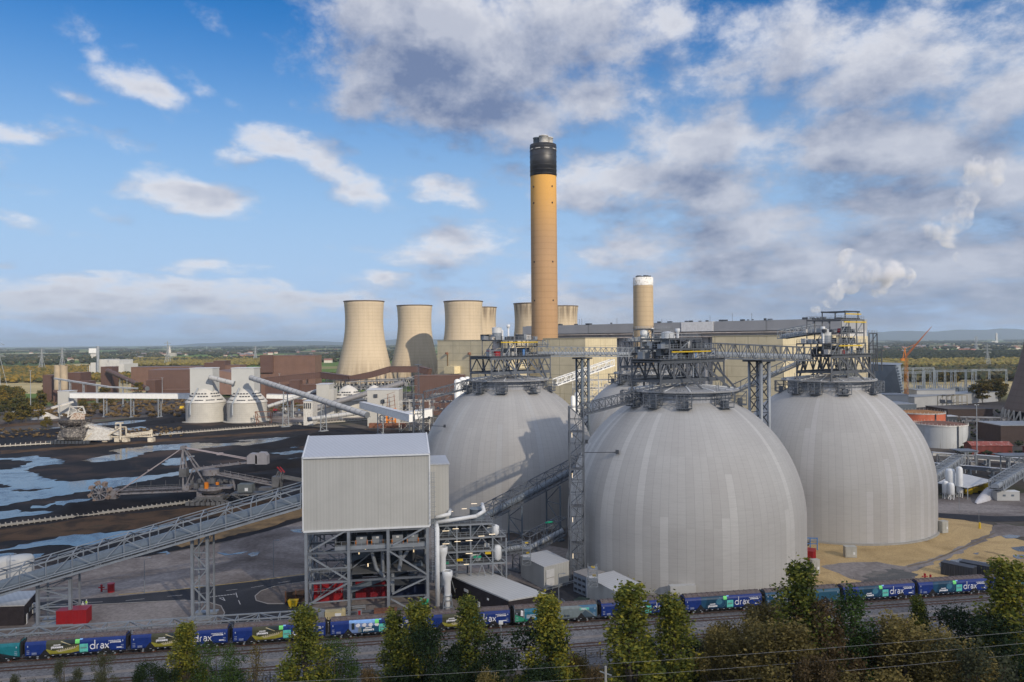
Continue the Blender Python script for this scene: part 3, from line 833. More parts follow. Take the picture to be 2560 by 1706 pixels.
chm = conc_mat('orange_chimney_concrete', (.38, .245, .135), (.30, .185, .095), 6.0, 24, 13, top=(.56, .31, .08), topz=(150, 228), streak=.25)
def main_chimney():
 x, y = P(1362, 852, 776).x, 776
 t = thing('chimney', 'very tall orange concrete chimney with black top band', 'chimney', (x, y, 0))
 MB().lathe([(13.3, 0), (13.1, 100), (12.9, 224), (12.9, 254.5), (11.6, 254.5), (11.6, 250)], (x, y, 0), 64).build('windshield', chm, t, True)
 bm_ = mat('black_band', (.009, .009, .010), .5, 0, .3, .15, spec=.7)
 MB().lathe([(13.15, 223.5), (13.2, 223.5), (13.2, 254.8), (11.5, 255.0), (0.1, 254.6)], (x, y, 0), 64).build('black_cap', bm_, t, True)
 rl = MB()
 for z in (225, 229, 233.5, 238, 243, 248.5, 252): rl.lathe([(13.22, z), (13.42, z), (13.42, z + .35), (13.22, z + .35)], (x, y, 0), 64)
 rl.build('band_rings', mat('band_ring_steel', (.035, .035, .038), .5), t)
 wr = MB()
 for i in range(64):
  if i % 7 < 4:
   a = i / 64 * 2 * math.pi; wr.box((x + 13.35 * math.cos(a), y + 13.35 * math.sin(a), 249.6), (.25, .9, .7), a)
 wr.build('white_marks', dirtywhite, t)
 for (dx, dy, col) in ((-5.2, 2.5, tankgrey), (0.3, -5.2, dirtywhite), (5.4, 2.2, dirtywhite)):
  MB().lathe([(4.5, 254.7), (4.5, 262.0), (4.8, 262.0), (4.8, 262.8), (3.9, 262.8), (3.9, 258)], (x + dx, y + dy, 0), 32).build('flue', col, t, True)
 op = MB()
 for z in (24, 62, 100, 138, 196, 212):
  for ad in (-52, -140): op.box((x + 13.15 * math.cos(R(ad)), y + 13.15 * math.sin(R(ad)), z), (.5, 1.2, 1.6), R(ad))
 op.build('opening', gapm, t)
main_chimney()
def small_chimney():
 x, y = P(1609, 852, 663).x, 663
 t = thing('chimney', 'shorter beige concrete chimney with a white band at its top', 'chimney', (x, y, 0))
 m = conc_mat('beige_chimney_concrete', (.44, .345, .225), (.33, .25, .16), 4.0, 18, 9)
 MB().lathe([(8.8, 0), (8.4, 106.5)], (x, y, 0), 48).build('windshield', m, t, True)
 MB().lathe([(8.5, 106.4), (8.5, 113.2), (7.6, 113.4), (7.6, 111), (.1, 111)], (x, y, 0), 48).build('white_band', mat('chipped_white_paint', (.62, .62, .60), .7, 0, .1, .3, (.28, .25, .2), .35), t, True)
 fl = MB()
 for i in range(5):
  a = i * 1.256; fl.lathe([(2.1, 111), (2.1, 114.8), (1.7, 114.8), (1.7, 113)], (x + 4.7 * math.cos(a), y + 4.7 * math.sin(a), 0), 16)
 fl.build('flues', dsteel, t)
 rl = MB()
 for z in (35, 70): rl.lathe([(8.7, z), (9.3, z), (9.3, z + .4), (8.7, z + .4)], (x, y, 0), 32)
 rl.build('gallery_rings', concrete, t)
small_chimney()

# ---------------------------------------------------------------- boiler house and beige blocks
HD = Vector((-.755, .655, 0)); HN = Vector((.655, .755, 0))       # along the long face, and away from the camera
def block(p, a, b, pts=None):
 p = Vector((p[0], p[1], 0)); return [p, p + HN * b, p + HN * b + HD * a, p + HD * a]
def hall():
 p = Vector((282.0, 670, 0)); LN = 357
 t = thing('boiler_house', 'very long grey turbine and boiler hall behind the domes', 'power station hall', tuple(p))
 MB().prism(block(p, LN, 75), 68, 77).build('upper_wall', hallgrey, t)
 MB().prism(block(p + HN * 6, LN, 68), 77.05, 77.6).build('roof', greypaint, t)
 MB().prism(block(p + HN * 5 , LN, 68), 0, 67.9).build('recessed_wall', mat('stained_grey_wall', (.42, .42, .42), .8, 0, .2, .1), t)
 mb = MB()
 for z, o in ((66.2, 0), (62.6, -1)):
  mb.prism(block(p + HN * o + HD * .5, LN - 1, 7), z, z + .9)
 mb.build('gallery_slab', mat('pale_slab', (.45, .40, .36), .8, 0, .35, .12), t)
 col = MB()
 for i in range(44):
  c_ = p + HN * 3 + HD * (4 + i * 8); col.box((c_.x, c_.y, 31), (1.0, 1.0, 61.4), 0)
 col.build('columns', dsteel, t)
 MB().prism([p - HD * .3, p - HD * .3 + HN * 75.2, p + HD * 4 + HN * 75.2, p + HD * 4], 0, 62).build('end_bay', beige, t)
 MB().prism(block(p + HD * 118 - HN * .4, 34, 4), 68.2, 77.3).build('pale_wall_panel', mat('pale_panel', (.62, .63, .64), .6), t)
 rnd = random.Random(4)
 for i in range(34):
  c_ = p + HD * rnd.uniform(10, 345) + HN * rnd.uniform(2, 12)
  s_ = rnd.uniform(1, 5); MB().box((c_.x, c_.y, 77.6 + .7), (s_, 2, rnd.uniform(.8, 2.0)), 2.4).build('roof_vent', dsteel, t)
 for i in range(12):
  c_ = p + HD * rnd.uniform(10, 345) + HN * 3; MB().beam((c_.x, c_.y, 77), (c_.x, c_.y, 77 + rnd.uniform(4, 8)), .25).build('aerial', dsteel, t)
hall()
def beige_block(sx, d, a, b, label, h=60.5):
 p = P(sx, HY, d)
 t = thing('precipitator_building', label, 'industrial building', (p.x, p.y, 0), 'beige clad plant buildings')
 pts = block(p, a, b)
 MB().prism(pts, 0, h).build('cladding', beige, t)
 MB().prism(block(p - HN * .2 - HD * .2, a + .4, b + .4), h + .002, h + .7).build('parapet', mat('parapet_trim', (.30, .27, .18), .7), t)
 return t, p
def bblocks():
 t, p = beige_block(1271, 700, 92, 28, 'long beige clad building left of the tall chimney, rust streaks on its wall', 61)
 v = MB()
 for k in (18, 48, 78):
  c_ = p + HD * k - HN * 1.2; v.box((c_.x, c_.y, 49), (1.6, 2.4, 2), 2.4)
 v.build('rusty_outlet', rust, t)
 c_ = p + HD * 68 - HN * 4.0
 MB().box((c_.x, c_.y, 33.5), (14, 8, 7), 2.427).build('wall_box', mat('pale_beige', (.58, .50, .31), .6), t)
 v = MB()
 for k in (48, 78):
  c_ = p + HD * k - HN * .12; v.box((c_.x, c_.y, 40), (1.1, .2, 17), 2.427)
 v.build('rust_streak', mat('rust_stain', (.24, .15, .055), .9, 0, .35, .4), t)
 beige_block(1463, 560, 38.8, 41, 'beige clad block in front of the tall chimney foot, bright on its right side', 61.5)
 beige_block(1957, 500, 49, 100, 'big beige clad block between the middle and right dome, bright on its right side', 62)
 c_ = P(1341, 852, 712)
 o = MB().prism(block((P(1360, 852, 735).x, 735), 26, 12), 0, 60.3).build('precipitator_building', beige, None, off=(c_.x, c_.y, 0))
 tag(o, 'narrow dull beige building squeezed in right beside the tall chimney', 'industrial building', 'beige clad plant buildings')
bblocks()


# ---------------------------------------------------------------- conveyor galleries
hoodm = ribbed('belt_hood_sheet', (.34, .37, .40), .35, .25, 2.4, .08, rough=.4)
def frame_at(a, b):
 d = (b - a); L = d.length; d = d / L
 s = d.cross(Vector((0, 0, 1))).normalized()
 return d, s, L
def gallery(name, label, cat, a, b, w=3.6, h=3.6, panel=3.4, m=None, hood=1.15, peaked=False, t=None, chord=.26, group=None, deck=True, rails=True, dm=None):
 """open lattice conveyor gallery from a to b (centre of the floor)"""
 m = m or steel
 a, b = Vector(a), Vector(b)
 if t is None: t = thing(name, label, cat, tuple(a), group)
 d, s, L = frame_at(a, b)
 n = max(2, round(L / panel)); up = Vector((0, 0, 1))
 fr, cr = MB(), MB()
 for sg in (-1, 1):
  o = s * (w / 2 * sg)
  fr.beam(a + o, b + o, chord, chord * 1.3)
  fr.beam(a + o + up * h, b + o + up * h, chord * .8)
  for i in range(n + 1):
   p = a.lerp(b, i / n) + o
   fr.beam(p, p + up * h, chord * .6)
   if i < n:
    p2 = a.lerp(b, (i + 1) / n) + o
    if i % 2: fr.beam(p, p2 + up * h, chord * .5)
    else: fr.beam(p + up * h, p2, chord * .5)
 for i in range(n + 1):
  p = a.lerp(b, i / n)
  l, r = p - s * w / 2, p + s * w / 2
  cr.beam(l, r, chord * .6)
  if peaked:
   tp = p + up * (h + 1.0)
   cr.beam(l + up * h, tp, chord * .55); cr.beam(r + up * h, tp, chord * .55)
   if i < n: cr.beam(tp, a.lerp(b, (i + 1) / n) + up * (h + 1.0), chord * .5)
  else:
   cr.beam(l + up * h, r + up * h, chord * .55)
  if i < n:
   p2 = a.lerp(b, (i + 1) / n)
   k = 1 if i % 2 else -1
   cr.beam(p + s * w / 2 * k + up * h, p2 - s * w / 2 * k + up * h, chord * .45)
 fr.add(cr.v, cr.f)
 fr.build('truss', m, t)
 if deck: MB().beam(a + up * .1, b + up * .1, w - .3, .12).build('walkway', grate, t)
 if hood:
  hd, st = MB(), MB()
  prof = [(-1, 0), (-1, .55), (-.75, .95), (-.3, 1.2), (.3, 1.2), (.75, .95), (1, .55), (1, 0)]
  off = -s * (w * .08)
  hd.hexa([a + off + s * x * hood + up * (.45 + z * hood) for x, z in prof], [b + off + s * x * hood + up * (.45 + z * hood) for x, z in prof])
  k = 2 * n
  for i in range(k + 1):
   p, q_ = a.lerp(b, i / k) - d * .07 + off, a.lerp(b, i / k) + d * .07 + off
   st.hexa([p + s * x * (hood + .05) + up * (.42 + z * (hood + .06)) for x, z in prof], [q_ + s * x * (hood + .05) + up * (.42 + z * (hood + .06)) for x, z in prof])
  hd.add(st.v, st.f); hd.build('belt_hood', dm or hoodm, t)
 if rails:
  rl = MB()
  for sg in (-1, 1):
   o = s * (w / 2 * sg - .12 * sg)
   rl.rail([a + o, b + o], 1.1, .06, panel / 2)
  rl.build('handrail', m, t)
 return t
def trestle(t, base, top_z, w, dirv, m=None, leg=.55, panels=5, spread=1.0, name='trestle'):
 """plane lattice leg pair standing across the conveyor"""
 m = m or steel
 base = Vector(base); dv = Vector(dirv).normalized(); mb = MB()
 for sg in (-1, 1):
  mb.beam(base + dv * (w / 2 * sg * spread), base + dv * (w / 2 * sg) + Vector((0, 0, top_z - base.z)), leg)
 for i in range(panels):
  z0, z1 = (top_z - base.z) * i / panels, (top_z - base.z) * (i + 1) / panels
  f0, f1 = (spread + (1 - spread) * i / panels), (spread + (1 - spread) * (i + 1) / panels)
  k = 1 if i % 2 else -1
  mb.beam(base + dv * (w / 2 * k * f0) + Vector((0, 0, z0)), base - dv * (w / 2 * k * f1) + Vector((0, 0, z1)), leg * .4)
  mb.beam(base + dv * (w / 2 * f1) + Vector((0, 0, z1)), base - dv * (w / 2 * f1) + Vector((0, 0, z1)), leg * .4)
 mb.box(base + Vector((0, 0, .25)), (w * spread + 1.6, 2.0, .5), math.atan2(dv.y, dv.x))
 return mb.build(name, m, t)

# main conveyor rising from the lower left to the transfer building
def main_conveyor():
 a, b = Vector((-125, 164.2, 3.2)), Vector((-46.6, 172.5, 24.2))
 t = gallery('conveyor_gallery', 'long galvanised conveyor bridge climbing from the lower left corner to the big grey box building', 'conveyor', a, b, 5.4, 4.2, 5.6, steel, 1.8, True, chord=.34, dm=mat('hood_zinc', (.13, .16, .19), .4))
 d, s, L = frame_at(a, b)
 for X, ww in ((-68.5, 4.6), (-98.5, 6.6)):
  k = (X - a.x) / (b.x - a.x); p = a.lerp(b, k)
  for sg in (-1, 1):
   pass
  trestle(t, (p.x, p.y, 0), p.z - .2, ww if X < -80 else 3.2, d * Vector((1, 1, 0)), steel, .6, 5, name='support_tower')
  trestle(t, (p.x, p.y + 3.6, 0), p.z - .2, ww if X < -80 else 3.2, d * Vector((1, 1, 0)), steel, .35, 3, name='support_tower')
 pp = MB()
 for o, z, r in ((2.9, .7, .16), (2.9, 1.2, .12)):
  pp.tube(a + s * o + Vector((0, 0, z)), b + s * o + Vector((0, 0, z)), r, 6)
 pp.build('service_pipe', steel, t)
main_conveyor()
def low_conveyor():
 a = rp(-40, -7.0, .6); b = rp(54, -7.0, .6)
 t = gallery('conveyor_gallery', 'low level galvanised conveyor bridge running along behind the blue train on the left', 'conveyor', a, b, 3.4, 2.7, 4.2, steel, 0, False, chord=.32)
 for i in range(9):
  p = a.lerp(b, i / 8)
  MB().box((p.x, p.y, .3), (.7, 3.8, .6), RAZ).build('foot', steel, t)
low_conveyor()

# ---------------------------------------------------------------- transfer building on steel legs
U = Vector((math.cos(R(9)), math.sin(R(9)), 0)); V = Vector((-math.sin(R(9)), math.cos(R(9)), 0))
TB = Vector((-45.8, 170.0, 0))
tb = lambda u, v, z=0.0: TB + U * u + V * v + Vector((0, 0, z))
lampm = bpy.data.materials.new('lit_tube'); lampm.use_nodes = True
_e = lampm.node_tree.nodes['Principled BSDF']; _e.inputs['Emission Color'].default_value = (1, .72, .35, 1); _e.inputs['Emission Strength'].default_value = 1.1
def transfer_building():
 t = thing('transfer_building', 'big windowless pale grey box building raised on an open steel frame', 'industrial building', tuple(tb(0, 0)))
 W_, D_ = 27.4, 26.0
 cl = MB()
 A = [tb(0, 0, 19), tb(W_, 0, 19), tb(W_, D_, 19), tb(0, D_, 19)]
 cl.add([tb(0, 0, 19), tb(W_, 0, 19), tb(W_, D_, 19), tb(0, D_, 19), tb(0, 0, 35), tb(W_, 0, 35), tb(W_, D_, 35), tb(0, D_, 35), tb(0, D_ / 2, 38), tb(W_, D_ / 2, 38)],
  [(0, 1, 5, 4), (1, 2, 6, 9, 5), (2, 3, 7, 6), (3, 0, 4, 8, 7), (0, 3, 2, 1)])
 cl.build('cladding', greycl, t)
 rf = MB()
 e = .25
 rf.hexa([tb(-e, -e, 35.0), tb(W_ + e, -e, 35.0), tb(W_ + e, D_ / 2, 38.06), tb(-e, D_ / 2, 38.06)], [tb(-e, -e, 35.2), tb(W_ + e, -e, 35.2), tb(W_ + e, D_ / 2, 38.26), tb(-e, D_ / 2, 38.26)])
 rf.hexa([tb(-e, D_ / 2, 38.06), tb(W_ + e, D_ / 2, 38.06), tb(W_ + e, D_ + e, 35.0), tb(-e, D_ + e, 35.0)], [tb(-e, D_ / 2, 38.26), tb(W_ + e, D_ / 2, 38.26), tb(W_ + e, D_ + e, 35.2), tb(-e, D_ + e, 35.2)])
 rf.build('roof', greycl2, t)
 tr = MB()
 for u in (-.06, W_ + .06): tr.beam(tb(u, -.06, 19), tb(u, -.06, 35), .3)
 tr.beam(tb(0, -.1, 18.9), tb(W_, -.1, 18.9), .35); tr.beam(tb(0, -.35, 34.95), tb(W_, -.35, 34.95), .25)
 for u in (0, W_): tr.beam(tb(u, 0, 35.15), tb(u, D_ / 2, 38.3), .25)
 tr.build('edge_trim', white, t)
 MB().prism([tb(W_ + .05, 8.5), tb(W_ + 5.0, 8.5), tb(W_ + 5.0, 22), tb(W_ + .05, 22)], 17.5, 31.2).build('side_annex', greycl, t)
 MB().prism([tb(W_ + .05, 8.3), tb(W_ + 5.2, 8.3), tb(W_ + 5.2, 22.2), tb(W_ + .05, 22.2)], 31.2, 31.45).build('annex_roof', greycl2, t)
 fr = MB(); us = (.5, 9.6, 18.2, 26.9); vs_ = (.3, 9, 17.5, 25.7)
 for u in us:
  for v in vs_: fr.beam(tb(u, v, 0), tb(u, v, 19), .62 if v < 1 else .5)
 fr.build('columns', steel, t)
 bm = MB()
 for z in (14.0, 7.6, 3.5, .7, 18.4):
  for v in vs_:
   if z < 1 and v > 1: continue
   for i in range(3):
    if z == 3.5 and i == 0: continue
    bm.beam(tb(us[i], v, z), tb(us[i + 1], v, z), .42 if z > 5 else .3)
  for u in us: bm.beam(tb(u, .3, z), tb(u, 25.7, z), .36)
 bm.build('floor_beams', msteel, t)
 br = MB()
 def D(u0, z0, u1, z1, v=.1, w=.34): br.beam(tb(u0, v, z0), tb(u1, v, z1), w)
 D(1.3, 14.6, 9.4, 18.9); D(1.3, 13.4, 9.4, 7.9); D(9.4, 7.2, 1.1, 3.0); D(1.1, 2.4, 9.6, -2.0 + 2.0); D(1.1, 3.2, 9.4, 3.4, w=.25); D(1.1, 10.6, 9.4, 10.6, w=.22); D(1.1, 7.5, 9.4, 7.5, w=.25)
 D(19.2, 15.0, 26.6, 18.8); D(18.5, 13.7, 26.6, 8.2); D(26.5, 7.3, 19, 4.2); D(18.6, 3.2, 22.5, .8); D(22.5, .8, 26.6, 3.2)
 for v in (9.1, 17.6, 25.8):
  D(1, 14, 9.4, 7.8, v, .25); D(9.4, 7.4, 1, .6, v, .25); D(18.5, 7.8, 26.6, 14, v, .25); D(18.5, .6, 26.6, 7.4, v, .25); D(9.8, 7.8, 18, 14, v, .22)
 for i in range(3):
  for u in (.5, 26.9):
   br.beam(tb(u, vs_[i], 14 if i % 2 else 7.6), tb(u, vs_[i + 1], 7.6 if i % 2 else 14), .26); br.beam(tb(u, vs_[i], .6 if i % 2 else 7.6), tb(u, vs_[i + 1], 7.6 if i % 2 else .6), .26)
   br.beam(tb(u, vs_[i], 14), tb(u, vs_[i + 1], 18.8), .26)
 br.build('diagonal_bracing', steel, t)
 dk = MB()
 dk.prism([tb(6.6, .8), tb(26.6, .8), tb(26.6, 25), tb(6.6, 25)], 14.25, 14.5)
 dk.prism([tb(10, 4), tb(26.6, 4), tb(26.6, 25), tb(10, 25)], 7.85, 8.0)
 dk.build('deck', grate, t)
 sk = MB(); sk.beam(tb(6.6, .72, 14.7), tb(26.6, .72, 14.7), .06, .9); sk.beam(tb(6.6, .72, 14.7), tb(6.6, 24, 14.7), .06, .9); sk.build('toe_board', steel, t)
 rl = MB(); rl.rail([tb(6.6, .8, 14.5), tb(26.6, .8, 14.5)], 1.6, .08, 1.4); rl.rail([tb(6.6, .8, 14.5), tb(6.6, 24, 14.5)], 1.6, .08, 1.6)
 for z in (3.5, 7.7, 10.6): rl.rail([tb(1.2, 5.5, z), tb(9, 5.5, z)], 1.1, .07, 1.2)
 rl.build('handrail', steel, t)
 st = MB(); rnd = random.Random(3)
 for i in range(60):
  u, v, z = rnd.uniform(1.5, 26), rnd.uniform(6, 24), rnd.uniform(.5, 17)
  st = MB()
  if rnd.random() < .5: st.beam(tb(u, v, z), tb(u, v, z + rnd.uniform(1.5, 6)), rnd.uniform(.1, .35)).build('pipe', msteel, t)
  else:
   L_ = rnd.uniform(2, 6); st.beam(tb(u, v, z), tb(min(26, u + L_), v, z + rnd.uniform(-1.5, 1.5)), rnd.uniform(.1, .35)).build('pipe', msteel, t)
 pl = MB()
 for i in range(14):
  u, v, z = rnd.uniform(9, 24), rnd.uniform(7, 22), rnd.choice((.3, 3.6, 8.2))
  MB().box(tb(u, v, z + 1.2), (rnd.uniform(1.5, 4), rnd.uniform(1.5, 4), 2.4), R(9)).build('plant_unit', dsteel, t)

 cv = MB(); cv.beam(tb(8, 14, 8.2), tb(25, 10, 15), 1.8, 1.2); cv.beam(tb(9, 8, 3), tb(26, 8, 8.5), 1.6, 1.0); cv.build('inner_conveyor', tankgrey, t)
 for u0, v0, z0, u1, v1, z1 in ((14.2, 4, 14, 15.5, 4, 8.9), (15.5, 4, 8.9, 19.0, 4, 5.0), (16.9, 4.5, 14, 16.9, 4.5, 8.0), (21.0, 4, 14, 20.9, 4, 9.4), (23.5, 4, 14, 21.0, 4, 10.4), (20.9, 4, 9.8, 20.6, 4, 8.2), (19.1, 4, 7.6, 19.1, 4, 3.4)):
  MB().tube(tb(u0, v0, z0), tb(u1, v1, z1), .42, 12).build('chute_pipe', steel, t, False)
 for u, v, z in ((7.5, 1.5, 18.3), (24.2, 2.0, 18.2), (11.6, 6, 13), (11.6, 6, 11.8), (13.0, 8, 12.2), (24, 7, 12.6), (24, 7, 11.4), (16.6, 6.2, 10.2), (16.6, 6.2, 9.2), (13.6, 6, 8.9)):
  (MB().beam(tb(u - .7, v, z), tb(u + .7, v, z), .16) if z > 18 else MB().beam(tb(u, v, z), tb(u, v, z + .7), .2)).build('strip_lamp', lampm, t)
 ld = MB()
 for du in (0, .55): ld.beam(tb(27.9 + du, -.4, 7), tb(27.9 + du, -.4, 31), .09)
 for i in range(60): ld.beam(tb(27.9, -.4, 7 + i * .4), tb(28.45, -.4, 7 + i * .4), .07)
 for i in range(22):
  z = 8 + i * 1.1; ld.beam(tb(27.7, -.4, z), tb(27.7, -1.2, z), .06); ld.beam(tb(27.7, -1.2, z), tb(28.7, -1.2, z), .06); ld.beam(tb(28.7, -1.2, z), tb(28.7, -.4, z), .06)
 ld.build('caged_ladder', steel, t)
 # screening machines standing on the deck
 m0 = thing('screening_machine', 'first grey screening machine from the left on the deck under the box building', 'machine', tuple(tb(12.3, 3.4, 14.5)), 'screening machines on the deck')
 o = m0.location
 b_ = MB(); b_.prism([o + U * x + V * y for x, y in ((-1.2, 0), (1.2, 0), (1.2, 4), (-1.2, 4))], 14.8, 16.5); b_.build('housing', steel, m0)
 b_ = MB(); b_.hexa([o + U * x + V * y + Vector((0, 0, 2.05)) for x, y in ((-1.3, -.1), (1.3, -.1), (1.3, 4), (-1.3, 4))], [o + U * x + V * y + Vector((0, 0, z)) for x, y, z in ((-1.2, -.1, 2.3), (1.2, -.1, 2.3), (0, 4, 3.4), (0, 4, 3.4))]); b_.build('hood', dsteel, m0)
 for x in (-1.25, 1.25): MB().beam(o + U * x - V * .2 + Vector((0, 0, 0)), o + U * x - V * .2 + Vector((0, 0, 1.2)), .2).build('yellow_post', orange, m0)
 MB().prism([o + U * x + V * y for x, y in ((-.3, -.06), (.3, -.06), (.3, 0), (-.3, 0))], 15.9, 16.3).build('nameplate', white, m0)
 for k, u in ((1, 15.8), (2, 20.3), (3, 23.7)):
  dup(m0, tuple(tb(u, 3.4 - (.3 * (k == 2)), 14.5)), 0, ('', 'second grey screening machine from the left on the deck under the box building', 'third screening machine from the left on the deck, beside the right hand column', 'rightmost screening machine on the deck, behind a yellow frame')[k])
 return t
transfer_building()

# side frame with tanks between the box building and the left dome
def process_frame():
 t = thing('process_tower', 'five storey open steel frame with tanks and lamps right beside the big box building', 'steel structure', tuple(tb(29.5, 6)))
 us, vs_ = (29.4, 34.0, 37.2, 42.4, 45.6), (6.5, 14.5)
 fr, dk, rl, br = MB(), MB(), MB(), MB()
 lv = (17.3, 14.2, 11.0, 8.0)
 for u in us:
  for v in vs_: fr.beam(tb(u, v, 0), tb(u, v, 17.4 if u < 45 else 13.8), .34)
 for z in lv:
  u1 = 42.4 if z > 15 else 45.6
  for v in vs_: fr.beam(tb(29.4, v, z), tb(u1, v, z), .36)
  for u in us[:4]: fr.beam(tb(u, 6.5, z), tb(u, 14.5, z), .3)
  dk.prism([tb(29.4, 6.6), tb(u1, 6.6), tb(u1, 14.4), tb(29.4, 14.4)], z + .2, z + .3)
  rl.rail([tb(29.4, 6.4, z + .3), tb(u1, 6.4, z + .3)], 1.1, .07, 1.3)
 for i in range(4):
  z0 = (0, 8, 11, 14.2)[i]; z1 = (8, 11, 14.2, 17.3)[i]
  for (a, b) in ((29.4, 31.7), (31.7, 34), (37.2, 39.8), (39.8, 42.4)):
   up_ = (a in (29.4, 37.2)); br.beam(tb(a, 6.3, z0 if up_ else z1), tb(b, 6.3, z1 if up_ else z0), .16)
  br.beam(tb(42.4, 6.3, z1), tb(45.6, 6.3, z0 if i else 4), .16)
 fr.build('columns_and_beams', steel, t); dk.build('decks', grate, t); rl.build('handrail', steel, t); br.build('bracing', steel, t)
 rnd = random.Random(5); eq, eq2 = MB(), MB()
 for z in (8.3, 11.3, 14.5):
  for i in range(9):
   u = rnd.uniform(30, 43); s_ = rnd.uniform(.5, 1.6)
   (eq if i % 3 else eq2).box(tb(u, rnd.uniform(8, 13), z + s_ * .6), (s_ * 1.6, s_, s_ * 1.1), R(9))
  eq.tube(tb(30, 9, z + 1.6), tb(44, 9, z + 1.6), .14, 6); eq.tube(tb(30, 8, z + 2.1), tb(44, 8, z + 2.1), .1, 6)
 eq.build('equipment', dsteel, t); eq2.build('motors', white, t)
 for (u, v, z) in ((31.6, 9, 14.5), (38.8, 9.5, 14.5), (31.6, 9, 11.4)):
  p = tb(u, v, z); MB().lathe([(.1, 0), (1.5, .1), (1.5, 2.1), (.1, 2.5)], p, 20).build('vessel', tankgrey, t, False)
 for (u, v, z, L_) in ((30.6, 6.0, 16.2, 1.6), (33, 6.0, 16.6, 1.4), (36, 6.0, 13.7, 1.6), (30.6, 6, 13.2, 1.6), (33.4, 6, 13.6, 1.4), (39, 6, 14.6, 1.4), (41.5, 6, 14.9, 1.4), (36, 6, 10.7, 1.6), (33.6, 6, 6.4, 1.6), (33.6, 6, 2.6, 1.6), (39, 6, 5.0, 1.4), (35.5, 6, 8.2, 1.2), (32, 9, 20.0, 1.4), (35.5, 10, 20.3, 1.2), (38, 12, 21, 1.4)):
  MB().beam(tb(u, v, z), tb(u + L_, v, z), .1).build('strip_lamp', lampm, t)
 for (u, z) in ((34.6, 9.3), (41.2, 10.6)): MB().box(tb(u, 6, z), (1.4, .4, .5), R(9)).build('hoist', yellow, t)
 for (u, z) in ((31.2, 7.9), (38.8, 8.9)): MB().box(tb(u, 7.2, z + .6), (1.8, .8, .45), R(9)).build('pump', green, t)
 vc = MB(); vc.lathe([(.3, 0), (.9, .6), (.9, 3.0), (.7, 3.6), (.1, 3.8)], tb(43.6, 6.8, 8.5), 16); vc.build('white_vessel', white, t, True)
 MB().lathe([(.3, 0), (.8, .5), (.8, 2.2), (.1, 2.6)], tb(43.2, 6.8, 14.4), 14).build('white_vessel', white, t, True)
 # two round filter tanks on the top deck, and their white ducts
 for (u, lab) in ((31.3, 'round blue grey tank on top of the steel frame, left one by the wall'), (39.2, 'blue grey tank on the steel frame, right one with the curved white duct')):
  p = tb(u, 10.5, 17.6)
  k = thing('filter_tank', lab, 'tank', tuple(p), 'round tanks on the steel frame')
  MB().lathe([(1.75, 0), (1.75, 2.5)], p, 28).build('body', tankgrey, k, True)
  MB().lathe([(1.85, 2.5), (1.85, 2.62), (.05, 2.95)], p, 28).build('lid', mat('tank_lid', (.22, .26, .29), .5), k)
 for pts in (((29.0, 6.0, 19.4), (32.2, 6.2, 20.0), (32.6, 8.6, 20.3)), ((29.2, 5.2, 18.4), (38.4, 5.6, 19.4), (40.4, 6.4, 20.3), (40.3, 8.9, 21.4))):
  d_ = MB()
  for a_, b_ in zip(pts[:-1], pts[1:]):
   d_.tube(tb(*a_), tb(*b_), .44, 14)
   d_.lathe([(.44 * math.cos(x), .44 * math.sin(x)) for x in [R(-90 + i * 22.5) for i in range(9)]], tb(*b_), 14)
  d_.build('white_duct', white, t, True)
 v_ = MB(); v_.tube(tb(28.9, 5, 18.4), tb(28.9, -.6, 1.0), .5, 14) if False else v_.tube(tb(29.0, -.7, 18.4), tb(29.0, -.7, 1.2), .5, 14); v_.tube(tb(29.0, -.7, 18.2), tb(29.1, 5.4, 18.4), .5, 12)
 v_.build('white_downpipe', white, t, True)
 for (u, v, z0, s_) in ((31.2, -.5, 2.5, 1.0), (30.4, 3.0, 7.0, 1.0)):
  p = tb(u, v, z0)
  MB().lathe([(.35, -2.4), (.55, -2.2), (.62, 0), (.75, 1.2), (.75, 4.0), (1.15, 5.2), (1.15, 6.3), (1.0, 6.4), (.9, 6.2)], p, 20).build('exhaust_silencer', white, t, True)
  MB().box(tb(u, v, z0 - 2.45), (1.8, 1.8, .3), R(9)).build('silencer_base', steel, t)
 ks = MB()
 for du in (-1.2, 1.2):
  for dv in (-1.2, 1.2): ks.beam(tb(31.2 + du, -.5 + dv, 0), tb(31.2 + du * .6, -.5 + dv * .6, 3.6), .12)
 for z in (.9, 2.4, 3.4): ks.box(tb(31.2, -.5, z), (1.9, 1.9, .08), R(9))
 ks.build('silencer_frame', steel, t)
 gr = MB(); gr.tube(tb(25.3, .2, 2.9), tb(25.6, .2, 1.6), .3, 8); gr.tube(tb(25.6, .2, 1.6), tb(26.6, .2, 1.5), .3, 8); gr.tube(tb(26.6, .2, 1.5), tb(26.9, .2, 2.7), .3, 8); gr.build('green_hose', green, t, True)
 return t
process_frame()

# enclosed trough conveyors leaving the frame
m1 = Vector((.8, .6, 0))
p0 = Vector((22.5, 244.6, 0)) - m1 * 40; p1 = Vector((22.5, 244.6, 0)) + m1 * 24
t_ = gallery('conveyor_gallery', 'inclined conveyor bridge running from the steel frame up between the left and nearest domes', 'conveyor', p0 + Vector((0, 0, 8.8)), p1 + Vector((0, 0, 27.5)), 4.2, 3.8, 3.3, msteel, 1.1, chord=.3, dm=mat('hood_blue_grey', (.16, .19, .22), .45))
for k in (12.5, 27):
 q0 = (p0 + m1 * k); trestle(t_, (q0.x, q0.y, 0), 8.8 + k * .292 - .2, 6.5, Vector((m1.y, -m1.x, 0)), tankgrey, .5, 3, name='trestle')
t_ = gallery('pipe_bridge', 'low lattice bridge between the steel frame and the nearest dome, above a small yard road', 'conveyor', (-5.2, 199, 5.6), (3.2, 206, 5.0), 3.0, 2.4, 2.4, msteel, .8, chord=.24)
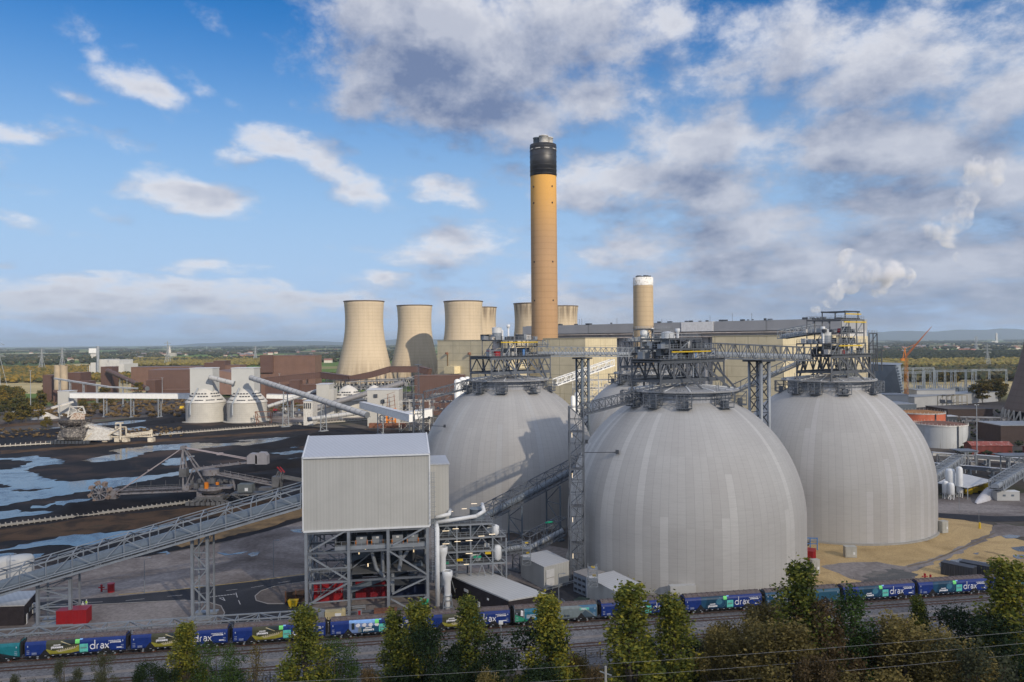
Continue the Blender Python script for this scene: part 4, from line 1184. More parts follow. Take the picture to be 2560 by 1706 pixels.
gallery('', '', '', (3.2, 206.0, 4.0), (13.4, 213.5, 7.2), 3.2, 4.6, 2.4, msteel, .8, chord=.24, t=t_)
for q0 in ((-3, 201, 0), (.6, 203.5, 0), (3.4, 206, 0)): trestle(t_, q0, 5.0, 2.6, (.7, -.7, 0), msteel, .32, 3)
MB().box((9.6, 210.2, 11.2), (2.2, .8, .25), .6).build('green_tarp', green, t_)

# ---------------------------------------------------------------- head houses on top of the domes
DX = Vector((58, 45, 0)).normalized(); DY = Vector((-DX.y, DX.x, 0))
def headhouse(key, label, x0, x1, y0, y1, levels, fx, seed, tall=None, mdl=None, stackx=None):
 cx, cy = DOMES[key]
 o = Vector((cx, cy, 0))
 t = thing('head_house', label, 'steel structure', (cx, cy, 47.5), 'conveyor head houses on the domes')
 L = lambda x, y, z: o + DX * x + DY * y + Vector((0, 0, z))
 ms = mdl or msteel
 z0, z1 = 49.3, 54.4
 mid = [x0 + (x1 - x0) * i / 5 for i in range(6)]
 gd, ft = MB(), MB()
 for y in (y0, y1):
  gd.beam(L(x0, y, z0), L(x1, y, z0), .6, 1.0); gd.beam(L(x0, y, z1), L(x1, y, z1), .6, 1.1)
  for i in range(6): gd.beam(L(mid[i], y, z0), L(mid[i], y, z1), .4)
  n = 10
  for i in range(n):
   a, b = x0 + (x1 - x0) * i / n, x0 + (x1 - x0) * (i + 1) / n
   gd.beam(L(a, y, z0 + .3 if i % 2 == 0 else z1 - .4), L(b, y, z1 - .4 if i % 2 == 0 else z0 + .3), .3)
 for x in mid:
  gd.beam(L(x, y0, z0), L(x, y1, z0), .45); gd.beam(L(x, y0, z1), L(x, y1, z1), .45)
 gd.build('main_girder', ms, t)
 for x in (mid[0], mid[2], mid[3], mid[5]):
  for y in (y0, y1):
   r_ = math.hypot(x, y); zt = 46.7 + (14.9 - min(14.9, r_)) * .11
   MB().beam(L(x, y, zt), L(x, y, z0), .45).box(L(x, y, zt + .25), (.9, .9, .5)).build('leg', ms, t)
 for (xa, xb) in ((mid[1], mid[1] + 5.0), (mid[3], mid[3] + 6.0), (mid[4], mid[4] + 3)):
  for sg, y in ((-1, y0), (1, y1)):
   yy = y + sg * 5.2; r_ = math.hypot(xb, yy); k_ = min(1, 14.0 / r_)
   MB().beam(L(xa, y, z1 - .4), L(xb * k_, yy * k_, 47.1), .5).build('strut', ms, t)
 dk, cb, rl, br = MB(), MB(), MB(), MB()
 prev = z1
 for li, (z, xa, xb) in enumerate(levels):
  for y in (y0, y1):
   cb.beam(L(xa, y, z), L(xb, y, z), .34, .45)
   k = max(2, round((xb - xa) / 4.6))
   for i in range(k + 1):
    x = xa + (xb - xa) * i / k
    cb.beam(L(x, y, prev), L(x, y, z), .3)
    if i < k and (i + li) % 2 == 0: br.beam(L(x, y, prev), L(x + (xb - xa) / k, y, z), .2)
    if i == k - 1 and li == 0: br.beam(L(x + (xb - xa) / k, y, z), L(x, y, prev), .2)
  for i in range(5):
   x = xa + (xb - xa) * i / 4; cb.beam(L(x, y0, z), L(x, y1, z), .26)
  if li < len(levels) - 1 or tall is None:
   dk.prism([L(xa + .3, y0 + .3, 0), L(xb - .3, y0 + .3, 0), L(xb - .3, y1 - .3, 0), L(xa + .3, y1 - .3, 0)], z + .05, z + .16)
  rl.rail([L(xa, y0, z + .2), L(xb, y0, z + .2), L(xb, y1, z + .2), L(xa, y1, z + .2), L(xa, y0, z + .2)], 1.1, .07, 1.5)
  prev = z
 rl.rail([L(x0 - 1, y0 - 1, z1 + .5), L(x1 + 1, y0 - 1, z1 + .5), L(x1 + 1, y1 + 1, z1 + .5)], 1.1, .07, 1.5)
 dk.prism([L(x0 - 1, y0 - 1, 0), L(x1 + 1, y0 - 1, 0), L(x1 + 1, y1 + 1, 0), L(x0 - 1, y1 + 1, 0)], z1 + .55, z1 + .67)
 cb.build('upper_frame', ms, t); dk.build('decks', grate, t); rl.build('handrail', steel, t); br.build('bracing', steel, t)
 # dust filter, stack, machinery
 zt = levels[0][0]
 for (fxx, fy) in fx:
  c_ = L(fxx, fy, 0)
  f = MB().lathe([(.5, z1 + 1.6), (1.5, z1 + 3.2), (1.5, zt + .2)], c_, 20).build('filter_cone', dirtywhite, t, True)
  MB().lathe([(1.62, zt + .3), (1.62, zt + 2.6)], c_, 20).build('filter_housing', steel, t, True)
  MB().lathe([(1.62, zt + 2.6), (1.62, zt + 2.7), (1.75, zt + 4.3), (1.85, zt + 4.4), (.1, zt + 4.7)], c_, 20).build('filter_cap', white, t)
  d_ = MB(); d_.tube(L(fxx + 1.5, fy, zt + 3.4), L(fxx + 2.4, fy, zt + 3.4), .35, 10); d_.tube(L(fxx + 2.4, fy, zt + 3.6), L(fxx + 2.4, fy, z1 + 1.2), .33, 10); d_.build('filter_duct', white, t, True)
 sx_ = stackx if stackx is not None else fx[0][0] + 4
 sk = MB(); sk.tube(L(sx_, fx[0][1], z1), L(sx_, fx[0][1], zt + 4.2), .32, 10); sk.lathe([(.32, 0), (.62, .5), (.62, 1.3), (.4, 1.3)], L(sx_, fx[0][1], zt + 4.2), 12); sk.build('exhaust_stack', white, t, True)
 rnd = random.Random(seed); EN = (('machine', dsteel), ('cable_tray', steel), ('duct', dirtywhite), ('fire_box', red), ('compressor', blue)); bl = lambda b_, k: b_.build(EN[k][0], EN[k][1], t)
 cand = [z1 + .7] + [l[0] + .2 for l in levels[:-1]]
 for i in range(46):
  z = rnd.choice(cand); s_ = rnd.uniform(.5, 1.9); k = rnd.choices(range(5), (8, 8, 4, .5, .12))[0]
  bl(MB().box(L(rnd.uniform(x0 + 1, x1 - 1), rnd.uniform(y0 + .8, y1 - .8), z + s_ * .5), (s_ * rnd.uniform(.7, 1.6), s_, s_), .66), k)
 for i in range(26):
  z = rnd.uniform(z0, levels[0][0]); a = rnd.uniform(x0, x1 - 4); y = rnd.choice((y0 + .4, y0 + .9, y0 + 1.6, y0 + 2.4))
  if rnd.random() < .6: bl(MB().tube(L(a, y, z), L(a + rnd.uniform(3, 9), y, z), rnd.uniform(.06, .16), 6), rnd.choice((0, 1, 2)))
  else: bl(MB().tube(L(a, y, z), L(a, y, z + rnd.uniform(1, 4)), rnd.uniform(.08, .25), 6), rnd.choice((0, 1, 2)))
 MB().beam(L(x0 + 4, y0 - .3, zt - .7), L(x1 - 6, y0 - .3, zt - .7), .25, .35).build('crane_rail', yellow, t)
 MB().lathe([(.45, 0), (.45, 2.0), (.1, 2.3)], L((x0 + x1) / 2 + 1.5, y0 + .7, z1 + .7), 12).build('blue_cylinder', blue, t, True)
 hd = MB(); hd.beam(L(x0 + 6, 1, z1 + 2.2), L(x1 - 2, 1, z1 + 2.6), 1.8, 1.6); hd.build('drag_conveyor', hoodm, t)
 return t
headhouse('L', 'steel head house with one white filter on top of the left dome', -14, 12, -9, 3, [(60.4, -9, 6), (58.2, 6, 11)], [(-7, -3)], 11, stackx=-2)
headhouse('C', 'crowded dark steel head house on top of the nearest dome, white filter on its left', -14.5, 11.5, -5, 5, [(57.6, -11, 8), (60.3, -11, 2)], [(-7, -1)], 12, mdl=mat('dark_galvanised', (.12, .128, .14), .5, .3))
headhouse('R', 'tallest steel head house with yellow crane beams, on top of the right dome', -12, 12, -8, 4, [(58.4, -12, 9), (61.8, -6, 8), (66.0, -6, 8)], [(-6, -3)], 13, tall=1, mdl=mat('dark_galvanised', (.12, .128, .14), .5, .3), stackx=-8)
headhouse('B', 'partly hidden steel head house with white filter, on top of the rear dome', -13, 9, -7, 4, [(59.5, -12, 2), (64.4, -5, 6)], [(-5, -2)], 14, stackx=0)
def right_extras():
 o = Vector((*DOMES['R'], 0)); L = lambda x, y, z: o + DX * x + DY * y + Vector((0, 0, z))
 t = thing('gantry_crane', 'dark overhead crane frame on the roof of the tallest head house', 'crane', tuple(L(0, 0, 66.6)))
 mb = MB()
 for x in (0, 8):
  for y in (-6, 2): mb.beam(L(x, y, 66.3), L(x, y, 68.8), .3)
 for y in (-6, 2): mb.beam(L(-6, y, 66.5), L(9, y, 66.5), .35, .5); mb.beam(L(-.5, y, 68.8), L(9, y, 68.8), .35, .5)
 for x in (0, 4, 8): mb.beam(L(x, -6, 68.8), L(x, 2, 68.8), .3)
 mb.build('frame', dsteel, t)
 MB().beam(L(0, -6.2, 68.0), L(9.5, -6.2, 68.0), .3, .4).build('crane_beam', yellow, t)
 MB().beam(L(-5, -8.4, 65.3), L(8.5, -8.4, 65.3), .3, .4).build('crane_beam', yellow, t)
 for k, (a, b, z) in enumerate(((12.2, 17.5, 61.6), (12.2, 20.5, 56.4))):
  s_ = thing('side_platform', ('upper', 'lower')[k] + ' open steel side platform at the right end of the tallest head house', 'platform', tuple(L(a, -6, z)))
  f = MB()
  for x in (a, (a + b) / 2, b):
   for y in (-7.5, 3): f.beam(L(x, y, 47 if x < 16 else 49), L(x, y, z), .28)
  for y in (-7.5, 3): f.beam(L(a, y, z), L(b, y, z), .3); f.beam(L(a, y, z - 4), L(b, y, z), .18); f.beam(L(a, y, z - 4), L(b, y, z - 4), .22)
  f.build('frame', dsteel, s_)
  r_ = MB(); r_.rail([L(a, -7.5, z), L(b, -7.5, z), L(b, 3, z)], 1.1, .07, 1.4); r_.build('handrail', steel, s_)
right_extras()

# bridges between head houses and their pylons
def vec(k): return Vector((*DOMES[k], 0))
t_ = gallery('conveyor_gallery', 'level conveyor bridge between the head houses of the left and rear domes', 'conveyor', vec('L') + DX * 12 + DY * -2 + Vector((0, 0, 54.6)), vec('B') - DX * 13 + DY * -2 + Vector((0, 0, 53.6)), 3.6, 3.4, 3.0, steel, 1.0, chord=.3)
pc = (vec('L') + DX * 34 + DY * -2)
def pylon(t, c, top, r=.75, sx=1.7, m=None):
 m = m or tankgrey; mb, br = MB(), MB()
 for u in (-sx, sx):
  for v in (-sx, sx): mb.tube(c + DX * u + DY * v, c + DX * u + DY * v + Vector((0, 0, top)), r if v < 0 else r * .7, 10)
 n = int(top / 3.6)
 for i in range(n):
  a, b = top * i / n, top * (i + 1) / n; k = 1 if i % 2 else -1
  for v in (-sx, sx):
   br.beam(c + DX * sx * k + DY * v + Vector((0, 0, a)), c - DX * sx * k + DY * v + Vector((0, 0, b)), .24); br.beam(c + DX * sx + DY * v + Vector((0, 0, b)), c - DX * sx + DY * v + Vector((0, 0, b)), .22)
  for u in (-sx, sx): br.beam(c + DX * u + DY * sx * k + Vector((0, 0, a)), c + DX * u - DY * sx * k + Vector((0, 0, b)), .24)
 br.box(c + Vector((0, 0, top + .2)), (sx * 3.4, sx * 3.4, .6), .66)
 mb.build('pylon_columns', m, t, True); br.build('pylon_bracing', dsteel, t)
pylon(t_, pc, 53.2, .55, 1.6)
t_ = gallery('conveyor_gallery', 'level conveyor bridge between the head houses of the nearest and right domes', 'conveyor', vec('C') + DX * 11.5 + DY * -1 + Vector((0, 0, 54.8)), vec('R') - DX * 12 + DY * -1 + Vector((0, 0, 53.0)), 4.0, 4.2, 3.4, msteel, 1.2, chord=.36)
pylon(t_, vec('C') + DX * 35, 53.4, .6, 2.0, steel)
gallery('conveyor_gallery', 'steep covered conveyor climbing behind the right dome head house, beside the beige block', 'conveyor', P(1830, 985, 300), P(2010, 905, 292), 3.8, 3.8, 3.4, msteel, 1.1, chord=.3)
gallery('conveyor_gallery', 'upper inclined conveyor bridge reaching the top of the tallest head house', 'conveyor', P(1955, 845, 300), P(2040, 832, 275), 3.8, 3.2, 3.0, steel, 1.0, chord=.26)
t_ = gallery('conveyor_gallery', 'lit white conveyor bridge behind the pylon between left and rear domes', 'conveyor', P(1388, 962, 420), P(1530, 912, 450), 3.8, 3.4, 3.4, white, 0, chord=.4)
trestle(t_, G(1480, 1075), 40, 9, (1, 0, 0), steel, .5, 12)

# stair towers and access bridges
def lattice_tower(label, c, h, w, arms, bridge=None, ant=0):
 c = Vector(c); t = thing('lattice_tower', label, 'steel tower', tuple(c), 'lattice access towers')
 lg, br, fl = MB(), MB(), MB()
 hw = w / 2; n = int(h / 3.1)
 for x in (-hw, hw):
  for y in (-hw, hw): lg.beam(c + Vector((x, y, 0)), c + Vector((x, y, h)), .30)
 for i in range(n):
  a, b = h * i / n, h * (i + 1) / n; k = 1 if i % 2 else -1
  for y in (-hw, hw):
   br.beam(c + Vector((hw * k, y, a)), c + Vector((-hw * k, y, b)), .16); br.beam(c + Vector((hw, y, b)), c + Vector((-hw, y, b)), .16)
  for x in (-hw, hw):
   br.beam(c + Vector((x, hw * k, a)), c + Vector((x, -hw * k, b)), .16); br.beam(c + Vector((x, hw, b)), c + Vector((x, -hw, b)), .16)
  if i % 3 == 2: fl.box(c + Vector((0, 0, b + .05)), (w, w, .12))
  fl.beam(c + Vector((-.5 * k * .8, 0, a)), c + Vector((.5 * k * .8, 0, b)), .5, .12)
 for du in (-.25, .25): br.beam(c + Vector((hw * .4 + du, -hw - .3, 1)), c + Vector((hw * .4 + du, -hw - .3, h)), .08)
 for i in range(int(h / .9)): br.beam(c + Vector((hw * .4 - .25, -hw - .3, 1 + i * .9)), c + Vector((hw * .4 + .25, -hw - .3, 1 + i * .9)), .07)
 lg.build('legs', msteel, t); br.build('lattice', msteel, t); fl.build('landings', grate, t)
 for z in (6, 15, 26, 36):
  if z < h: MB().beam(c + Vector((-hw * .7, -hw - .1, z)), c + Vector((-hw * .7, -hw - .1, z + 1.2)), .12).build('strip_lamp', lampm, t)
 for (dx, dy, z) in arms:
  a = MB(); e = c + Vector((dx, dy, z)); a.beam(c + Vector((hw, 0, z)), e, .16); a.build('lamp_arm', dsteel, t)
  f = MB(); f.box(e + Vector((0, -.1, .1)), (.7, 1.0, .9)); f.build('floodlight', dsteel, t)
 if ant:
  a = MB()
  for x, y in ((-.35, -.3), (.35, -.3), (0, .4)): a.beam(c + Vector((x, y, h)), c + Vector((x, y, h + ant)), .1)
  k = int(ant / 1.1)
  for i in range(k):
   z = h + ant * i / k; a.beam(c + Vector((-.35, -.3, z)), c + Vector((.35, -.3, z + ant / k)), .07); a.beam(c + Vector((.35, -.3, z)), c + Vector((0, .4, z + ant / k)), .07)
  a.box(c + Vector((0, 0, h + ant)), (2.2, 1.2, .25)); a.beam(c + Vector((0, 0, h + ant)), c + Vector((0, 0, h + ant + 1.6)), .08)
  a.build('mast', msteel, t)
 return t
lattice_tower('tall lattice stair tower standing against the left edge of the nearest dome', (15.9, 195.5, 0), 43.5, 3.5, [(10.2, 0, 32.0), (3.0, 5, 34.0)])
t_ = gallery('footbridge', 'lattice footbridge from the tall stair tower to the collar of the nearest dome', 'footbridge', (17.8, 196.6, 41.4), (33.6, 209.5, 43.9), 2.0, 2.7, 2.2, msteel, 0, chord=.22)
lattice_tower('lattice stair tower with an antenna mast, behind the box building', (-31.6, 262, 0), 42.5, 3.2, [(9.0, -3, 32.0), (3.0, 5, 34.0)], ant=10)
gallery('footbridge', 'lattice footbridge from the antenna mast tower to the collar of the left dome', 'footbridge', (-29.6, 263.5, 40.6), (-14.6, 273, 44.0), 2.2, 2.7, 2.2, msteel, 0, chord=.24)


# ---------------------------------------------------------------- coal yard machines
def b2(x, y): return (550 + x / 3.485, 700 + y / 3.485)
idler = mat('idler_frames', (.36, .34, .30), .7)
def yard_conveyor(label, pts, step, h, wd=1.6):
 W = [G(*p) for p in pts]
 t = thing('yard_conveyor', label, 'conveyor', tuple(W[0]), 'ground conveyors in the coal yard')
 rl, ps, bt = MB(), MB(), MB(); up = Vector((0, 0, 1))
 for a, b in zip(W[:-1], W[1:]):
  d, s, L = frame_at(a, b)
  rl.beam(a + up * .5 - s * wd / 2, b + up * .5 - s * wd / 2, .25, .4); rl.beam(a + up * .5 + s * wd / 2, b + up * .5 + s * wd / 2, .25, .4)
  bt.beam(a + up * .45, b + up * .45, wd - .3, .12)
  n = int(L / step)
  for i in range(n):
   p = a.lerp(b, i / n)
   for k in (-1, 1): ps.beam(p + s * k * (wd / 2 + .2), p + s * k * (wd / 2 + .35) + up * h, .3)
 rl.add(ps.v, ps.f); rl.build('idler_frame', idler, t); bt.build('belt', black, t)
yard_conveyor('near ground conveyor with pale idler posts, crossing the coal yard under the reclaimer', [(-60, 1324), (0, 1316), (485, 1255), (680, 1230)], 1.6, 1.15)
yard_conveyor('far ground conveyor with pale idler posts, crossing the coal yard under the stacker', [(-60, 1121), (0, 1116), (163, 1106), (600, 1071), (917, 1049), (1020, 1043)], 2.4, 1.7, 2.4)
mauve = mat('mauve_grey_steel', (.215, .205, .21), .6, .1, .25, .5, (.10, .06, .045), .3)
mauve2 = mat('machine_grey_steel', (.13, .13, .13), .6, .1, .25, .5)
def reclaimer():
 D0 = 294.0
 A = lambda sx, sy, dd=0: P(sx, sy, D0 + dd)
 q = lambda x, y, dd=0: A(200 + x / 4.2, 1090 + y / 4.2, dd)
 t = thing('bucket_wheel_reclaimer', 'bucket wheel reclaimer with long boom, mast and counterweights in the coal yard', 'reclaimer', tuple(G(531, 1257)))
 w = q(212, 585, -2); wh, bk = MB(), MB()
 for y in (-.7, .7):
  o = w + Vector((0, y, 0))
  for i in range(24):
   a, b = i / 24 * 6.2832, (i + 1) / 24 * 6.2832
   wh.beam(o + Vector((math.cos(a), 0, math.sin(a))) * 3.0, o + Vector((math.cos(b), 0, math.sin(b))) * 3.0, .35)
  for i in range(8):
   a = i / 8 * 6.2832 + .2; wh.beam(o, o + Vector((math.cos(a), 0, math.sin(a))) * 3.0, .3)
 wh.tube(w - Vector((0, 1.1, 0)), w + Vector((0, 1.1, 0)), .6, 12)
 wh.build('bucket_wheel', mauve, t)
 for i in range(8):
  a = i / 8 * 6.2832 + .2; c_, s_ = math.cos(a), math.sin(a)
  pt = lambda r, k, y: w + Vector((c_ * r - s_ * k, y, s_ * r + c_ * k))
  bk = MB().hexa([pt(3.0, -.6, -1), pt(3.0, .5, -1), pt(3.0, .5, 1), pt(3.0, -.6, 1)], [pt(4.4, -.1, -1.1), pt(4.0, 1.1, -1.1), pt(4.0, 1.1, 1.1), pt(4.4, -.1, 1.1)])
  bk.build('bucket', mat('worn_bucket_steel', (.24, .18, .145), .7, .1, .3, 1.0), t)
 bm = MB()
 for y in (-1.6, 1.6):
  o = Vector((0, y, 0))
  bm.beam(q(330, 598) + o, q(1300, 556) + o, .4, .6); bm.beam(q(360, 560) + o, q(1300, 520) + o, .16); [bm.beam(q(360 + i * 47, 596 - i * 2.1) + o, q(383 + i * 47, 560 - i * 2) + o, .12) for i in range(20)]
 bm.beam(q(370, 572), q(1110, 538), 1.9, .35); bm.box(q(370, 600), (2.0, 3.4, 3.4))
 bm.build('boom', mauve, t)
 rl = MB(); rl.rail([q(380, 560, -2), q(1300, 520, -2)], 1.1, .09, 2.5); rl.rail([q(380, 560, 2), q(1300, 520, 2)], 1.1, .09, 2.5)
 for x in (440, 595, 745, 900, 1045, 1290): rl.beam(q(x, 545 - x * .035, -2), q(x, 490 - x * .035, -2), .12)
 rl.build('handrail', mauve2, t)
 ms = MB(); ap = q(1088, 112)
 for y in (-2.2, 2.2):
  o = Vector((0, y, 0))
  ms.beam(ap + o * .3, q(1108, 545) + o, .5, .6)
  ms.beam(ap + o * .3, q(1345, 490) + o, .42)
  ms.beam(q(1215, 320) + o, q(1140, 500) + o, .4); ms.beam(ap + o * .3, q(1078, 330) + o, .35)
 ms.box(ap, (1.6, 2.4, 1.2)); ms.box(q(1135, 530), (2.4, 4.6, 2.0))
 ms.build('mast', mauve, t)
 st = MB()
 for y in (-1.2, 1.2):
  o = Vector((0, y, 0)); st.beam(ap + o * .5, q(385, 590) + o, .2); st.beam(ap + o * .5, q(1830, 245) + o, .26)
  st.box(q(735, 350) + o, (.5, .5, .6)); st.box(q(1470, 180) + o, (1.5, .5, .6))
 st.build('stay_cables', mat('stay_steel', (.38, .33, .33), .5), t)
 cb = MB()
 for y in (-1.4, 1.4): cb.beam(q(1210, 338) + Vector((0, y, 0)), q(1930, 248) + Vector((0, y, 0)), .35, .55)
 for i in range(9):
  p = q(1210, 338).lerp(q(1930, 248), i / 8); cb.beam(p - Vector((0, 1.4, 0)), p + Vector((0, 1.4, 0)), .25); cb.beam(p, p + Vector((0, 0, .9)), .25)
 cb.build('counterweight_boom', mauve, t)
 for x, y, r in ((1820, 225, 1.9), (1915, 222, 2.2)):
  c = q(x, y); m_ = MB(); vs0, vs1 = [], []
  for u, z in ((-1, -1.05), (1, -1.05), (1, .45), (.6, .95), (-.4, 1.0), (-1, .5)):
   vs0.append(c + Vector((u * r, -1.6, z * r))); vs1.append(c + Vector((u * r, 1.6, z * r)))
  m_.hexa(vs0, vs1).build('counterweight', mat('counterweight_grey', (.27, .26, .27), .6), t)
 bs = MB()
 bs.lathe([(.1, 0), (3.6, 0), (5.2, 1.4), (5.2, 2.0), (.1, 2.0)], q(1390, 585), 24); bs.box(q(1390, 635), (7.8, 5.6, 2.2)); bs.box(q(1280, 615), (2, 5, 3.4)); bs.box(q(1480, 525), (9, 5.5, .7))
 bs.build('slewing_platform', mauve, t)
 g_ = G(531, 1257); bg = MB()
 for k in range(-4, 5):
  for y in (-4, 4): bg.box((g_.x + k * 1.9, g_.y + y, .75), (1.5, 1.1, 1.2)); bg.beam((g_.x + k * 1.9, g_.y + y, 1.4), (g_.x + k * .8, g_.y + y, 2.6), .4)
 bg.box((g_.x, g_.y, 2.6), (10, 6.5, .8))
 bg.build('travel_bogies', mauve2, t)
 cab = MB().box(q(1093, 375, -1), (2.6, 3, 3.0)); cab.box(q(1093, 375, -1) + Vector((0, -1.55, .3)), (1.8, .1, 1.0)).build('operator_cabin', mauve2, t)
 MB().box(q(1330, 515, -3), (1.2, 1.2, 2.6)).build('orange_cabinet', orange, t); MB().box(q(1445, 492, -3), (1.0, 1, 1.0)).build('orange_cabinet', orange, t)
 mc = MB(); rnd = random.Random(8)
 for i in range(30): s_ = rnd.uniform(.5, 1.6); mc.box(q(rnd.uniform(1120, 1600), rnd.uniform(455, 530), rnd.uniform(-2.5, 2.5)), (s_, s_, s_ * 1.2))
 for i in range(14): p = q(rnd.uniform(1120, 1600), 500, -3); mc.beam(p, p + Vector((0, 0, rnd.uniform(1, 2.6))), .12)
 mc.build('machinery', mauve2, t)
 tl = MB()
 for y in (-1.5, 1.5):
  o = Vector((0, y, 0)); tl.beam(q(1440, 388) + o, q(2040, 503) + o, .3, .5); tl.beam(q(1500, 365) + o, q(2040, 470) + o, .15)
 tl.lathe([(.1, 0), (3, 0), (3, 2.1), (.1, 2.3)], q(1375, 400), 16); tl.beam(q(1600, 430), q(1630, 560), .6); tl.beam(q(1375, 400), q(1390, 480), 1.2)
 for x in (1515, 1580, 1665, 1735, 1815, 1920): tl.beam(q(x, 385 + (x - 1500) * .2, -1.5), q(x, 345 + (x - 1500) * .2, -1.5), .12)
 tl.build('tripper_conveyor', mauve, t)
 hs = MB().box(q(1748, 535, -1), (5.4, 4, 3.0)); hs.build('electrical_house', mat('house_grey', (.125, .14, .14), .6), t)
 MB().box(q(1766, 545, -1) + Vector((0, -2.05, 0)), (1.2, .08, 1.2)).build('house_door', white, t)
 pf = MB(); pf.box(q(1800, 590), (14, 6, .4)); pf.box(q(1960, 545), (5, 4, 1.0))
 for x in (1650, 1880, 2060): pf.beam(q(x, 590, -2), q(x, 650, -2), .4); pf.beam(q(x, 590, 2), q(x, 650, 2), .4)
 pf.rail([q(1640, 585, -3), q(2080, 560, -3)], 1.1, .08, 1.8); pf.beam(q(1590, 600, -3), q(1710, 668, -3), 1, .2)
 pf.build('service_deck', mauve2, t)
 tw = MB()
 for y in (-1.5, 1.5): tw.beam(q(2100, 560) + Vector((0, y, 0)), q(2125, 370) + Vector((0, y, 0)), .5); tw.beam(q(2060, 440) + Vector((0, y, 0)), q(2095, 355) + Vector((0, y, 0)), .4); tw.beam(q(2130, 420) + Vector((0, y, 0)), q(2450, 478) + Vector((0, y, 0)), .35, .8)
 tw.box(q(2070, 470), (3, 3.5, 4)); tw.build('transfer_head', mauve2, t)
 for x in (2070, 2100): MB().beam(q(x, 318), q(x + 50, 375), .35).build('red_jib', red, t)
reclaimer()
rustw = mat('rusty_white_paint', (.46, .42, .36), .7, 0, .2, .6, (.22, .10, .05), .45)
sooty = mat('sooty_steel', (.03, .028, .028), .7, 0, .4, .5, (.16, .14, .12), .45)
def stacker():
 q = lambda x, y, dd=0: P(x / 3.485, 700 + y / 3.485, 481 + dd)
 t = thing('stacker', 'old rust streaked white stacker at the back of the coal yard', 'stacker', tuple(G(185, 1106)))
 h = MB().hexa([q(605, 1212, -4), q(738, 1210, -4), q(738, 1210, 4), q(605, 1212, 4)], [q(628, 1155, -4), q(745, 1150, -4), q(745, 1150, 4), q(628, 1155, 4)]); h.build('counterweight_house', rustw, t)
 fr = MB()
 for y in (-4, 4):
  P_ = [q(590, 1190, y), q(612, 1100, y), q(722, 1097, y), q(745, 1160, y)]
  for a, b in zip(P_[:-1], P_[1:]): fr.beam(a, b, .6)
  fr.beam(q(590, 1190, y), q(722, 1097, y), .4); fr.beam(q(612, 1100, y), q(745, 1160, y), .4); fr.beam(q(625, 1150, y), q(745, 1140, y), .5)
 for x, y in ((612, 1100), (722, 1097), (590, 1190)): fr.beam(q(x, y, -4), q(x, y, 4), .5)
 fr.build('top_frame', dirtywhite, t)
 b = MB(); b.lathe([(.1, 0), (8, 0), (9, 1.5), (9, 3.2), (.1, 3.2)], q(655, 1250), 20); b.lathe([(4, -9), (4, 0)], q(668, 1250), 14); b.beam(q(600, 1225), q(630, 1300), 1.6); b.build('turntable', sooty, t)
 b = MB(); b.lathe([(.1, -3), (7, -3), (8.5, -1), (8.5, 3), (5, 5), (.1, 5)], q(665, 1335), 20); rb = random.Random(6)
 for i in range(34): s_ = rb.uniform(1.2, 4.2); b.box(q(rb.uniform(545, 715), rb.uniform(1275, 1385), rb.uniform(-5, 4)), (s_ * 1.4, s_, s_))
 for i in range(16): p_ = q(rb.uniform(540, 710), rb.uniform(1290, 1390), -6); b.beam(p_, p_ + Vector((rb.uniform(-5, 5), 0, rb.uniform(3, 8))), .5)
 b.beam(q(520, 1335), q(600, 1320), 2.2); b.build('lower_body', mat('grimy_machine_steel', (.085, .08, .078), .7, 0, .4, .4, (.30, .28, .25), .35), t)
 bg = MB(); g_ = G(180, 1106)
 for i in range(12):
  for y in (-4, 4): bg.box((g_.x - 12 + i * 2.2, g_.y + y, .9), (1.6, 1.4, 1.8))
 bg.build('travel_bogies', dsteel, t)
 bm = MB(); bm.beam(q(715, 1250), q(1050, 1335), 3.2, 2.0); bm.rail([q(715, 1240, -2), q(1050, 1325, -2)], 1.2, .15, 3); bm.build('boom', dirtywhite, t)
 eh = MB().box(q(825, 1340), (21, 6, 6.5)); eh.box(q(905, 1345), (10, 5, 5)); eh.build('electrical_house', dirtywhite, t)
 fr = MB(); fr.beam(q(720, 1385), q(960, 1375), 1.2, 1.2); fr.beam(q(720, 1405, -3), q(800, 1330, -3), .7); fr.beam(q(940, 1350, -3), q(1050, 1280, -3), .7); fr.beam(q(1050, 1385, -3), q(1050, 1240, -3), .8)
 fr.beam(q(1010, 1385, 3), q(1010, 1240, 3), .8); fr.beam(q(1010, 1240), q(1075, 1240), .8); fr.beam(q(1010, 1275), q(1100, 1275), .6); fr.beam(q(1100, 1385), q(1100, 1280), .7); fr.beam(q(1030, 1300), q(1030, 1385), .6)
 fr.beam(q(960, 1360), q(1330, 1355), 1.5, .8); fr.beam(q(1105, 1345), q(1320, 1322), 2.4, 2.0); fr.beam(q(1320, 1355), q(1325, 1300), .7); fr.beam(q(1275, 1325), q(1320, 1300), .5)
 for x in (925, 1030, 1100, 1320): fr.box(q(x, 1385), (3, 4, 2.5))
 fr.build('tripper_frame', mat('cream_paint', (.48, .44, .36), .6, 0, .2, .4, (.2, .12, .07), .3), t)
stacker()

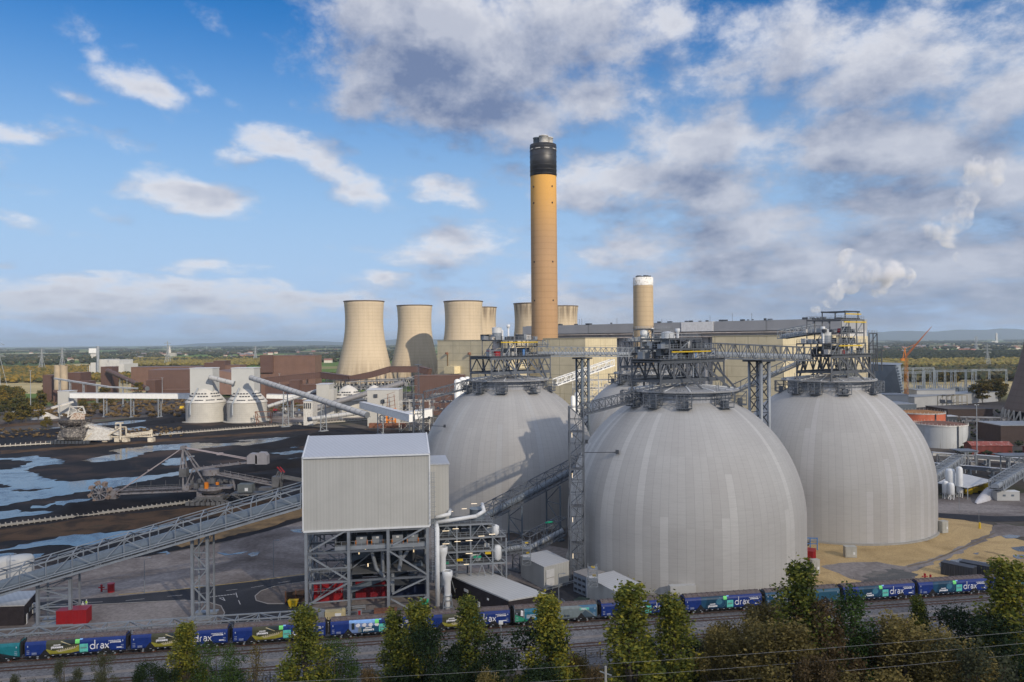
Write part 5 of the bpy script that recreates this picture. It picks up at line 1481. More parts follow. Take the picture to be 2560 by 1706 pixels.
# ---------------------------------------------------------------- domed silos with head towers
silom = ribbed('silo_sheeting', (.43, .42, .385), .6, .12, 0, .12, hseam=1.6)
def domed_silo(label, sx, d, r=14.8, tower=True, hcyl=14.8, htow=41):
 c = P(sx, 900, d); x, y = c.x, c.y
 t = thing('domed_silo', label, 'silo', (x, y, 0), 'round silos with conical tops')
 MB().lathe([(r, 0), (r, hcyl)], (x, y, 0), 48).build('cylinder', silom, t, True)
 cone_ = MB().lathe([(r + .5, hcyl), (r + .4, hcyl + .5), (r * .82, hcyl + 4.2), (r * .55, hcyl + 8.5), (r * .3, hcyl + 11), (.1, hcyl + 12.5)], (x, y, 0), 48).build('cone_roof', mat('silo_roof', (.46, .45, .42), .6, 0, .15, .1), t, True)
 MB().lathe([(r + 3, 0), (r + 3, .3), (r, .3)], (x, y, 0), 40).build('apron', concrete, t)
 for k, (rr, zz, n, f) in enumerate(((r * .93, hcyl + 2.2, 26, .75), (r * .80, hcyl + 5.0, 18, .8), (r * .68, hcyl + 7.0, 14, .7))):
  for i in range(n):
   a = R(180) + (i + .5) / n * R(180)
   if (i * 7 + k) % 5 == 0: continue
   MB().box((x + (rr + .15) * math.cos(a), y + (rr + .15) * math.sin(a), zz), (.3, 1.5, .8), a).build('skylight', mat('skylight_glass', (.04, .045, .055), .3), cone_)
 if tower:
  w_ = 8.8
  tx = x - 1.5; MB().prism([(tx - w_, y - 5), (tx + w_, y - 5), (tx + w_, y + 9), (tx - w_, y + 9)], hcyl + 6, htow).build('head_tower', mat('tower_sheeting', (.40, .41, .40), .6, 0, .05, .1), t)
  MB().prism([(tx - w_ - .3, y - 5.3), (tx + w_ + .3, y - 5.3), (tx + w_ + .3, y + 9.3), (tx - w_ - .3, y + 9.3)], htow, htow + .6).build('tower_roof', greycl2, t)
  MB().tube((x - 4, y - 5.2, hcyl + 11), (x - 6, y - r - .3, hcyl - .5), .7, 8).tube((x - 6, y - r - .3, hcyl - .5), (x - 6, y - r - .6, 6), .6, 8).build('vent_duct', steel, t)
 return t
domed_silo('left one of the two twin round silos with square head towers', 514, 610)
domed_silo('right one of the two twin round silos with square head towers', 617, 606)
domed_silo('small round silo with ringed windows, behind the long tube conveyors', 870, 640, 13.0, False, 13)
domed_silo('partly hidden small round silo right behind the grey works building', 935, 655, 12.0, False, 12)
tubem = ribbed('tube_conveyor_sheet', (.36, .37, .38), .4, .2, 0, .1)
def tube_conveyor(label, a, b, r, legs=(), m=None, deck=True):
 a, b = Vector(a), Vector(b); t = thing('tube_conveyor', label, 'conveyor', tuple(a), 'covered tube conveyors')
 MB().tube(a, b, r, 14).build('tube', m or tubem, t, False)
 d, s, L = frame_at(a, b); rg = MB(); n = int(L / 5)
 for i in range(n + 1):
  p = a.lerp(b, i / n); rg.tube(p - d * .15, p + d * .15, r + .12, 12)
 rg.beam(a + s * (-r - .5) - Vector((0, 0, r * .7)), b + s * (-r - .5) - Vector((0, 0, r * .7)), .8, .3)
 rg.build('stiffening_rings', msteel, t)
 for f in legs:
  p = a.lerp(b, f); trestle(t, (p.x, p.y, 0), p.z - r, 3.0, s, steel, .55, 6, 1.7)
 return t
tube_conveyor('long grey tube conveyor descending from the right twin silo to the works building', P(628, 943, 590), P(918, 1036, 500), 2.0, (.33, .66))
tube_conveyor('short grey tube conveyor linking the heads of the twin silos', P(524, 942, 600), P(586, 957, 600), 1.8)
tube_conveyor('dark tube conveyor rising left to right behind the grey tower', P(780, 1022, 600), P(1010, 955, 640), 2.2, (.3, .7), mat('dark_tube_sheet', (.15, .15, .16), .6))
tube_conveyor('thin grey tube conveyor joining the small tower to the twin silos at low level', P(669, 1015, 620), P(792, 975, 640), 1.4, (.5,))
tube_conveyor('low grey tube conveyor on the ground in front of the long one', P(770, 1047, 555), P(900, 1030, 575), 1.6)

def box_building(name, label, cat, px, d, z1, depth, m, z0=0, rm=None, skew=0.0, rh=.4, parts=None, group=None):
 """px: (left, right) pixel columns of the front face at depth d"""
 a, b = P(px[0], HY, d), P(px[1], HY, d + skew)
 t = thing(name, label, cat, (a.x, a.y, z0), group)
 n = Vector((-(b.y - a.y), b.x - a.x, 0)).normalized() * depth
 MB().prism([a, b, b + n, a + n], z0, z1).build('wall', m, t)
 e = (b - a).normalized() * .3; k = n.normalized() * .3
 MB().prism([a - e - k, b + e - k, b + e + n + k, a - e + n + k], z1 + .002, z1 + rh).build('roof', rm or greycl2, t)
 return t, a, b, n
def zat(sx, sy, d): return P(sx, sy, d).z
t, a, b, n = box_building('works_building', 'grey works building with two small dark windows, where the long tube conveyor ends', 'industrial building', (917, 996), 560, zat(950, 974, 560), 20, mat('works_grey', (.38, .38, .36), .6, 0, .06, .1))
for k, (sx, sy) in enumerate(((939, 988), (957, 1002))):
 p = P(sx, sy, 559.5); MB().box((p.x, p.y - .1, p.z), (2.6, .5, 2.4)).build('window', dsteel, t)
t, a, b, n = box_building('works_tower', 'tall narrow grey tower block with a lower step on its right', 'industrial building', (790, 822), 620, zat(800, 960, 620), 16, mat('works_grey', (.38, .38, .36), .6))
a2 = P(822, 970, 620); MB().prism([(a2.x + .1, 620.5), (a2.x + 3.8, 620.5), (a2.x + 3.8, 634), (a2.x + .1, 634)], 0, zat(822, 972, 620)).build('lower_step', MATS['works_grey'], t)
t, a, b, n = box_building('control_building', 'small white building with tall narrow windows near the parked vehicles', 'industrial building', (757, 780), 570, zat(770, 1002, 570), 14, dirtywhite)
for i in range(4):
 p = P(761 + i * 5, 1013, 569.8); MB().box((p.x, p.y, p.z), (.8, .3, 4)).build('window', dsteel, t)
def box_gallery(label, a, b, w, h, m, legs=(), name='enclosed_gallery', trestle_m=None, group='enclosed conveyor galleries'):
 a, b = Vector(a), Vector(b); t = thing(name, label, 'conveyor', tuple(a), group)
 MB().beam(a, b, w, h).build('casing', m, t)
 d, s, L = frame_at(a, b); up = s.cross(d)
 MB().beam(a + up * (h / 2 + .1), b + up * (h / 2 + .1), w + .5, .2).build('roof', m if m is browncl else greycl2, t)
 for f in legs:
  p = a.lerp(b, f); trestle(t, (p.x, p.y, 0), p.z - h / 2, w, s, trestle_m or steel, .6, 4)
 return t
box_gallery('long straight white gallery crossing behind the coal yard', P(178, 987, 655), P(487, 989, 640), 4, 4.2, white, (.28, .5, .72))
box_gallery('white gallery stub between the twin silos and the small tower', P(668, 989, 640), P(792, 992, 640), 4, 3.4, white, (.5,))
box_gallery('white inclined gallery sloping down right in front of the works building', P(905, 1011, 540), P(1030, 1044, 470), 3.8, 4.4, white, (.4,))
box_gallery('pale gallery stub just left of the left dome, low down', P(1010, 1040, 480), P(1075, 1030, 500), 4, 5, white, ())
t, a, b, n = box_building('junction_tower', 'pale grey junction tower at the left end of the long white gallery', 'industrial building', (143, 172), 660, zat(160, 977, 660), 12, mat('works_grey', (.38, .38, .36), .6))
box_gallery('thin white chute conveyor sloping down to a pale stone heap', P(128, 1019, 640), P(183, 1003, 652), 1.6, 1.4, dirtywhite, ())
stone = MB().lathe([(0.1, 5.5), (3, 4.2), (8, 1.2), (11, -.1)], tuple(P(114, 1029, 640).xy) + (0,), 24)
tag(stone.build('stone_heap', mat('pale_stone', (.42, .40, .36), .9, 0, .2, .3), smooth=True), 'small pale stone heap at the foot of the white chute conveyor', 'heap')

# brown clad coal plant
def brown(name, label, px, d, ytop, depth, m=browncl, skew=0, rm=None):
 return box_building(name, label, 'industrial building', px, d, zat((px[0] + px[1]) / 2, ytop, d), depth, m, rm=rm or brownlt, skew=skew, group='brown clad coal plant buildings')
t, a, b, n = brown('coal_store', 'largest brown clad shed with a long sloping roof, left of the twin silos', (370, 486), 905, 924, 60, skew=10)
brown('coal_store', 'low brown annex at the foot of the largest brown shed', (405, 486), 880, 973, 14)
brown('coal_store', 'brown block projecting left of the largest brown shed', (364, 387), 880, 950, 20)
t, a, b, n = brown('coal_store', 'long low brown shed with pale roof edge behind the largest brown shed', (327, 560), 1010, 916, 40, brownlt)
brown('coal_store', 'small brown penthouse on the skyline above the largest brown shed', (533, 562), 1000, 901, 20)
brown('coal_store', 'small brown roof box next to the penthouse on the skyline', (510, 533), 1000, 906, 20)
brown('coal_store', 'brown roof shoulder to the right of the penthouse', (562, 600), 1000, 912, 24, brownlt)
s_ = MB(); A_, B_, C_, D_ = P(545, 924, 900), P(660, 945, 900), P(660, 985, 890), P(545, 985, 890)
s_.hexa([A_, B_, C_, D_], [v + Vector((0, 40, 0)) for v in (A_, B_, C_, D_)]); tag(s_.build('coal_store', brownlt), 'brown curved store roof right of the twin silos', 'industrial building', 'brown clad coal plant buildings')
t, a, b, n = brown('bunker_house', 'tall brown block with two pale vertical window strips', (651, 787), 860, 888, 30, brownlt)
for sx in (663, 674):
 p = P(sx, 904, 859.6); MB().box((p.x, p.y - .4, p.z), (1.9, .6, 10)).build('window_strip', mat('pale_window_strip', (.50, .45, .30), .5), t)
p = P(651, 888, 859); p2 = P(683, 920, 859)
MB().prism([(p.x, 857.5), (p2.x, 857.5), (p2.x, 859.9), (p.x, 859.9)], 28, p.z + .8).build('darker_bay', browncl, t)
t, a, b, n = brown('bunker_tower', 'narrow brown tower with a dark conveyor sloping down from it', (251, 279), 930, 916, 16)
tube_conveyor('dark brown tube conveyor sloping down right from the narrow brown tower', P(270, 925, 925), P(368, 970, 870), 2.6, (.35,), browncl)
brown('crusher_house', 'brown shed at the far left with an open lower floor', (106, 138), 830, 937, 18)
brown('crusher_house', 'brown pitched shed right of the concrete hopper tower', (166, 200), 850, 931, 22)
brown('crusher_house', 'low brown shed with dark open doors, right of the hopper tower', (176, 216), 830, 953, 18)
hp = P(152, 911, 810); t = thing('hopper_tower', 'tall stained concrete twin hopper tower at the far left', 'hopper', (hp.x, 810, 0))
for k, dx in enumerate((-3.1, 3.1)): MB().lathe([(3.6, 14), (3.6, hp.z - .4)], (hp.x + dx, 810, 0), 20).build('hopper', mat('hopper_concrete', (.34, .28, .20), .9, 0, .2, .1), t, True)
MB().prism([(hp.x - 7, 807), (hp.x + 7, 807), (hp.x + 7, 815), (hp.x - 7, 815)], hp.z - .4, hp.z).build('top_deck', MATS['hopper_concrete'], t)
MB().prism([(hp.x - 6, 806), (hp.x + 6, 806), (hp.x + 6, 814), (hp.x - 6, 814)], 0, 14).build('base', browncl, t)
box_gallery('thin pale pipe bridge running right from the hopper tower', P(136, 945, 780), P(270, 966, 760), 1.6, 1.4, steel, (.1, .3, .55, .8), 'pipe_bridge')
box_gallery('thin pale pipe bridge continuing right to the white gallery', P(270, 966, 760), P(345, 970, 760), 1.6, 1.2, steel, (.5,), 'pipe_bridge')
# the angular brown gallery in front of the cooling towers
pts = [P(655, 951, 760), P(805, 936, 760), P(875, 946, 740), P(930, 935, 740), P(975, 922, 740), P(1050, 922, 740), P(1075, 928, 735)]
for k, (a_, b_) in enumerate(zip(pts[:-1], pts[1:])):
 box_gallery('%s section of the angular brown gallery in front of the cooling towers' % ('leftmost', 'second', 'third', 'fourth rising', 'level fifth', 'last')[k], a_, b_, 6, 5.6, browncl, (.25, .75), 'brown_gallery', dsteel, 'sections of the angular brown gallery')
brown('mill_house', 'long low brown building with open upper floor under the brown gallery', (662, 800), 740, 962, 20)
brown('mill_house', 'brown block in the middle under the brown gallery', (722, 747), 738, 950, 12)
brown('mill_house', 'dark brown block in front of the long beige building', (1035, 1160), 640, 938, 14)
brown('mill_house', 'low dark brown wall building right of the small grey tower', (800, 822), 720, 957, 12)

# tangle of pipe racks in the middle distance
def pipe_rack(label, p0, p1, h, lv, seed, m=None, w=6, name='pipe_rack'):
 a, b = Vector(p0), Vector(p1); t = thing(name, label, 'pipe rack', tuple(a), 'pipe racks in the middle distance')
 d, s, L = frame_at(a, b); n = max(2, int(L / 6)); mb, pp = MB(), MB(); up = Vector((0, 0, 1)); rnd = random.Random(seed)
 for i in range(n + 1):
  p = a.lerp(b, i / n)
  for k in (-1, 1): mb.beam(p + s * w / 2 * k, p + s * w / 2 * k + up * h, .4)
  for j in range(lv):
   z = h * (j + 1) / lv; mb.beam(p - s * w / 2 + up * z, p + s * w / 2 + up * z, .3)
   if i < n:
    p2 = a.lerp(b, (i + 1) / n)
    for k in (-1, 1): mb.beam(p + s * w / 2 * k + up * z, p2 + s * w / 2 * k + up * z, .3)
    if rnd.random() < .7: mb.beam(p - s * w / 2 + up * (z - h / lv), p2 - s * w / 2 + up * z, .22)
 for j in range(lv * 4):
  z = h * (j // 4 + 1) / lv + .4; f0, f1 = sorted((rnd.random(), rnd.random())); o = s * rnd.uniform(-w / 2, w / 2)
  if f1 - f0 > .2: pp.tube(a.lerp(b, f0) + o + up * z, a.lerp(b, f1) + o + up * z, rnd.uniform(.2, .6), 6)
 for j in range(n * 3):
  f = rnd.random(); z = h * rnd.randint(0, lv - 1) / lv; s_ = rnd.uniform(1, 3); pp.box(a.lerp(b, f) + s * rnd.uniform(-w / 3, w / 3) + up * (z + s_ / 2), (s_, s_, s_))
 mb.build('frame', m or msteel, t); pp.build('pipes', mat('rack_pipes', (.22, .22, .22), .6, .1, .5, .08), t)
pipe_rack('open steel rack right of the works building, in front of the brown gallery', (P(1005, 950, 640).x, 640, 0), (P(1072, 950, 655).x, 655, 0), zat(1040, 943, 645), 5, 1, w=14)
pipe_rack('steel rack behind the works building roof', (P(865, 950, 690).x, 690, 0), (P(1000, 950, 690).x, 700, 0), zat(900, 953, 690), 4, 2)
pipe_rack('long dark rack under the brown gallery', (P(820, 950, 735).x, 732, 0), (P(1060, 950, 735).x, 732, 0), zat(900, 948, 732), 4, 3, dsteel, 10)
pipe_rack('rack with orange walkways just left of the left dome top', (P(1080, 970, 520).x, 520, 0), (P(1160, 970, 520).x, 525, 0), zat(1100, 985, 520), 5, 4, w=9)
pipe_rack('low white rack below the antenna mast tower', (P(1000, 990, 520).x, 520, 0), (P(1075, 990, 520).x, 520, 0), zat(1040, 1000, 520), 3, 5, dirtywhite, 9)
pipe_rack('lit white pipe rack behind the gap between left and rear domes', (P(1440, 960, 470).x, 470, 0), (P(1560, 960, 480).x, 480, 0), zat(1480, 950, 470), 7, 6, dirtywhite, 10)
pipe_rack('low rack beyond the coal yard conveyor, right part', (P(690, 1000, 640).x, 640, 0), (P(900, 1000, 640).x, 640, 0), 9, 2, 7, msteel, 5)
for (sx, dpt, r, h, lab) in ((1143, 500, 2.0, 35, 'tall white vessel left of the left dome head house, first'), (1156, 505, 2.2, 36, 'tall white vessel left of the left dome head house, second'), (1168, 512, 2.0, 36, 'tall white vessel left of the left dome head house, third'), (1432, 440, 1.3, 28, 'slim white vessel seen through the pylon, left'), (1441, 440, 1.3, 30, 'slim white vessel seen through the pylon, right')):
 p = P(sx, 900, dpt); tag(MB().lathe([(r * .9, 0), (r, .5), (r, h), (r * .6, h + 1), (.1, h + 1.2)], (p.x, p.y, 0), 16).build('process_vessel', white, None, True, off=(p.x, p.y, 0)), lab, 'tank', 'white process vessels')
def yellow_frame():
 t = thing('access_scaffold', 'orange painted frame tower standing on a rusty base at the yard edge', 'scaffold', tuple(G(978, 1066))); p = G(978, 1066); mb = MB(); h = zat(978, 1012, p.y)
 for x in (-3, 3):
  for y in (-2, 2): mb.beam((p.x + x, p.y + y, 0), (p.x + x, p.y + y, 13), .6)
 for i in range(4):
  for y in (-2, 2): mb.beam((p.x - 3, p.y + y, i * 4.3), (p.x + 3, p.y + y, i * 4.3), .4); mb.beam((p.x - 3, p.y + y, i * 4.3), (p.x + 3, p.y + y, i * 4.3 + 4), .35) if i < 3 else None
 mb.build('orange_frame', orange, t)
 mb = MB()
 for x in (-3, 3): mb.beam((p.x + x, p.y, 13), (p.x + x * .7, p.y, h + 8), .35)
 for i in range(4): mb.beam((p.x - 3, p.y, 14 + i * 3), (p.x + 3, p.y, 16 + i * 3), .25)
 mb.build('upper_mast', rust, t); MB().box((p.x - 2, p.y - 4, 1.6), (26, 4, 3.2), -.12).build('rusty_base', rust, t)
yellow_frame()
t = thing('rusty_gantry', 'small rusty four legged gantry beside the right twin silo', 'gantry', tuple(G(660, 1057))); p = G(660, 1057); mb = MB()
for x in (-6, 6):
 for y in (-2, 2): mb.beam((p.x + x * .8, p.y + y, 0), (p.x + x, p.y + y, 9), .45)
for z in (5, 9): mb.beam((p.x - 6, p.y - 2, z), (p.x + 6, p.y - 2, z), .45); mb.beam((p.x - 6, p.y - 2, z), (p.x - 2, p.y - 2, z - 4), .3)
mb.build('frame', rust, t)

# vehicles parked far away behind the silos
def vehicle(label, cat, sx, sy, col, L_=4.6, h=1.6, name='parked_car', rz=0.0):
 p = G(sx, sy); t = thing(name, label, cat, tuple(p), 'vehicles parked behind the coal yard')
 ca, sa = math.cos(rz), math.sin(rz); W = lambda x, y, z: (p.x + x * ca - y * sa, p.y + x * sa + y * ca, z)
 l = L_ / 2; b = MB().hexa([W(-l, -.9, .35), W(l, -.9, .35), W(l, .9, .35), W(-l, .9, .35)], [W(-l, -.9, .95), W(l, -.85, .9), W(l, .85, .9), W(-l, .9, .95)]); b.build('body', col, t)
 b = MB().hexa([W(-l * .9, -.85, .95), W(l * .45, -.85, .93), W(l * .45, .85, .93), W(-l * .9, .85, .95)], [W(-l * .8, -.7, h), W(l * .15, -.7, h), W(l * .15, .7, h), W(-l * .8, .7, h)]); b.build('cabin', dsteel if h < 1.8 else col, t)
 for x in (-l * .62, l * .62):
  for y in (-.9, .9): MB().tube(W(x, y - .1, .33), W(x, y + .1, .33), .33, 10).build('wheel', black, t)
for k, (sx, sy, col, L_, h, lab) in enumerate(((712, 1025, white, 6, 2.6, 'white van parked right of the twin silos'), (733, 1027, yellow, 4.6, 1.7, 'yellow pickup parked beside the white van'), (747, 1027, blue, 4.8, 2.2, 'blue skip lorry cab parked beside the yellow pickup'), (763, 1028, dsteel, 4.5, 1.6, 'dark car parked in front of the white control building'), (815, 1028, white, 5, 2.2, 'white van parked under the long tube conveyor'), (836, 1027, white, 4.6, 1.6, 'first white car in the row right of the tube conveyor leg'), (846, 1027, white, 4.6, 1.6, 'second white car in the row right of the tube conveyor leg'), (868, 1027, white, 5, 2.1, 'white van at the right end of the car row'), (313, 1016, tankgrey, 5, 2, 'grey blue car parked on the far left access road'), (340, 1011, blue, 5, 2.4, 'blue van parked on the far left access road'), (457, 1021, yellow, 6, 2.6, 'yellow dumper parked left of the twin silos'), (690, 1026, red, 5, 2, 'red tractor unit parked right of the twin silos'))):
 vehicle(lab, 'vehicle', sx, sy, col, L_, h)
# lamp masts of the left half
def lamp_post(label, base, h, heads=2, r=.14, m=None):
 p = Vector(base); t = thing('lamp_post', label, 'street lamp', tuple(p), 'lamp posts on the site')
 MB().tube(p, p + Vector((0, 0, h)), r, 8, r * .6).build('pole', m or steel, t)
 hd = MB()
 if heads == 1: hd.beam(p + Vector((0, 0, h)), p + Vector((1.1, 0, h + .1)), .1); hd.box(p + Vector((1.2, 0, h + .08)), (.7, .3, .16))
 else: hd.beam(p + Vector((-.9, 0, h)), p + Vector((.9, 0, h)), .12); hd.box(p + Vector((-.8, 0, h + .15)), (.6, .5, .4)); hd.box(p + Vector((.8, 0, h + .15)), (.6, .5, .4))
 hd.build('lamp_head', m or steel, t)
lamp_post('slim grey lamp post between the two legs of the long conveyor bridge', G(*c1(864, 1035)), 8.6, 1, .1)
lamp_post('slim grey lamp post just right of the taller conveyor bridge leg', G(*c1(1245, 1085)), 9.2, 1, .1)
lamp_post('slim grey lamp post on the gravel left of the box building', G(*c1(1635, 938)), 9.5, 1, .1)
for k, (sx, sb, st_) in enumerate(((318, 1010, 948), (406, 1008, 943), (149, 1045, 1010), (77, 925 + 125, 925), (34, 1049, 1027), (699, 965 + 30, 933), (949, 958 + 20, 931), (219, 945, 916), (173, 1000, 947), (578, 960, 925))):
 p = G(sx, sb); lamp_post(('lamp mast in front of the brown conveyor', 'lamp mast in front of the largest brown shed', 'lamp post left of the stacker', 'pale stub mast above the autumn trees at far left', 'lamp post at the left edge before the autumn trees', 'lamp mast in front of the low brown building', 'lamp mast in front of the angular brown gallery', 'dark lamp mast right of the hopper tower', 'steel mast right of the junction tower', 'lamp mast between the twin silos')[k], p, CAMH - (st_ - HY + (sx - CX) * ROLL) * p.y / FOC, 2, .35)


# ---------------------------------------------------------------- right hand background
def r2(x, y): return (2100 + x / 3.137, 750 + y / 3.137)
def louvre_house():
 a, b = P(2172, HY, 780), P(2256, HY, 740); t = thing('louvre_house', 'blue grey louvred fan house with slanted stepped side, right of the boiler house', 'industrial building', (a.x, a.y, 0))
 a.z = b.z = 0; n = Vector((30, 60, 0)); top = zat(2220, 912, 760); slope = Vector((-6, 0, 0)); mb = MB()
 mb.hexa([a, b, b + n, a + n], [v + Vector((-2, 0, top)) for v in (a, b - Vector((5, 0, 0)), b + n, a + n)]); mb.build('wall', ribbed('louvre_sheet', (.26, .30, .34), .2, .1, 0, .1), t)
 for i in range(9):
  z = 9 + i * 2.7; e = (b - a).normalized(); k = Vector((e.y, -e.x, 0))
  MB().hexa([a + k * .2 + Vector((0, 0, z)), b + k * .2 + Vector((1.4 - i * .55, 0, z)), b + k * 2.0 + Vector((1.4 - i * .55, 0, z - .5)), a + k * 2.0 + Vector((0, 0, z - .5))], [a + k * .2 + Vector((0, 0, z + 1.5)), b + k * .2 + Vector((1.2 - i * .55, 0, z + 1.5)), b + k * .7 + Vector((1.2 - i * .55, 0, z + 1.5)), a + k * .7 + Vector((0, 0, z + 1.5))]).build('louvre', mat('louvre_blade', (.27, .31, .35), .5), t)
 MB().hexa([a + Vector((-2, -1, top)), b + Vector((-6, -1, top)), b + n + Vector((0, 0, top)), a + n + Vector((0, 0, top))], [a + Vector((-2, -1, top + 1)), b + Vector((-7, -1, top + 1)), b + n + Vector((0, 0, top + 1)), a + n + Vector((0, 0, top + 1))]).build('roof', mat('louvre_roof', (.19, .22, .25), .5), t)
louvre_house()
offw = mat('offwhite_sheet', (.46, .46, .44), .6, 0, .08, .1)
box_building('plant_building', 'long low white building beyond the tank farm, upper one with a darker left end', 'industrial building', (2291, 2387), 700, zat(2340, 974, 700), 16, offw, rm=greypaint)
box_building('plant_building', 'long thin white building stretching right behind the cooling tower', 'industrial building', (2285, 2497), 670, zat(2390, 991, 670), 20, offw, skew=60, rm=greypaint)
box_building('plant_building', 'white building touching the right dome outline, above the orange tank', 'industrial building', (2212, 2270), 650, zat(2240, 986, 650), 20, offw, rm=greypaint)
box_building('plant_building', 'low flat blue grey roofed building above the orange tank', 'industrial building', (2225, 2290), 600, zat(2260, 1010, 600), 30, tankgrey, rm=steel)
box_building('plant_building', 'dark brown brick building right of the orange tank', 'industrial building', (2368, 2480), 560, zat(2420, 1022, 560), 30, mat('dull_brick', (.07, .05, .042), .9), rm=mat('dull_roof', (.10, .09, .085), .9))
box_building('plant_building', 'flat grey roofed building in front of the big brown cooling tower', 'industrial building', (2500, 2620), 440, zat(2530, 1063, 440), 22, mat('dull_brick', (.07, .05, .042), .9), rm=steel)
box_building('plant_building', 'small dark cabin between orange tank and lamp mast', 'industrial building', (2366, 2392), 530, zat(2380, 1040, 530), 8, dsteel)
def pitched_shed(label, c, L_, W_, h, rh, az, wall, roof, name='shed', group=None, doors=None):
 c = Vector(c); t = thing(name, label, 'shed', tuple(c), group); ca, sa = math.cos(az), math.sin(az)
 F = lambda x, y, z: (c.x + x * ca - y * sa, c.y + x * sa + y * ca, c.z + z); l, w_ = L_ / 2, W_ / 2
 MB().add([F(-l, -w_, 0), F(l, -w_, 0), F(l, w_, 0), F(-l, w_, 0), F(-l, -w_, h), F(l, -w_, h), F(l, w_, h), F(-l, w_, h), F(-l, 0, h + rh), F(l, 0, h + rh)], [(0, 1, 5, 4), (1, 2, 6, 9, 5), (2, 3, 7, 6), (3, 0, 4, 8, 7), (0, 3, 2, 1)]).build('wall', wall, t)
 e = .4; m_ = MB()
 m_.hexa([F(-l - e, -w_ - e, h), F(l + e, -w_ - e, h), F(l + e, 0, h + rh + .05), F(-l - e, 0, h + rh + .05)], [F(-l - e, -w_ - e, h + .2), F(l + e, -w_ - e, h + .2), F(l + e, 0, h + rh + .25), F(-l - e, 0, h + rh + .25)])
 m_.hexa([F(-l - e, 0, h + rh + .05), F(l + e, 0, h + rh + .05), F(l + e, w_ + e, h), F(-l - e, w_ + e, h)], [F(-l - e, 0, h + rh + .25), F(l + e, 0, h + rh + .25), F(l + e, w_ + e, h + .2), F(-l - e, w_ + e, h + .2)])
 m_.build('roof', roof, t); return t, F
redsh = ribbed('rusty_red_sheet', (.16, .035, .028), .3, .5, 0, .2, False, (.22, .20, .19)); redrf = mat('rusty_red_roof', (.20, .055, .045), .8, 0, .3, .3, (.3, .22, .2), .3)
pitched_shed('rusty red corrugated shed with a lighter red roof, at the right edge', (G(2570, 1128).x, 385, 0), 30, 14, 5.5, 2.6, R(20), redsh, redrf)
pitched_shed('smaller dark red shed standing left of the other red shed', (G(2492, 1138).x, 402, 0), 20, 8, 4.6, 1.6, R(-4), redsh, redrf)

def tank(label, c, r, h, m, roofm_, rim=None, ribs=0, rh=1.3, name='storage_tank'):
 c = Vector(c); t = thing(name, label, 'tank', tuple(c), 'round oil storage tanks')
 MB().lathe([(r, 0), (r, h)], c, 56).build('shell', m, t, True)
 MB().lathe([(r + .1, h), (r * .5, h + rh * .7), (.1, h + rh)], c, 56).build('roof', roofm_, t)
 k = MB().lathe([(r + .02, h - .4), (r + .3, h - .4), (r + .3, h + .15), (r, h + .2)], c, 56)
 for i in range(40):
  a = i / 40 * 6.2832; k.beam(c + Vector(((r + .1) * math.cos(a), (r + .1) * math.sin(a), h)), c + Vector(((r + .1) * math.cos(a), (r + .1) * math.sin(a), h + 1.1)), .1)
 k.build('rim_rail', rim or white, t)
 s_ = MB()
 for i in range(24):
  a, b = R(-70 + i * 2.6), R(-70 + (i + 1) * 2.6)
  s_.beam(c + Vector(((r + .5) * math.cos(a), (r + .5) * math.sin(a), h * i / 24)), c + Vector(((r + .5) * math.cos(b), (r + .5) * math.sin(b), h * (i + 1) / 24)), .9, .25)
 s_.tube(c + Vector((r * .15, -r - .3, 0)), c + Vector((r * .15, -r - .3, h)), .3, 8)
 s_.build('spiral_stair', dsteel, t)
tank('white storage tank with rusty brown roof and spiral stair, right of the right dome', (P(2352, 1060, 434).x, 434, 0), 13.2, 12.2, ribbed('streaky_white_tank', (.42, .44, .45), .12, .3, 2.6, .1, False, (.22, .22, .20)), mat('rusty_tank_roof', (.12, .06, .045), .9, 0, .3, .2), dirtywhite)
tank('orange storage tank partly hidden behind the white one', (P(2300, 1030, 500).x, 500, 0), 14.4, 12.5, mat('faded_orange_shell', (.52, .14, .07), .7, 0, .2, .2), mat('rusty_orange_roof', (.26, .13, .05), .9, 0, .3, .2), dirtywhite)
def crane():
 p = G(2265, 985); p = Vector((P(2265, 900, 700).x, 700, 0)); t = thing('mobile_crane', 'tall orange crane with a lattice boom leaning right, beside the louvred house', 'crane', tuple(p))
 zt = zat(2265, 892, 700); mb = MB()
 for x in (-1.1, 1.1):
  for y in (-1.1, 1.1): mb.beam(p + Vector((x, y, 2)), p + Vector((x, y, zt)), .3)
 for i in range(16): z = 2 + i * (zt - 2) / 16; k = 1 if i % 2 else -1; mb.beam(p + Vector((1.1 * k, -1.1, z)), p + Vector((-1.1 * k, -1.1, z + 3.0)), .25)
 mb.build('tower', mat('faded_crane_orange', (.42, .17, .03), .6), t)
 e = P(2329, 815, 700); a = p + Vector((-.5, 0, zt)); mb = MB(); L_ = (e - a).length
 for o in (Vector((0, -.9, 0)), Vector((0, .9, 0)), Vector((-.9, 0, .9))): mb.beam(a + o, e, .3)
 for i in range(14): f, f2 = i / 14, (i + 1) / 14; mb.beam(a.lerp(e, f) + Vector((0, -.9 * (1 - f), 0)), a.lerp(e, f2) + Vector((-.9, 0, .9)) * (1 - f2), .3)
 mb.build('jib', mat('crane_jib_orange', (.36, .10, .02), .6), t)
 m2 = MB(); b_ = p + Vector((-3, 0, zt - 2)); c_ = p + Vector((-1, 0, zt + 8)); m2.beam(p + Vector((0, 0, zt)), b_, .6); m2.beam(b_, c_, .4); m2.beam(p + Vector((0, 0, zt)), c_, .5); m2.beam(c_, a.lerp(e, .45), .25); m2.box(b_, (3, 2, 2)); m2.build('counter_jib', orange, t)
 m3 = MB().box(p + Vector((0, 0, 1.5)), (9, 3.4, 2.4)); m3.build('carrier', orange, t)
crane()
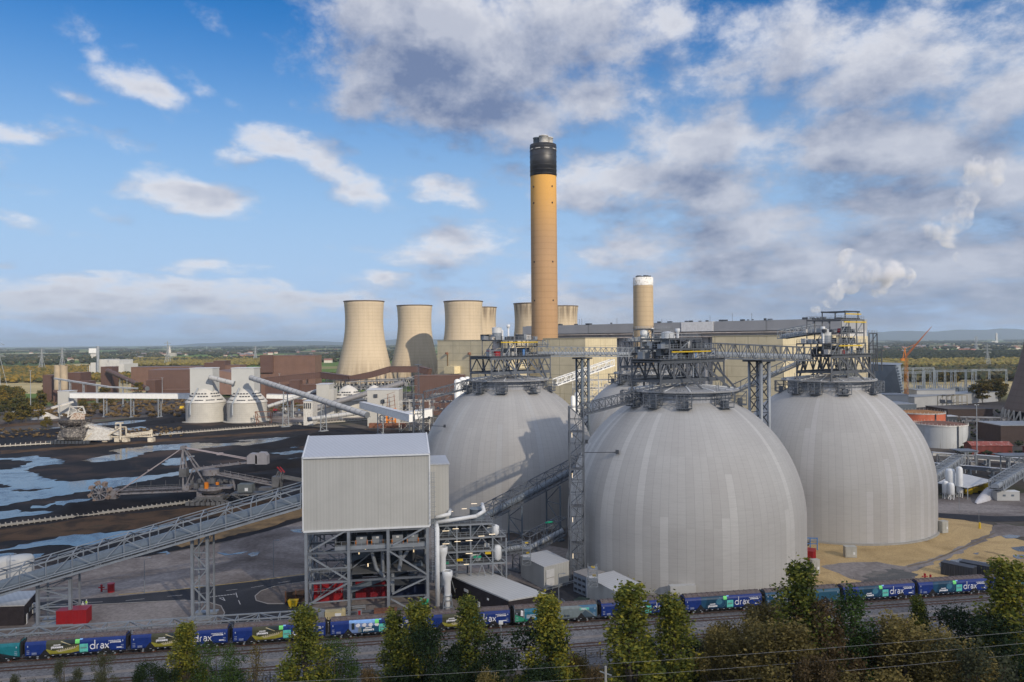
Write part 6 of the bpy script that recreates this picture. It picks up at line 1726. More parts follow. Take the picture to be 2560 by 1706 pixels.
def gantry(label, a, b, h, n, m):
 a, b = Vector(a), Vector(b); t = thing('substation_gantry', label, 'gantry', tuple(a), 'substation gantries'); lg, bm = MB(), MB(); s = Vector((0, 1, 0))
 for i in range(n + 1):
  p = a.lerp(b, i / n)
  for k in (-1.2, 1.2): lg.beam(p + Vector((k, 0, 0)), p + Vector((k * .5, 0, h)), .5)
  for j in range(6): k = 1 if j % 2 else -1; lg.beam(p + Vector((1.1 * k, 0, h * j / 6)), p + Vector((-.9 * k, 0, h * (j + 1) / 6)), .3)
 for z in (h, h - 1.6): bm.beam(a + Vector((0, 0, z)), b + Vector((0, 0, z)), .45)
 q_ = n * 5
 for i in range(q_): bm.beam(a.lerp(b, i / q_) + Vector((0, 0, h if i % 2 else h - 1.6)), a.lerp(b, (i + 1) / q_) + Vector((0, 0, h - 1.6 if i % 2 else h)), .25)
 lg.build('posts', m, t); bm.build('lattice_beam', m, t)
gm = mat('substation_steel', (.20, .235, .27), .6)
for k, (x0, x1, yt, d, n) in enumerate(((2255, 2334, 918, 905, 3), (2310, 2439, 924, 860, 5), (2341, 2414, 924, 800, 2), (2250, 2325, 928, 840, 4), (2430, 2515, 922, 900, 2))):
 gantry('%s steel gantry of the substation behind the crane' % ('rear left', 'rear middle', 'nearest tall', 'front left', 'far right')[k], (P(x0, HY, d).x, d, 0), (P(x1, HY, d).x, d, 0), zat(x0, yt, d), n, gm)
rnd = random.Random(21); t = thing('transformer_bay', 'crowded insulators and transformers under the substation gantries', 'electrical equipment', (P(2330, HY, 830).x, 830, 0))
for nm, m_, cnt in (('insulators', mat('insulator_grey', (.30, .32, .34), .6), 90), ('transformers', tankgrey, 24)):
 mb = MB()
 for i in range(cnt):
  d = rnd.uniform(780, 900); x = P(rnd.uniform(2262, 2440), HY, d).x
  if nm == 'insulators': mb.beam((x, d, 0), (x, d, rnd.uniform(4, 11)), rnd.uniform(.3, .7));
  else: s_ = rnd.uniform(3, 6); mb.box((x, d, s_ * .5), (s_, s_, s_))
 kind(mb.build(nm, m_, t), 'stuff')
lamp_post('tall slim lamp mast with white lamp cluster, right of the white storage tank', (P(2440, HY, 386).x, 386, 0), 26.5, 2, .28)
lamp_post('thin lamp post on the gravel beside the white vertical tanks', G(*c4(1190, 545)), 7.5, 1, .09)
# conveyor galleries at the right edge
t_ = gallery('conveyor_gallery', 'short conveyor bridge emerging from behind the right dome, rising right', 'conveyor', P(2310, 1215, 300), P(2398, 1152, 345), 4.2, 3.0, 3.2, steel, 1.2, chord=.32)
t_ = gallery('conveyor_gallery', 'conveyor bridge at the right edge rising from beside the white cabin', 'conveyor', P(2490, 1222, 285), P(2590, 1158, 330), 4.6, 3.2, 3.4, steel, 1.3, chord=.34)
def portal(label, px, d, top, m=steel):
 a, b = P(px[0], HY, d), P(px[1], HY, d); t = thing('portal_frame', label, 'steel structure', (a.x, d, 0), 'portal frames at the right edge'); mb = MB(); zt = zat(px[0], top, d)
 for p in (a, b):
  for y in (0, 6): mb.beam((p.x, d + y, 0), (p.x, d + y, zt), .4)
 for y in (0, 6): mb.beam((a.x - 2, d + y, zt), (b.x + 1, d + y, zt), .5); mb.beam((a.x, d + y, zt), ((a.x + b.x) / 2, d + y, zt - 4), .25); mb.beam((b.x, d + y, zt), ((a.x + b.x) / 2, d + y, zt - 4), .25)
 mb.build('frame', m, t); MB().prism([(a.x - 3, d - 1), (b.x + 1, d - 1), (b.x + 1, d + 7), (a.x - 3, d + 7)], zt + .3, zt + .5).build('canopy', msteel, t)
portal('portal frame with flat canopy above the short conveyor bridge', (2410, 2437), 345, 1128); portal('portal frame over the conveyor bridge at the right edge', (2522, 2580), 318, 1140)
for k, (x0, y0, x1, y1, d) in enumerate(((2330, 1133, 2600, 1156, 370), (2440, 1140, 2600, 1152, 350), (2330, 1160, 2520, 1176, 340))):
 box_gallery('%s pipe bridge crossing behind the right hand conveyors' % ('upper pale', 'middle grey', 'lower grey')[k], P(x0, y0, d), P(x1, y1, d - 6), 1.8, 1.5, (dirtywhite, msteel, msteel)[k], (.2, .5, .8), 'pipe_bridge', None, 'pipe bridges at the right edge')
pipe_rack('rack of thin pipes below the orange and white tanks', (P(2345, 1140, 365).x, 365, 0), (P(2440, 1140, 360).x, 360, 0), 5, 2, 9, msteel, 5)
pipe_rack('low cluttered rack in front of the flat roofed building at the far right', (P(2440, 1090, 470).x, 470, 0), (P(2600, 1090, 470).x, 460, 0), 4.5, 2, 10, msteel, 8)
pipe_rack('cluttered pipe field beside the foot of the brown cooling tower', (P(2380, 1060, 540).x, 540, 0), (P(2500, 1060, 540).x, 530, 0), 5, 2, 13, mat('rack_pipes2', (.16, .15, .15), .7), 12)
pipe_rack('beige trestle rack in front of the long white building', (P(2355, 1000, 640).x, 640, 0), (P(2424, 1000, 640).x, 650, 0), zat(2390, 988, 640), 2, 11, mat('beige_steel', (.34, .29, .18), .6), 8)
# gas tanks, sheds, tunnel tent
def vtank(label, sx, sb, r, h, legs=True):
 p = G(sx, sb); t = thing('gas_tank', label, 'tank', tuple(p), 'white vertical gas tanks'); z0 = 1.5
 MB().lathe([(.05, z0), (r * .7, z0 + .25), (r, z0 + .8), (r, z0 + h - .8), (r * .7, z0 + h - .2), (.05, z0 + h)], p, 20).build('vessel', white, t, True)
 lg = MB()
 for a in (45, 135, 225, 315): lg.beam(p + Vector((r * .8 * math.cos(R(a)), r * .8 * math.sin(R(a)), 0)), p + Vector((r * .8 * math.cos(R(a)), r * .8 * math.sin(R(a)), z0 + .9)), .22)
 lg.tube(p + Vector((r + .2, 0, .5)), p + Vector((r + .2, 0, h)), .08, 6); lg.build('legs', white, t)
vtank('small white vertical gas tank, leftmost of the four', *c4(1108, 466), 1.1, 5.2); vtank('small white vertical gas tank in front of the fat one', *c4(1141, 472), 1.15, 4.9)
vtank('fat white vertical gas tank with domed top', *c4(1138, 452), 1.7, 9.0); vtank('tall slim white vertical gas tank, rightmost of the four', *c4(1192, 460), 1.1, 10.2)
def px_roof(name, label, cat, pts, z, z0, m, rm, group=None, th=.2):
 W = [G(*p, z=z) for p in pts]; c = sum(W, Vector()) / len(W); t = thing(name, label, cat, (c.x, c.y, z0), group)
 I = [c + (v - c) * .985 for v in W]
 if m: MB().prism(I, z0, z).build('wall', m, t)
 MB().prism(W, z + .002, z + th).build('roof', rm, t); return t, W
t, W = px_roof('open_shed', 'flat white roofed open shed with yellow skips under its edge', 'shed', [c4(1055, 375), c4(1180, 312), c4(1392, 360), c4(1240, 405)], 4.2, 0, None, mat('white_roof', (.50, .50, .49), .6))
mb = MB()
for v in W: mb.beam((v.x, v.y, 0), (v.x, v.y, 4.2), .25)
I = [v + (sum(W, Vector()) / 4 - v) * .12 for v in W]; mb.beam((I[0].x, I[0].y, 0), (I[1].x, I[1].y, 0), .1)
mb.build('posts', steel, t); MB().prism([I[0], I[1], I[2], I[3]], 3.6, 4.0).build('painted_shade_slab', dsteel, t)  # dark slab put in as the shade under the roof
for k in range(4):
 p = G(*c4(1240 + k * 33, 440 - k * 10)); o = MB().hexa([p + Vector((x, y, .2)) for x, y in ((-1.2, -1), (1.2, -1), (1.2, 1), (-1.2, 1))], [p + Vector((x, y, 2.3)) for x, y in ((-1.5, -1.2), (1.5, -1.2), (1.5, 1.2), (-1.5, 1.2))]).build('yellow_skip', yellow, None, off=p)
 tag(o, ('leftmost', 'second', 'third', 'rightmost')[k] + ' yellow skip under the edge of the white shed roof', 'skip', 'yellow skips by the open shed')
def tunnel():
 a, b = G(*c4(1290, 498)), G(*c4(1430, 425)); t = thing('inflatable_tunnel', 'white inflated tunnel tent tapering to a rounded end, by the small cabin', 'tent', tuple(a)); d = (b - a).normalized(); s = Vector((d.y, -d.x, 0)); L_ = (b - a).length
 vs, fs = [], []; n, k = 26, 10
 for i in range(n + 1):
  f = i / n; r = 3.2 * min(1, f * 1.5 + .02) ** .55 * (max(0.05, min(1, (1 - f) * 8)) ** .4) * (1 - .1 * (1 - f)) * (1 + .045 * math.cos(i * math.pi)); r = max(r, .05)
  c = a + d * (L_ * f)
  for j in range(k + 1): an = math.pi * j / k; v = c + s * (math.cos(an) * r) + Vector((0, 0, math.sin(an) * r * 1.05)); vs.append(tuple(v))
 for i in range(n):
  for j in range(k): fs.append((i * (k + 1) + j, i * (k + 1) + j + 1, (i + 1) * (k + 1) + j + 1, (i + 1) * (k + 1) + j))
 MB().add(vs, fs).build('ribbed_skin', mat('tent_fabric', (.50, .49, .50), .7, 0, .1, .4), t, True)
tunnel()
def container(label, c, L_, W_, h, az, m, name='container', cat='container', group=None, roof=None, doors=True, win=False):
 c = Vector(c); t = thing(name, label, cat, tuple(c), group); ca, sa = math.cos(az), math.sin(az)
 F = lambda x, y, z: (c.x + x * ca - y * sa, c.y + x * sa + y * ca, c.z + z); l, w_ = L_ / 2, W_ / 2
 MB().prism([F(-l, -w_, 0), F(l, -w_, 0), F(l, w_, 0), F(-l, w_, 0)], c.z + .12, c.z + h).build('body', m, t)
 MB().prism([F(-l - .06, -w_ - .06, 0), F(l + .06, -w_ - .06, 0), F(l + .06, w_ + .06, 0), F(-l - .06, w_ + .06, 0)], c.z + h, c.z + h + .12).build('lid', roof or m, t)
 rb = MB(); n = int(L_ / .6)
 for i in range(n): rb.beam(F(-l + .3 + i * .6, -w_ - .02, .25), F(-l + .3 + i * .6, -w_ - .02, h - .1), .12, .06)
 n = int(W_ / .6)
 for sx_ in (-l - .02, l + .02):
  for i in range(n): rb.beam(F(sx_, -w_ + .3 + i * .6, .25), F(sx_, -w_ + .3 + i * .6, h - .1), .06, .12)
 if doors: rb.build('ribs', m, t)
 if win:
  for y in (-.6, .6): MB().box(F(l + .03, y, h * .6), (.06, .8, .7), az).build('window', tankgrey, t)
  for x in (-1.5, 1.5): MB().box(F(x, -w_ - .03, h * .6), (1.0, .06, .7), az).build('window', tankgrey, t)
 return t
container('small white site cabin with two dark windows, beside the tunnel tent', G(*c4(1490, 482)) + Vector((0, 2, 0)), 8, 3.2, 3.4, R(-3), offw, 'site_cabin', 'cabin', roof=white, doors=False, win=True)
kio = mat('kiosk_cream', (.42, .41, .36), .6)
def kiosk(label, p, w_, h, az):
 t = container(label, p, w_, w_ * .7, h, az, kio, 'equipment_kiosk', 'cabinet', 'cream kiosks at the dome feet', doors=False)
 p = Vector(p); f = Vector((math.sin(az), -math.cos(az), 0)); s = Vector((math.cos(az), math.sin(az), 0))
 for k in (-1, 1): MB().box(p + f * (w_ * .35 + .03) + s * (w_ * .22 * k) + Vector((0, 0, h * .5)), (w_ * .36, .06, h * .8), az).build('door', kio, t)
 MB().box(p + f * (w_ * .35 + .08) + s * (w_ * .25) + Vector((0, 0, h * .45)), (.5, .04, .7), az).build('sign_plate', white, t)
kiosk('cream kiosk with a small white plate at the foot of the right dome', G(*c4(538, 815)), 3.0, 2.9, R(-5)); kiosk('cream kiosk at the right side of the right dome', G(*c4(1094, 670)), 2.4, 3.6, R(20)); kiosk('pale kiosk at the right side of the nearest dome, behind a poplar', G(*c4(328, 915)), 2.0, 3.6, R(10))
container('red container squeezed in beside the right edge of the nearest dome', G(*c4(308, 838)) + Vector((0, 1, 0)), 4.0, 2.4, 2.7, R(60), red)
container('small bright red box peeking out behind the right dome', G(*c4(1068, 602)) + Vector((-.6, 2, 0)), 2.0, 2.0, 3.4, 0, red)
t = thing('pipe_stand', 'small blue steel pipe frame between the nearest and right dome', 'steel structure', tuple(G(*c4(300, 765)))); p = G(*c4(300, 775)); mb = MB()
for x in (-2, 0, 2): mb.beam(p + Vector((x, 0, 0)), p + Vector((x, 0, 3.6)), .22)
mb.beam(p + Vector((-3, 0, 3.6)), p + Vector((2, 0, 3.4)), .25); mb.beam(p + Vector((-3, 0, 2)), p + Vector((2, 0, 1.8)), .2); mb.build('frame', blue, t)
dkc = mat('charcoal_container', (.045, .05, .06), .5)
p = G(*c4(1215, 950)); container('charcoal shipping container left one of the pair beside the train', p + Vector((.2, 2.4, 0)), 7.4, 2.8, 3.1, R(-50), dkc, group='charcoal shipping containers')
p = G(*c4(1330, 945)); container('charcoal shipping container right one of the pair beside the train', p + Vector((.2, 2.4, 0)), 7.4, 2.8, 3.1, R(-50), dkc, group='charcoal shipping containers')
p = G(*c4(1560, 915)); t = thing('tank_wagon', 'teal cylindrical tank at the right edge above the train', 'tank', tuple(p)); mb = MB(); mb.tube(p + Vector((6, 4, 1.9)), p + Vector((17, 7, 1.9)), 1.8, 20); mb.build('barrel', mat('teal_paint', (.01, .10, .13), .4), t, True); MB().box(p + Vector((11, 5, .3)), (8, 2, .6), .25).build('cradle', concrete, t)
def hydrant(label, p):
 t = thing('fire_hydrant', label, 'fire hydrant', tuple(p), 'red fire hydrants'); mb = MB(); p = Vector(p)
 mb.tube(p, p + Vector((0, 0, 1.5)), .22, 10); mb.tube(p + Vector((-.7, 0, 1.0)), p + Vector((.7, 0, 1.0)), .16, 8); mb.tube(p + Vector((1.6, .4, 0)), p + Vector((1.6, .4, 1.3)), .25, 8); mb.beam(p + Vector((0, 0, .5)), p + Vector((1.6, .4, .5)), .15); mb.build('standpipe', red, t)
 MB().lathe([(.3, 1.5), (.3, 1.65), (.05, 1.8)], p, 10).build('cap', red, t)
hydrant('red fire hydrant pair on the dark gravel in front of the right dome', G(*c4(985, 955)))
hydrant('red fire hydrant on the gravel left of the red drum', G(*c1(607, 1022)))
p = G(*c1(664, 1024)); t = thing('drum', 'bright red upright drum standing alone on the gravel', 'drum', tuple(p)); MB().lathe([(.8, 0), (.8, 2.0)], p, 18).build('shell', red, t, True); MB().lathe([(.8, 2.0), (.84, 2.0), (.84, 2.1), (.05, 2.1)], p, 18).build('lid', red, t)
p = G(*c4(1313, 645)); o = MB().lathe([(.1, 0), (.35, .05), (.3, 1.8), (.12, 2.0)], p, 12).build('marker_post', yellow, None, off=p); tag(o, 'short yellow marker post on the straw coloured ground right of the right dome', 'post'); o = MB().tube(p + Vector((.0, .4, 0)), p + Vector((0, .4, 6)), .05, 6).build('thin_pole', steel, None, off=p + Vector((0, .4, 0))); tag(o, 'very thin pole rising behind the yellow marker post', 'pole')


# ---------------------------------------------------------------- the freight train
def flat_paint(name, col, rough=.35):
 return mat(name, col, rough, 0, .16, 1.6)
navy = flat_paint('navy_wagon_paint', (.010, .032, .175)); teal = flat_paint('teal_wagon_paint', (.012, .16, .19)); tealg = flat_paint('turquoise_panel', (.12, .52, .43)); lime = flat_paint('lime_panel', (.20, .78, .20))
petrol = flat_paint('petrol_blue_paint', (.014, .065, .13)); greyw = flat_paint('grey_wagon_paint', (.17, .21, .22)); grn = flat_paint('green_wagon_paint', (.03, .26, .15))
wtxt = flat_paint('white_lettering', (.72, .72, .74)); ltxt = flat_paint('pale_lettering', (.45, .50, .60)); dtxt = flat_paint('dark_lettering', (.03, .05, .09)); skyb = flat_paint('light_blue_panel', (.22, .42, .78))
olive = flat_paint('olive_picture', (.06, .062, .035)); ylw = flat_paint('leaf_yellow_picture', (.27, .25, .035)); creamp = flat_paint('cream_picture', (.42, .37, .22)); darkp = flat_paint('dark_picture', (.02, .03, .035)); bluep = flat_paint('cloud_blue_picture', (.16, .24, .45)); turb = flat_paint('turbine_picture', (.010, .045, .085)); turl = flat_paint('turbine_light_picture', (.05, .17, .24)); skin = flat_paint('pink_picture', (.5, .3, .25))
roofw = mat('wagon_hatch_roof', (.125, .105, .10), .8, 0, .25, 1.2, (.10, .05, .035), .35)
under = mat('wagon_underframe', (.012, .012, .013), .7)
TXT = {}
def text_mesh(s, size, bold=0.0):
 key = (s, size, bold)
 if key in TXT: return TXT[key]
 cu = bpy.data.curves.new('lettering', 'FONT'); cu.body = s; cu.size = size; cu.extrude = .012; cu.offset = bold; cu.align_x = 'CENTER'; cu.align_y = 'CENTER'; cu.resolution_u = 3; cu.space_character = .95
 ob = bpy.data.objects.new('lettering', cu); C.objects.link(ob)
 me = bpy.data.meshes.new_from_object(ob.evaluated_get(bpy.context.evaluated_depsgraph_get()))
 bpy.data.objects.remove(ob); TXT[key] = me
 return me
def letters(parent, s, x, z, size, m, y=-1.53, bold=.02, name='lettering'):
 me = text_mesh(s, size, bold).copy(); me.materials.clear(); me.materials.append(m)
 o = bpy.data.objects.new(name, me); C.objects.link(o); o.parent = parent; o.rotation_euler = (R(90), 0, 0); o.location = (x, y, z); return o
def drax(parent, x, z, k, m):
 """the four rounded letters of the wagon side, drawn with round strokes"""
 mb = MB(); y = -1.55; r = .085 * k
 def arc(cx, cz, rr, a0, a1, n=14):
  ps = [Vector((cx + rr * math.cos(R(a0 + (a1 - a0) * i / n)), y, cz + rr * math.sin(R(a0 + (a1 - a0) * i / n)))) for i in range(n + 1)]
  for a, b in zip(ps[:-1], ps[1:]): mb.tube(a, b, r, 6)
 def st(x0, z0, x1, z1): mb.tube((x0, y, z0), (x1, y, z1), r, 6)
 u = .40 * k
 arc(x, z, u, 0, 360, 20); st(x + u, z - u, x + u, z + 1.25 * k * .95)
 x2 = x + 1.95 * u; st(x2, z - u, x2, z + u * .4); arc(x2 + u * .75, z + u * .25, u * .75, 95, 180, 8)
 x3 = x2 + 2.2 * u; arc(x3, z - u * .38, u * .62, 0, 360, 14); st(x3 + u * .72, z - u, x3 + u * .72, z + u * .35); arc(x3 + u * .0, z + u * .3, u * .72, 0, 130, 8)
 x4 = x3 + 1.35 * u; st(x4, z - u, x4 + u * 1.5, z + u); st(x4, z + u, x4 + u * 1.5, z - u)
 return mb.build('drax_lettering', m, parent, off=(0, 0, 0) if False else None)
WL = 18.4
def side_prof():
 return [(1.34, 1.05), (1.48, 1.3), (1.50, 3.1), (1.40, 3.45), (1.05, 3.78)]
def yz_at(z):
 pr = side_prof()
 for (y0, z0), (y1, z1) in zip(pr[:-1], pr[1:]):
  if z0 <= z <= z1: return y0 + (y1 - y0) * (z - z0) / (z1 - z0)
 return pr[-1][0]
def panel(parent, pts, m, name='livery_panel', lift=.012):
 """coloured patch lying on the wagon side; pts are (x, z)"""
 mb = MB(); n = len(pts)
 zs = sorted({z for _, z in side_prof()} | {z for _, z in pts})
 # slice the polygon at the profile's breaks so that it hugs the side
 def clip(poly, z, above):
  out = []
  for (xa, za), (xb, zb) in zip(poly, poly[1:] + poly[:1]):
   ia, ib = (za >= z) == above or za == z, (zb >= z) == above or zb == z
   if ia: out.append((xa, za))
   if ia != ib and za != zb: f = (z - za) / (zb - za); out.append((xa + (xb - xa) * f, z))
  return out
 lo = min(z for _, z in pts); hi = max(z for _, z in pts); br = [lo] + [z for _, z in side_prof() if lo < z < hi] + [hi]
 for a, b in zip(br[:-1], br[1:]):
  po = clip(clip(list(pts), a, True), b, False)
  if len(po) >= 3:
   ya = lambda z: -(yz_at(z) + lift)
   mb.add([(x, ya(z), z) for x, z in po], [tuple(range(len(po)))])
 if mb.f: mb.build(name, m, parent)
def wagon_shell(base):
 t = bpy.data.objects.new('hopper_wagon', None); C.objects.link(t)
 b = MB(); l = WL / 2; pr = side_prof()
 loop = [(-y, z) for y, z in pr] + [(y, z) for y, z in pr[::-1]]
 b.hexa([(-l, y, z) for y, z in loop], [(l, y, z) for y, z in loop]); b.build('body', base, t)
 r = MB(); r.hexa([(-l + .1, y, z) for y, z in ((-1.04, 3.79), (-.5, 4.12), (.5, 4.12), (1.04, 3.79))], [(l - .1, y, z) for y, z in ((-1.04, 3.79), (-.5, 4.12), (.5, 4.12), (1.04, 3.79))])
 for i in range(14): x = -l + .7 + i * 1.3; r.beam((x, -1.0, 3.84), (x, -.5, 4.15), .1); r.beam((x, -.5, 4.15), (x, .5, 4.15), .1)
 r.beam((-l, -1.12, 3.72), (l, -1.12, 3.72), .1); r.build('hatch_roof', roofw, t)
 for s in (-1, 1):
  e = MB(); e.hexa([(s * (l - .01), y, z) for y, z in ((-1.2, 1.1), (1.2, 1.1), (1.0, 3.6), (-1.0, 3.6))], [(s * (l + .35), y, z) for y, z in ((-1.0, 1.3), (1.0, 1.3), (.8, 3.3), (-.8, 3.3))]); e.beam((s * (l + .25), -1.25, 1.0), (s * (l + .25), -1.0, 3.9), .12); e.beam((s * (l + .25), 1.25, 1.0), (s * (l + .25), 1.0, 3.9), .12); e.build('end_wall', black, t)
  h = MB(); x = s * (l - 3.6); h.hexa([(x - 1.0, -1.535, 1.04), (x + 1.0, -1.535, 1.04), (x + .05, -1.535, 2.15), (x - .05, -1.535, 2.15)], [(x - 1.0, -1.50, 1.04), (x + 1.0, -1.50, 1.04), (x + .05, -1.50, 2.15), (x - .05, -1.50, 2.15)]); h.build('chute_opening', black, t)
  g_ = MB(); g_.box((s * (l - 3.1), 0, .55), (2.9, 2.2, .35)); g_.box((s * (l - 3.1), -1.05, .5), (2.5, .15, .5)); g_ = g_.build('bogie_frame', under, t)
  for dx in (-1.0, 1.0):
   w_ = MB(); w_.tube((s * (l - 3.1) + dx, -.95, .46), (s * (l - 3.1) + dx, .95, .46), .46, 16); w_.build('wheel', rust, g_)
   MB().tube((s * (l - 3.1) + dx, -1.16, .46), (s * (l - 3.1) + dx, -1.1, .46), .2, 10).build('axle_box', steel, g_)
  MB().tube((s * (l + .3), 0, 1.0), (s * (l + .75), 0, 1.0), .12, 8).build('coupler', under, t)
 u = MB(); u.box((0, 0, .95), (WL - .2, 2.3, .24)); u.box((0, 0, .72), (9.5, 1.6, .4)); u.beam((-l, -1.4, .98), (l, -1.4, .98), .14, .12)
 for i in range(16): u.box((-l + .6 + i * 1.15, -1.42, .84), (.3, .1, .2))
 u.build('underframe', under, t)
 sm = MB()
 for i in range(13): sm.box((-l + .9 + i * 1.38, -1.5, .93), (.34, .05, .07))
 for x in (-l + .5, l - .5): sm.box((x, -1.53, 2.9), (.16, .05, .28))
 for x in (-l + .55, l - .6):
  for z in (1.5, 1.8, 2.1): sm.box((x, -1.53, z), (.5, .03, .06))
 sm.build('small_marks', ltxt, t)
 return t
def brand(t, pic, txx=-3.2):
 x0, x1 = -5.4, .65
 if pic == 'leaf':
  panel(t, [(x0, 1.12), (x1, 1.3), (x1, 3.7), (x0, 3.7)], olive); panel(t, [(x0, 1.1), (-1.0, 1.1), (x1, 1.5), (x1, 2.6), (-2.3, 2.0), (-4.0, 1.75), (x0, 2.2)], ylw, lift=.02)
  panel(t, [(-3.6, 1.85), (x1 - .1, 2.55), (-.3, 1.95), (-3.1, 1.45)], creamp, lift=.028); panel(t, [(-2.8, 3.4), (-1.0, 2.7), (-.9, 2.8), (-2.6, 3.5)], creamp, lift=.028); panel(t, [(-2.6, 2.7), (x1, 2.9), (x1, 3.6), (-2.2, 3.6)], darkp, lift=.024)
  for i in range(8): x = -3.1 + i * .42; panel(t, [(x, 1.72 + i * .07), (x + .15, 1.72 + i * .07), (x + .3, 2.0 + i * .07), (x + .18, 2.0 + i * .07)], darkp, lift=.036)
  px, pz = -3.4, 2.45
 elif pic == 'towers':
  panel(t, [(x0, 1.12), (x1, 1.12), (x1, 3.7), (x0, 3.7)], bluep); panel(t, [(x0, 3.2), (x1, 3.0), (x1, 3.7), (x0, 3.7)], skyb, lift=.02); panel(t, [(-3.2, 1.12), (x1, 1.12), (x1, 2.6), (-3.2, 2.2)], petrol, lift=.022)
  for i in range(4): x = -3.9 + i * 1.3; panel(t, [(x, 2.4), (x + .5, 2.3), (x + .8, 2.7), (x + .55, 3.1), (x + .1, 3.0), (x - .2, 2.7)], wtxt, lift=.03)
  for i in range(2): x = -3.6 + i * 1.4; panel(t, [(x, 1.3), (x + .8, 1.3), (x + .65, 2.3), (x + .12, 2.3)], greyw, lift=.034)
  panel(t, [(-4.9, 1.9), (-4.3, 1.9), (-4.3, 3.2), (-4.9, 3.2)], darkp, lift=.03); px, pz = -1.4, 1.75
 else:
  panel(t, [(x0, 1.12), (x1, 1.12), (x1, 3.7), (x0, 3.7)], turb)
  pts = [(-1.0 + 1.15 * math.cos(i / 16 * 6.283), 2.35 + .95 * math.sin(i / 16 * 6.283)) for i in range(16)]; panel(t, pts, petrol, lift=.02)
  pts = [(-1.1 + .75 * math.cos(i / 14 * 6.283), 2.5 + .62 * math.sin(i / 14 * 6.283)) for i in range(14)]; panel(t, pts, turl, lift=.028)
  for i in range(13): a = R(-80 + i * 14); panel(t, [(-.95 + 1.25 * math.cos(a), 2.3 + 1.05 * math.sin(a)), (-.95 + 1.42 * math.cos(a), 2.3 + 1.2 * math.sin(a)), (-.95 + 1.42 * math.cos(a + .12), 2.3 + 1.2 * math.sin(a + .12)), (-.95 + 1.25 * math.cos(a + .12), 2.3 + 1.05 * math.sin(a + .12))], turl, lift=.03)
  panel(t, [(x0, 1.4), (-4.4, 1.6), (-4.0, 3.4), (-4.9, 3.6), (x0, 3.2)], petrol, lift=.02); px, pz = -2.7, 1.7
 letters(t, 'renewable', px, pz + .42, .32, wtxt); letters(t, 'pioneers', px, pz, .66, wtxt, bold=.03)
 panel(t, [(-.1, 2.9), (.72, 2.9), (.72, 3.62), (-.1, 3.62)], lime, 'lime_square', .045); panel(t, [(.72, 3.5), (1.2, 3.5), (1.3, 3.72), (.72, 3.72)], skyb, 'blue_square', .045)
 panel(t, [(.72, 1.12), (2.25, 1.12), (2.25, 2.75), (.72, 2.75)], tealg, 'turquoise_square', .04); panel(t, [(.9, 1.85), (2.05, 1.85), (2.05, 2.15), (.9, 2.15)], flat_paint('faded_print', (.13, .25, .25)), 'small_print', .05); panel(t, [(1.5, 1.22), (2.05, 1.22), (2.05, 1.3), (1.5, 1.3)], darkp, 'small_print', .05)
 drax(t, 3.1, 2.1, 1.06, wtxt)
 letters(t, 'powering the northern', 7.2, 3.02, .26, wtxt, -1.545, .008); letters(t, 'powerhouse', 7.35, 2.74, .42, wtxt, bold=.02)
 panel(t, [(7.55, 1.55), (8.45, 1.55), (8.45, 1.75), (7.55, 1.75)], wtxt, 'number_plate', .03); panel(t, [(5.5, 1.25), (6.4, 1.25), (6.4, 1.33), (5.5, 1.33)], ltxt, 'small_print', .03)
 for z in (1.25, 1.42, 1.58): panel(t, [(-8.0, z), (-7.1, z), (-7.1, z + .06), (-8.0, z + .06)], ltxt, 'small_print', .03)
